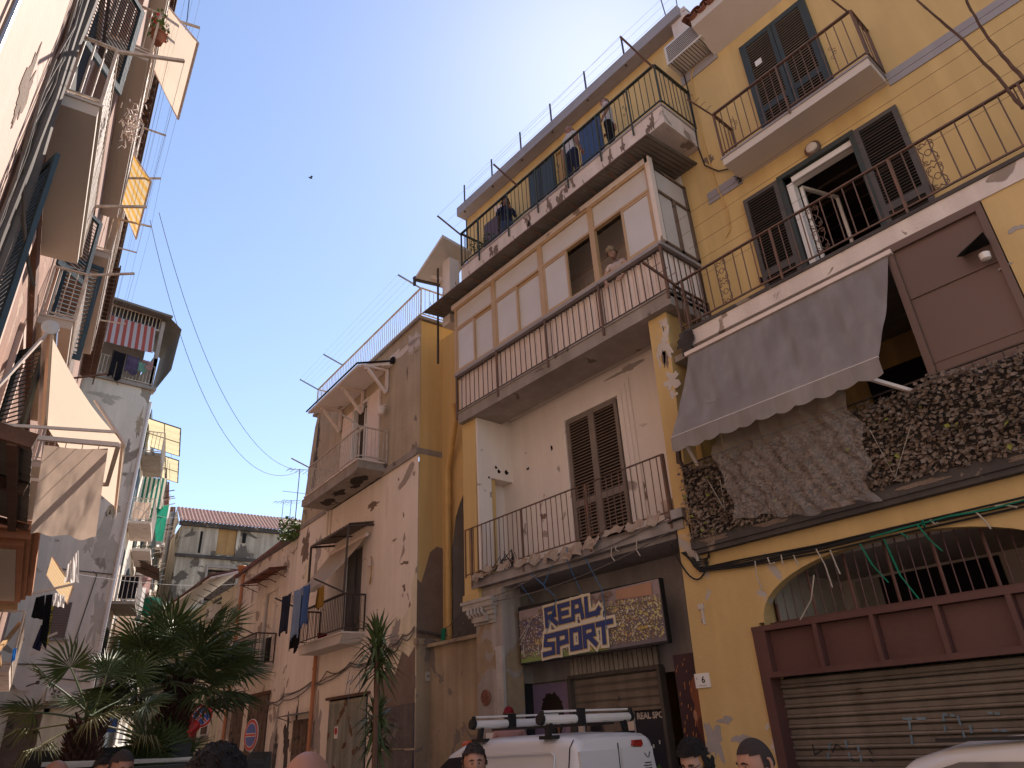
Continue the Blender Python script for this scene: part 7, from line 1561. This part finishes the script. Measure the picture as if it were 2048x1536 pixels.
def headshape(d, fem=False):
    """unit direction (x right, y forward, z up) -> point of the head surface"""
    x, y, z = d; r = Vector((x*.076, y*.098, z*.118))
    if z < -.1 and y > -.3: k = min(1, (-z-.1)/.8); r.x *= 1-.28*k; r.y *= 1-.06*k
    if y < 0 and z < -.2: r.y *= .82
    f = max(0, y)
    r.y += .024*math.exp(-((x/.13)**2+((z+.16)/.20)**2))*f                     # nose
    r.y += .010*math.exp(-((x/.10)**2+((z+.28)/.07)**2))*f
    r.y -= .013*math.exp(-(((abs(x)-.36)/.16)**2+((z-.02)/.11)**2))*f          # sockets
    r.y += .006*math.exp(-((x/.6)**2+((z-.20)/.08)**2))*f                      # brow
    r.y += .007*math.exp(-((x/.22)**2+((z+.56)/.05)**2))*f+.006*math.exp(-((x/.2)**2+((z+.68)/.05)**2))*f-.004*math.exp(-((x/.25)**2+((z+.62)/.018)**2))*f
    r.y += .010*math.exp(-((x/.25)**2+((z+.86)/.10)**2))*f                     # chin
    return r
def person(label, x, y, z0, H, face_az, top='white', legs='navy', skin='a', hair='dark', style='short', pose='stand', beard=False, glasses=False, yaw_head=0, nod=0, sleeves='short', bend=0, F=FW, fem=False, sit=False):
    """one continuous body mesh; hair and glasses are its children"""
    rz = -R_(face_az); S = H
    T = thing('person', label, 'person', FW, (x, y, z0), rz=rz)
    J = dict(pelvis=(0, 0, .52), belly=(0, .005, .60), chest=(0, 0, .71), neck0=(0, -.005, .815), neck=(0, .003, .865),
             shl=(-.105, 0, .80), shr=(.105, 0, .80), hl=(-.055, 0, .50), hr=(.055, 0, .50), kl=(-.062, .01, .28), kr=(.062, .01, .28), al=(-.065, -.01, .05), ar=(.065, -.01, .05), tl=(-.07, .085, .015), tr=(.07, .085, .015))
    arms = {'stand': (((-.135, -.01, .63), (-.145, .04, .49)), ((.135, -.01, .63), (.145, .04, .49))),
            'hips': (((-.19, -.05, .66), (-.13, .05, .56)), ((.19, -.05, .66), (.13, .05, .56))),
            'phone': (((-.14, .02, .64), (-.05, .14, .70)), ((.14, .02, .66), (.045, .16, .74))),
            'clasp': (((-.13, .07, .66), (-.03, .17, .79)), ((.13, .07, .66), (.03, .17, .79))),
            'lean': (((-.17, .06, .68), (-.10, .20, .60)), ((.17, .06, .68), (.10, .20, .60))),
            'smoke': (((-.13, .04, .65), (-.03, .13, .74)), ((.14, -.01, .63), (.15, .06, .50)))}[pose]
    J['el'], J['wl'] = arms[0]; J['er'], J['wr'] = arms[1]
    if fem: J['shl'] = (-.092, 0, .80); J['shr'] = (.092, 0, .80)
    names = list(J); idx = {n: i for i, n in enumerate(names)}; P_ = [Vector(J[n])*S for n in names]
    R0_ = dict(pelvis=.095, belly=.085, chest=.10, neck0=.055, neck=.034, shl=.042, shr=.042, hl=.058, hr=.058, kl=.036, kr=.036, al=.024, ar=.024, tl=.02, tr=.02, el=.026, er=.026, wl=.017, wr=.017)
    E_ = [('pelvis', 'belly'), ('belly', 'chest'), ('chest', 'neck0'), ('neck0', 'neck'), ('chest', 'shl'), ('chest', 'shr'), ('shl', 'el'), ('el', 'wl'), ('shr', 'er'), ('er', 'wr'), ('pelvis', 'hl'), ('pelvis', 'hr'), ('hl', 'kl'), ('kl', 'al'), ('hr', 'kr'), ('kr', 'ar'), ('al', 'tl'), ('ar', 'tr')]
    rad = [R0_[n]*S for n in names]
    if bend:
        M2 = Matrix.Rotation(-bend, 3, 'X'); pv = Vector(J['belly'])*S
        for n in ('chest', 'neck0', 'neck', 'shl', 'shr', 'el', 'er', 'wl', 'wr'): P_[idx[n]] = pv+M2 @ (P_[idx[n]]-pv)
    edges = [(idx[a], idx[c]) for a, c in E_]
    me = bpy.data.meshes.new('b'); me.from_pydata(P_, edges, []); o = bpy.data.objects.new('b', me); COL.objects.link(o)
    md = o.modifiers.new('s', 'SKIN'); md.use_smooth_shade = True
    for i, v in enumerate(me.skin_vertices[0].data): v.radius = (rad[i], rad[i]*(.72 if names[i] in ('pelvis', 'belly', 'chest') else 1)); v.use_root = (i == 0)
    ss = o.modifiers.new('u', 'SUBSURF'); ss.levels = 2; ss.render_levels = 2
    dg = bpy.context.evaluated_depsgraph_get(); bm_ = bpy.data.meshes.new_from_object(o.evaluated_get(dg)); bpy.data.objects.remove(o)
    b = MB(); b.v = [tuple(v.co) for v in bm_.vertices]; b.f = [tuple(p.vertices) for p in bm_.polygons]
    def seg(a, c, p): a, c = P_[idx[a]], P_[idx[c]]; d = c-a; t = max(0, min(1, (p-a).dot(d)/d.dot(d))); return (p-a-d*t).length, t
    b.m = []
    for p in bm_.polygons:
        c = p.center; best = min(((seg(a, e, c)[0]/((R0_[a]+R0_[e])*.5), a, e, seg(a, e, c)[1]) for a, e in E_), key=lambda q: q[0]); a, e, t = best[1:]
        m_ = 0
        if (a, e) in (('pelvis', 'belly'),): m_ = 1 if t > .25 else 2
        elif a in ('belly',) or (a, e) in (('chest', 'neck0'), ('chest', 'shl'), ('chest', 'shr')): m_ = 1
        elif (a, e) == ('neck0', 'neck'): m_ = 1 if t < .25 else 0
        elif a in ('shl', 'shr'): m_ = 1 if (sleeves == 'long' or (sleeves == 'short' and t < .62)) else 0
        elif a in ('el', 'er'): m_ = 1 if sleeves == 'long' else 0
        elif a in ('pelvis', 'hl', 'hr', 'kl', 'kr'): m_ = 2
        elif a in ('al', 'ar'): m_ = 3
        b.m.append(m_)
    bpy.data.meshes.remove(bm_)
    # hands with five fingers, each a short bent chain rooted in the palm
    for s, (en, wn) in ((-1, ('el', 'wl')), (1, ('er', 'wr'))):
        Wp = P_[idx[wn]]; d = (Wp-P_[idx[en]]).normalized(); side = d.cross(Vector((0, 1, 0)) if abs(d.y) < .8 else Vector((0, 0, 1))).normalized(); nr = side.cross(d)
        b.k = 0; pc = Wp+d*.045; b.tube([Wp-d*.01, Wp+d*.03, Wp+d*.075], [.020, .026, .024], 8)
        for f in range(4):
            r0 = pc+d*.03+side*(.026-.0175*f); L_ = (.038, .043, .041, .032)[f]; c1 = r0+d*L_+nr*-.012; c2 = c1+(d*.8-nr*.7).normalized()*L_*.75; b.tube([r0, c1, c2], [.0095, .0085, .007], 6)
        th0 = Wp+d*.02+side*.02; b.tube([th0, th0+side*.03+d*.025, th0+side*.035+d*.055-nr*.01], [.011, .010, .008], 6)
    # head
    hc = P_[idx['neck']]+Vector((0, .012, .095)); HR = Matrix.Rotation(R_(yaw_head), 3, 'Z') @ Matrix.Rotation(-R_(nod), 3, 'X')
    if bend: HR = Matrix.Rotation(-bend*.8, 3, 'X') @ HR; hc = P_[idx['neck']]+Matrix.Rotation(-bend, 3, 'X') @ Vector((0, .012, .095))
    sc_ = 1.0 if not fem else .95; NU, NV = 40, 30; base = len(b.v); hv = []
    def dirv(i, j): a = 2*math.pi*i/NU; e = math.pi*(j/NV)-math.pi/2; return Vector((math.sin(a)*math.cos(e), math.cos(a)*math.cos(e), math.sin(e)))
    for j in range(NV+1):
        for i in range(NU): hv.append(hc+HR @ (headshape(dirv(i, j))*sc_))
    fs = []; ms = []
    for j in range(NV):
        for i in range(NU):
            fs.append((base+j*NU+i, base+j*NU+(i+1) % NU, base+(j+1)*NU+(i+1) % NU, base+(j+1)*NU+i)); d = dirv(i+.5, j+.5); m_ = 0
            if d.y > .3 and abs(d.x) < .27 and -.70 < d.z < -.52: m_ = 4
            if beard and d.y > -.05 and d.z < -.38 and not m_ == 4: m_ = 5
            if beard and d.y > .5 and abs(d.x) < .32 and -.52 < d.z < -.42: m_ = 5
            ms.append(m_)
    b.v += [tuple(v) for v in hv]; b.f += fs; b.m += ms
    def hp(d, off=0): d = Vector(d).normalized(); return hc+HR @ (headshape(d)*sc_+d*off)
    for s in (-1, 1):
        b.k = 0; e0 = hp((s*1, -.08, -.05)); R3 = HR
        prof = [(0, .031), (.012, .026), (.017, .008), (.014, -.012), (.004, -.028)]
        b.tube([e0+R3 @ Vector((s*.004, -.008-q, z_)) for q, z_ in prof], [.006, .0085, .009, .008, .006], 6)
        b.k = 6; c = hp((s*.37, 1, .0), -.004); b.lathe(c+HR @ Vector((0, -.002, 0)), [(.003, -.007), (.010, -.004), (.0115, 0), (.010, .004), (.003, .007)], 8)
        b.k = 7; b.lathe(c+HR @ Vector((0, .0085, 0)), [(.002, -.006), (.0055, 0), (.002, .006)], 8)
        b.k = 5; b.tube([hp((s*.18, 1, .17), .002), hp((s*.38, 1, .22), .003), hp((s*.62, .9, .15), .002)], [.003, .004, .0025], 5)
    body = b.build('body', [skinm[skin], clothm[top], clothm[legs], M['rubber'], lipm, hairm['dark' if hair in ('dark', 'buzz') else 'grey'], eyew, eyed], T, smooth=True)
    body.location = (0, 0, 0); 
    for v in body.data.vertices: v.co += ORG[T.name]
    if style != 'bald':
        h = MB(); vs = []; thick = {'short': .012, 'buzz': .004, 'bob': .022, 'wavy': .028, 'hat': .016, 'long': .02, 'fringe': .003}[style]
        def inhair(d):
            if style == 'fringe': return d.z < .35 and d.y < .15 and d.z > -.35
            lim = .38 if style != 'hat' else .12
            front = d.z > lim+.12*d.y if d.y > .2 else (d.z > -.15-.3*max(0, -d.y-.2) if d.y > -.1 else d.z > -.45)
            if style in ('bob', 'long') and d.y < .25: front = d.z > -.9
            return front
        rnd = random.Random(int(abs(x)*100))
        for j in range(NV+1):
            for i in range(NU):
                d = dirv(i, j); t = thick*(1+.5*mnoise.noise(Vector(d)*(9 if style != 'hat' else 2)+Vector((x, y, 0)))) if style != 'buzz' else thick
                if style in ('bob', 'long') and d.z < -.1 and d.y < .25: t += .02
                vs.append(hc+HR @ (headshape(d)*sc_+d*t))
        fs = [(j*NU+i, j*NU+(i+1) % NU, (j+1)*NU+(i+1) % NU, (j+1)*NU+i) for j in range(NV) for i in range(NU) if inhair(dirv(i+.5, j+.5))]
        h.add(vs, fs)
        if style in ('wavy', 'bob', 'short', 'long'):
            for k in range(260):
                d = Vector((rnd.gauss(0, 1), rnd.gauss(0, 1), rnd.gauss(0, 1))).normalized()
                if not inhair(d): continue
                q = hc+HR @ (headshape(d)*sc_+d*thick); tg = (d.cross(Vector((rnd.random(), rnd.random(), rnd.random())))).normalized(); h.tube([q-tg*.012, q+d*.006, q+tg*.014+Vector((0, 0, -.006))], [.001, .004, .001], 4)
        ho = h.build('hair' if style != 'hat' else 'cap', hairm[hair], T, smooth=True); ho.location = (0, 0, 0)
        for v in ho.data.vertices: v.co += ORG[T.name]
    if glasses:
        g_ = MB()
        for s in (-1, 1):
            c = hp((s*.36, 1, .0), .014); g_.tube([c+HR @ Vector((.021*math.cos(a*.785), 0, .016*math.sin(a*.785))) for a in range(9)], .0018, 4); g_.tube([c+HR @ Vector((s*.021, 0, .004)), hp((s*1, -.05, .03), .004)], .0018, 4)
        g_.tube([hp((-.14, 1, .02), .012), hp((.14, 1, .02), .012)], .0018, 4)
        go_ = g_.build('glasses', M['blackplastic'], T); 
        for v in go_.data.vertices: v.co += ORG[T.name]
    return T
def up_person(px_head, py_head, u, w_, zfloor, H, az, **k):
    p = FA.W(u, w_, 0); return (p.x, p.y, zfloor)
# three men and a woman on the top balcony floor, z of the floor 11.66
def onA(u, w_): p = FA.W(u, w_); return p.x, p.y
x, y = onA(6.08, .68); person('man in white T-shirt and glasses, hand on hip, on the top balcony', x, y, 11.66, 1.69, 330, 'white', 'black', 'a', 'grey', 'buzz', 'hips', glasses=True, yaw_head=30)
x, y = onA(7.08, .76); person('bald man in a white T-shirt seen from behind on the top balcony', x, y, 11.66, 1.72, 100, 'white', 'navy', 'b', 'grey', 'bald', 'stand', yaw_head=-20)
x, y = onA(9.55, .48); person('woman in dark blue top holding up a phone on the top balcony', x, y, 11.66, 1.62, 215, 'navy', 'jeans', 'b', 'dark', 'long', 'phone', sleeves='long', fem=True, nod=10)
pp = Vector((0, 0, 0))
x, y = onA(6.22, .80); person('fair-haired woman in a light sleeveless top leaning out of the veranda window', x, y, 7.90, 1.60, 262, 'print', 'pink', 'c', 'blond', 'wavy', 'lean', sleeves='none', fem=True, bend=.42, nod=32)
# people in the square: (label, px, py of the head top, distance, facing, ...)
def street(label, px, py, dist, az, **k):
    x, y = spot(px, dist, py+20); H = zat(px, py, dist); hh = min(max(H, 1.5), 1.95)
    S = (hh-.213)/.865; return person(label, x, y, H-hh, S, az, **k)
street('man with short dark hair and beard in a black shirt beside the white van', 946, 1489, 5.6, 195, top='black', legs='jeans', skin='a', hair='buzz', style='short', beard=True, yaw_head=-15)
street('balding man close to the camera seen from behind at the bottom edge', 612, 1503, 2.3, 40, top='grey', legs='jeans', skin='b', hair='dark', style='fringe')
street('person with thick dark hair close to the camera below the palm', 428, 1503, 2.9, 60, top='black', legs='jeans', skin='b', hair='dark', style='wavy')
street('bearded man with hands clasped near his face behind the palms', 240, 1500, 6.2, 150, top='grey', legs='jeans', skin='b', hair='buzz', style='buzz', beard=True, pose='clasp', yaw_head=-20, nod=10)
street('man with glasses and dark hair left of the bearded man', 207, 1512, 6.4, 160, top='black', legs='jeans', skin='b', hair='dark', style='short', glasses=True, yaw_head=-30)
street('bald man low at the bottom left by the small palm', 108, 1521, 6.3, 150, top='pink', legs='jeans', skin='b', hair='dark', style='bald')
street('woman with short black hair and glasses looking down by the dark poster', 1388, 1479, 4.9, 265, top='blue', legs='jeans', skin='c', hair='dark', style='bob', glasses=True, fem=True, nod=22)
street('man with cropped dark hair in profile before the yellow wall', 1512, 1476, 4.2, 290, top='black', legs='jeans', skin='a', hair='buzz', style='buzz', nod=8)
street('person in a red cap standing behind the white van', 1018, 1414, 12.45, 230, top='pink', legs='jeans', skin='a', hair='red', style='hat')
b = MB(); x, y = spot(1062, 9.0, 1440); b.lathe((x, y, zat(1034+28, 1437, 9)-.1), [(.05, 0), (.07, .05), (.03, .1)], 8)
x, y = spot(1368, 4.8, 1520); z = zat(1368, 1522, 4.8)
b = MB(); b.lathe((x+.12, y, z), [(.02, -.05), (.08, -.03), (.09, .02), (.05, .06), (.01, .07)], 12); solo('yellow_pom', b, M['ochrewood'], 'small yellow pompom in front of the woman with glasses', 'pompom', FW, (x+.12, y, z))
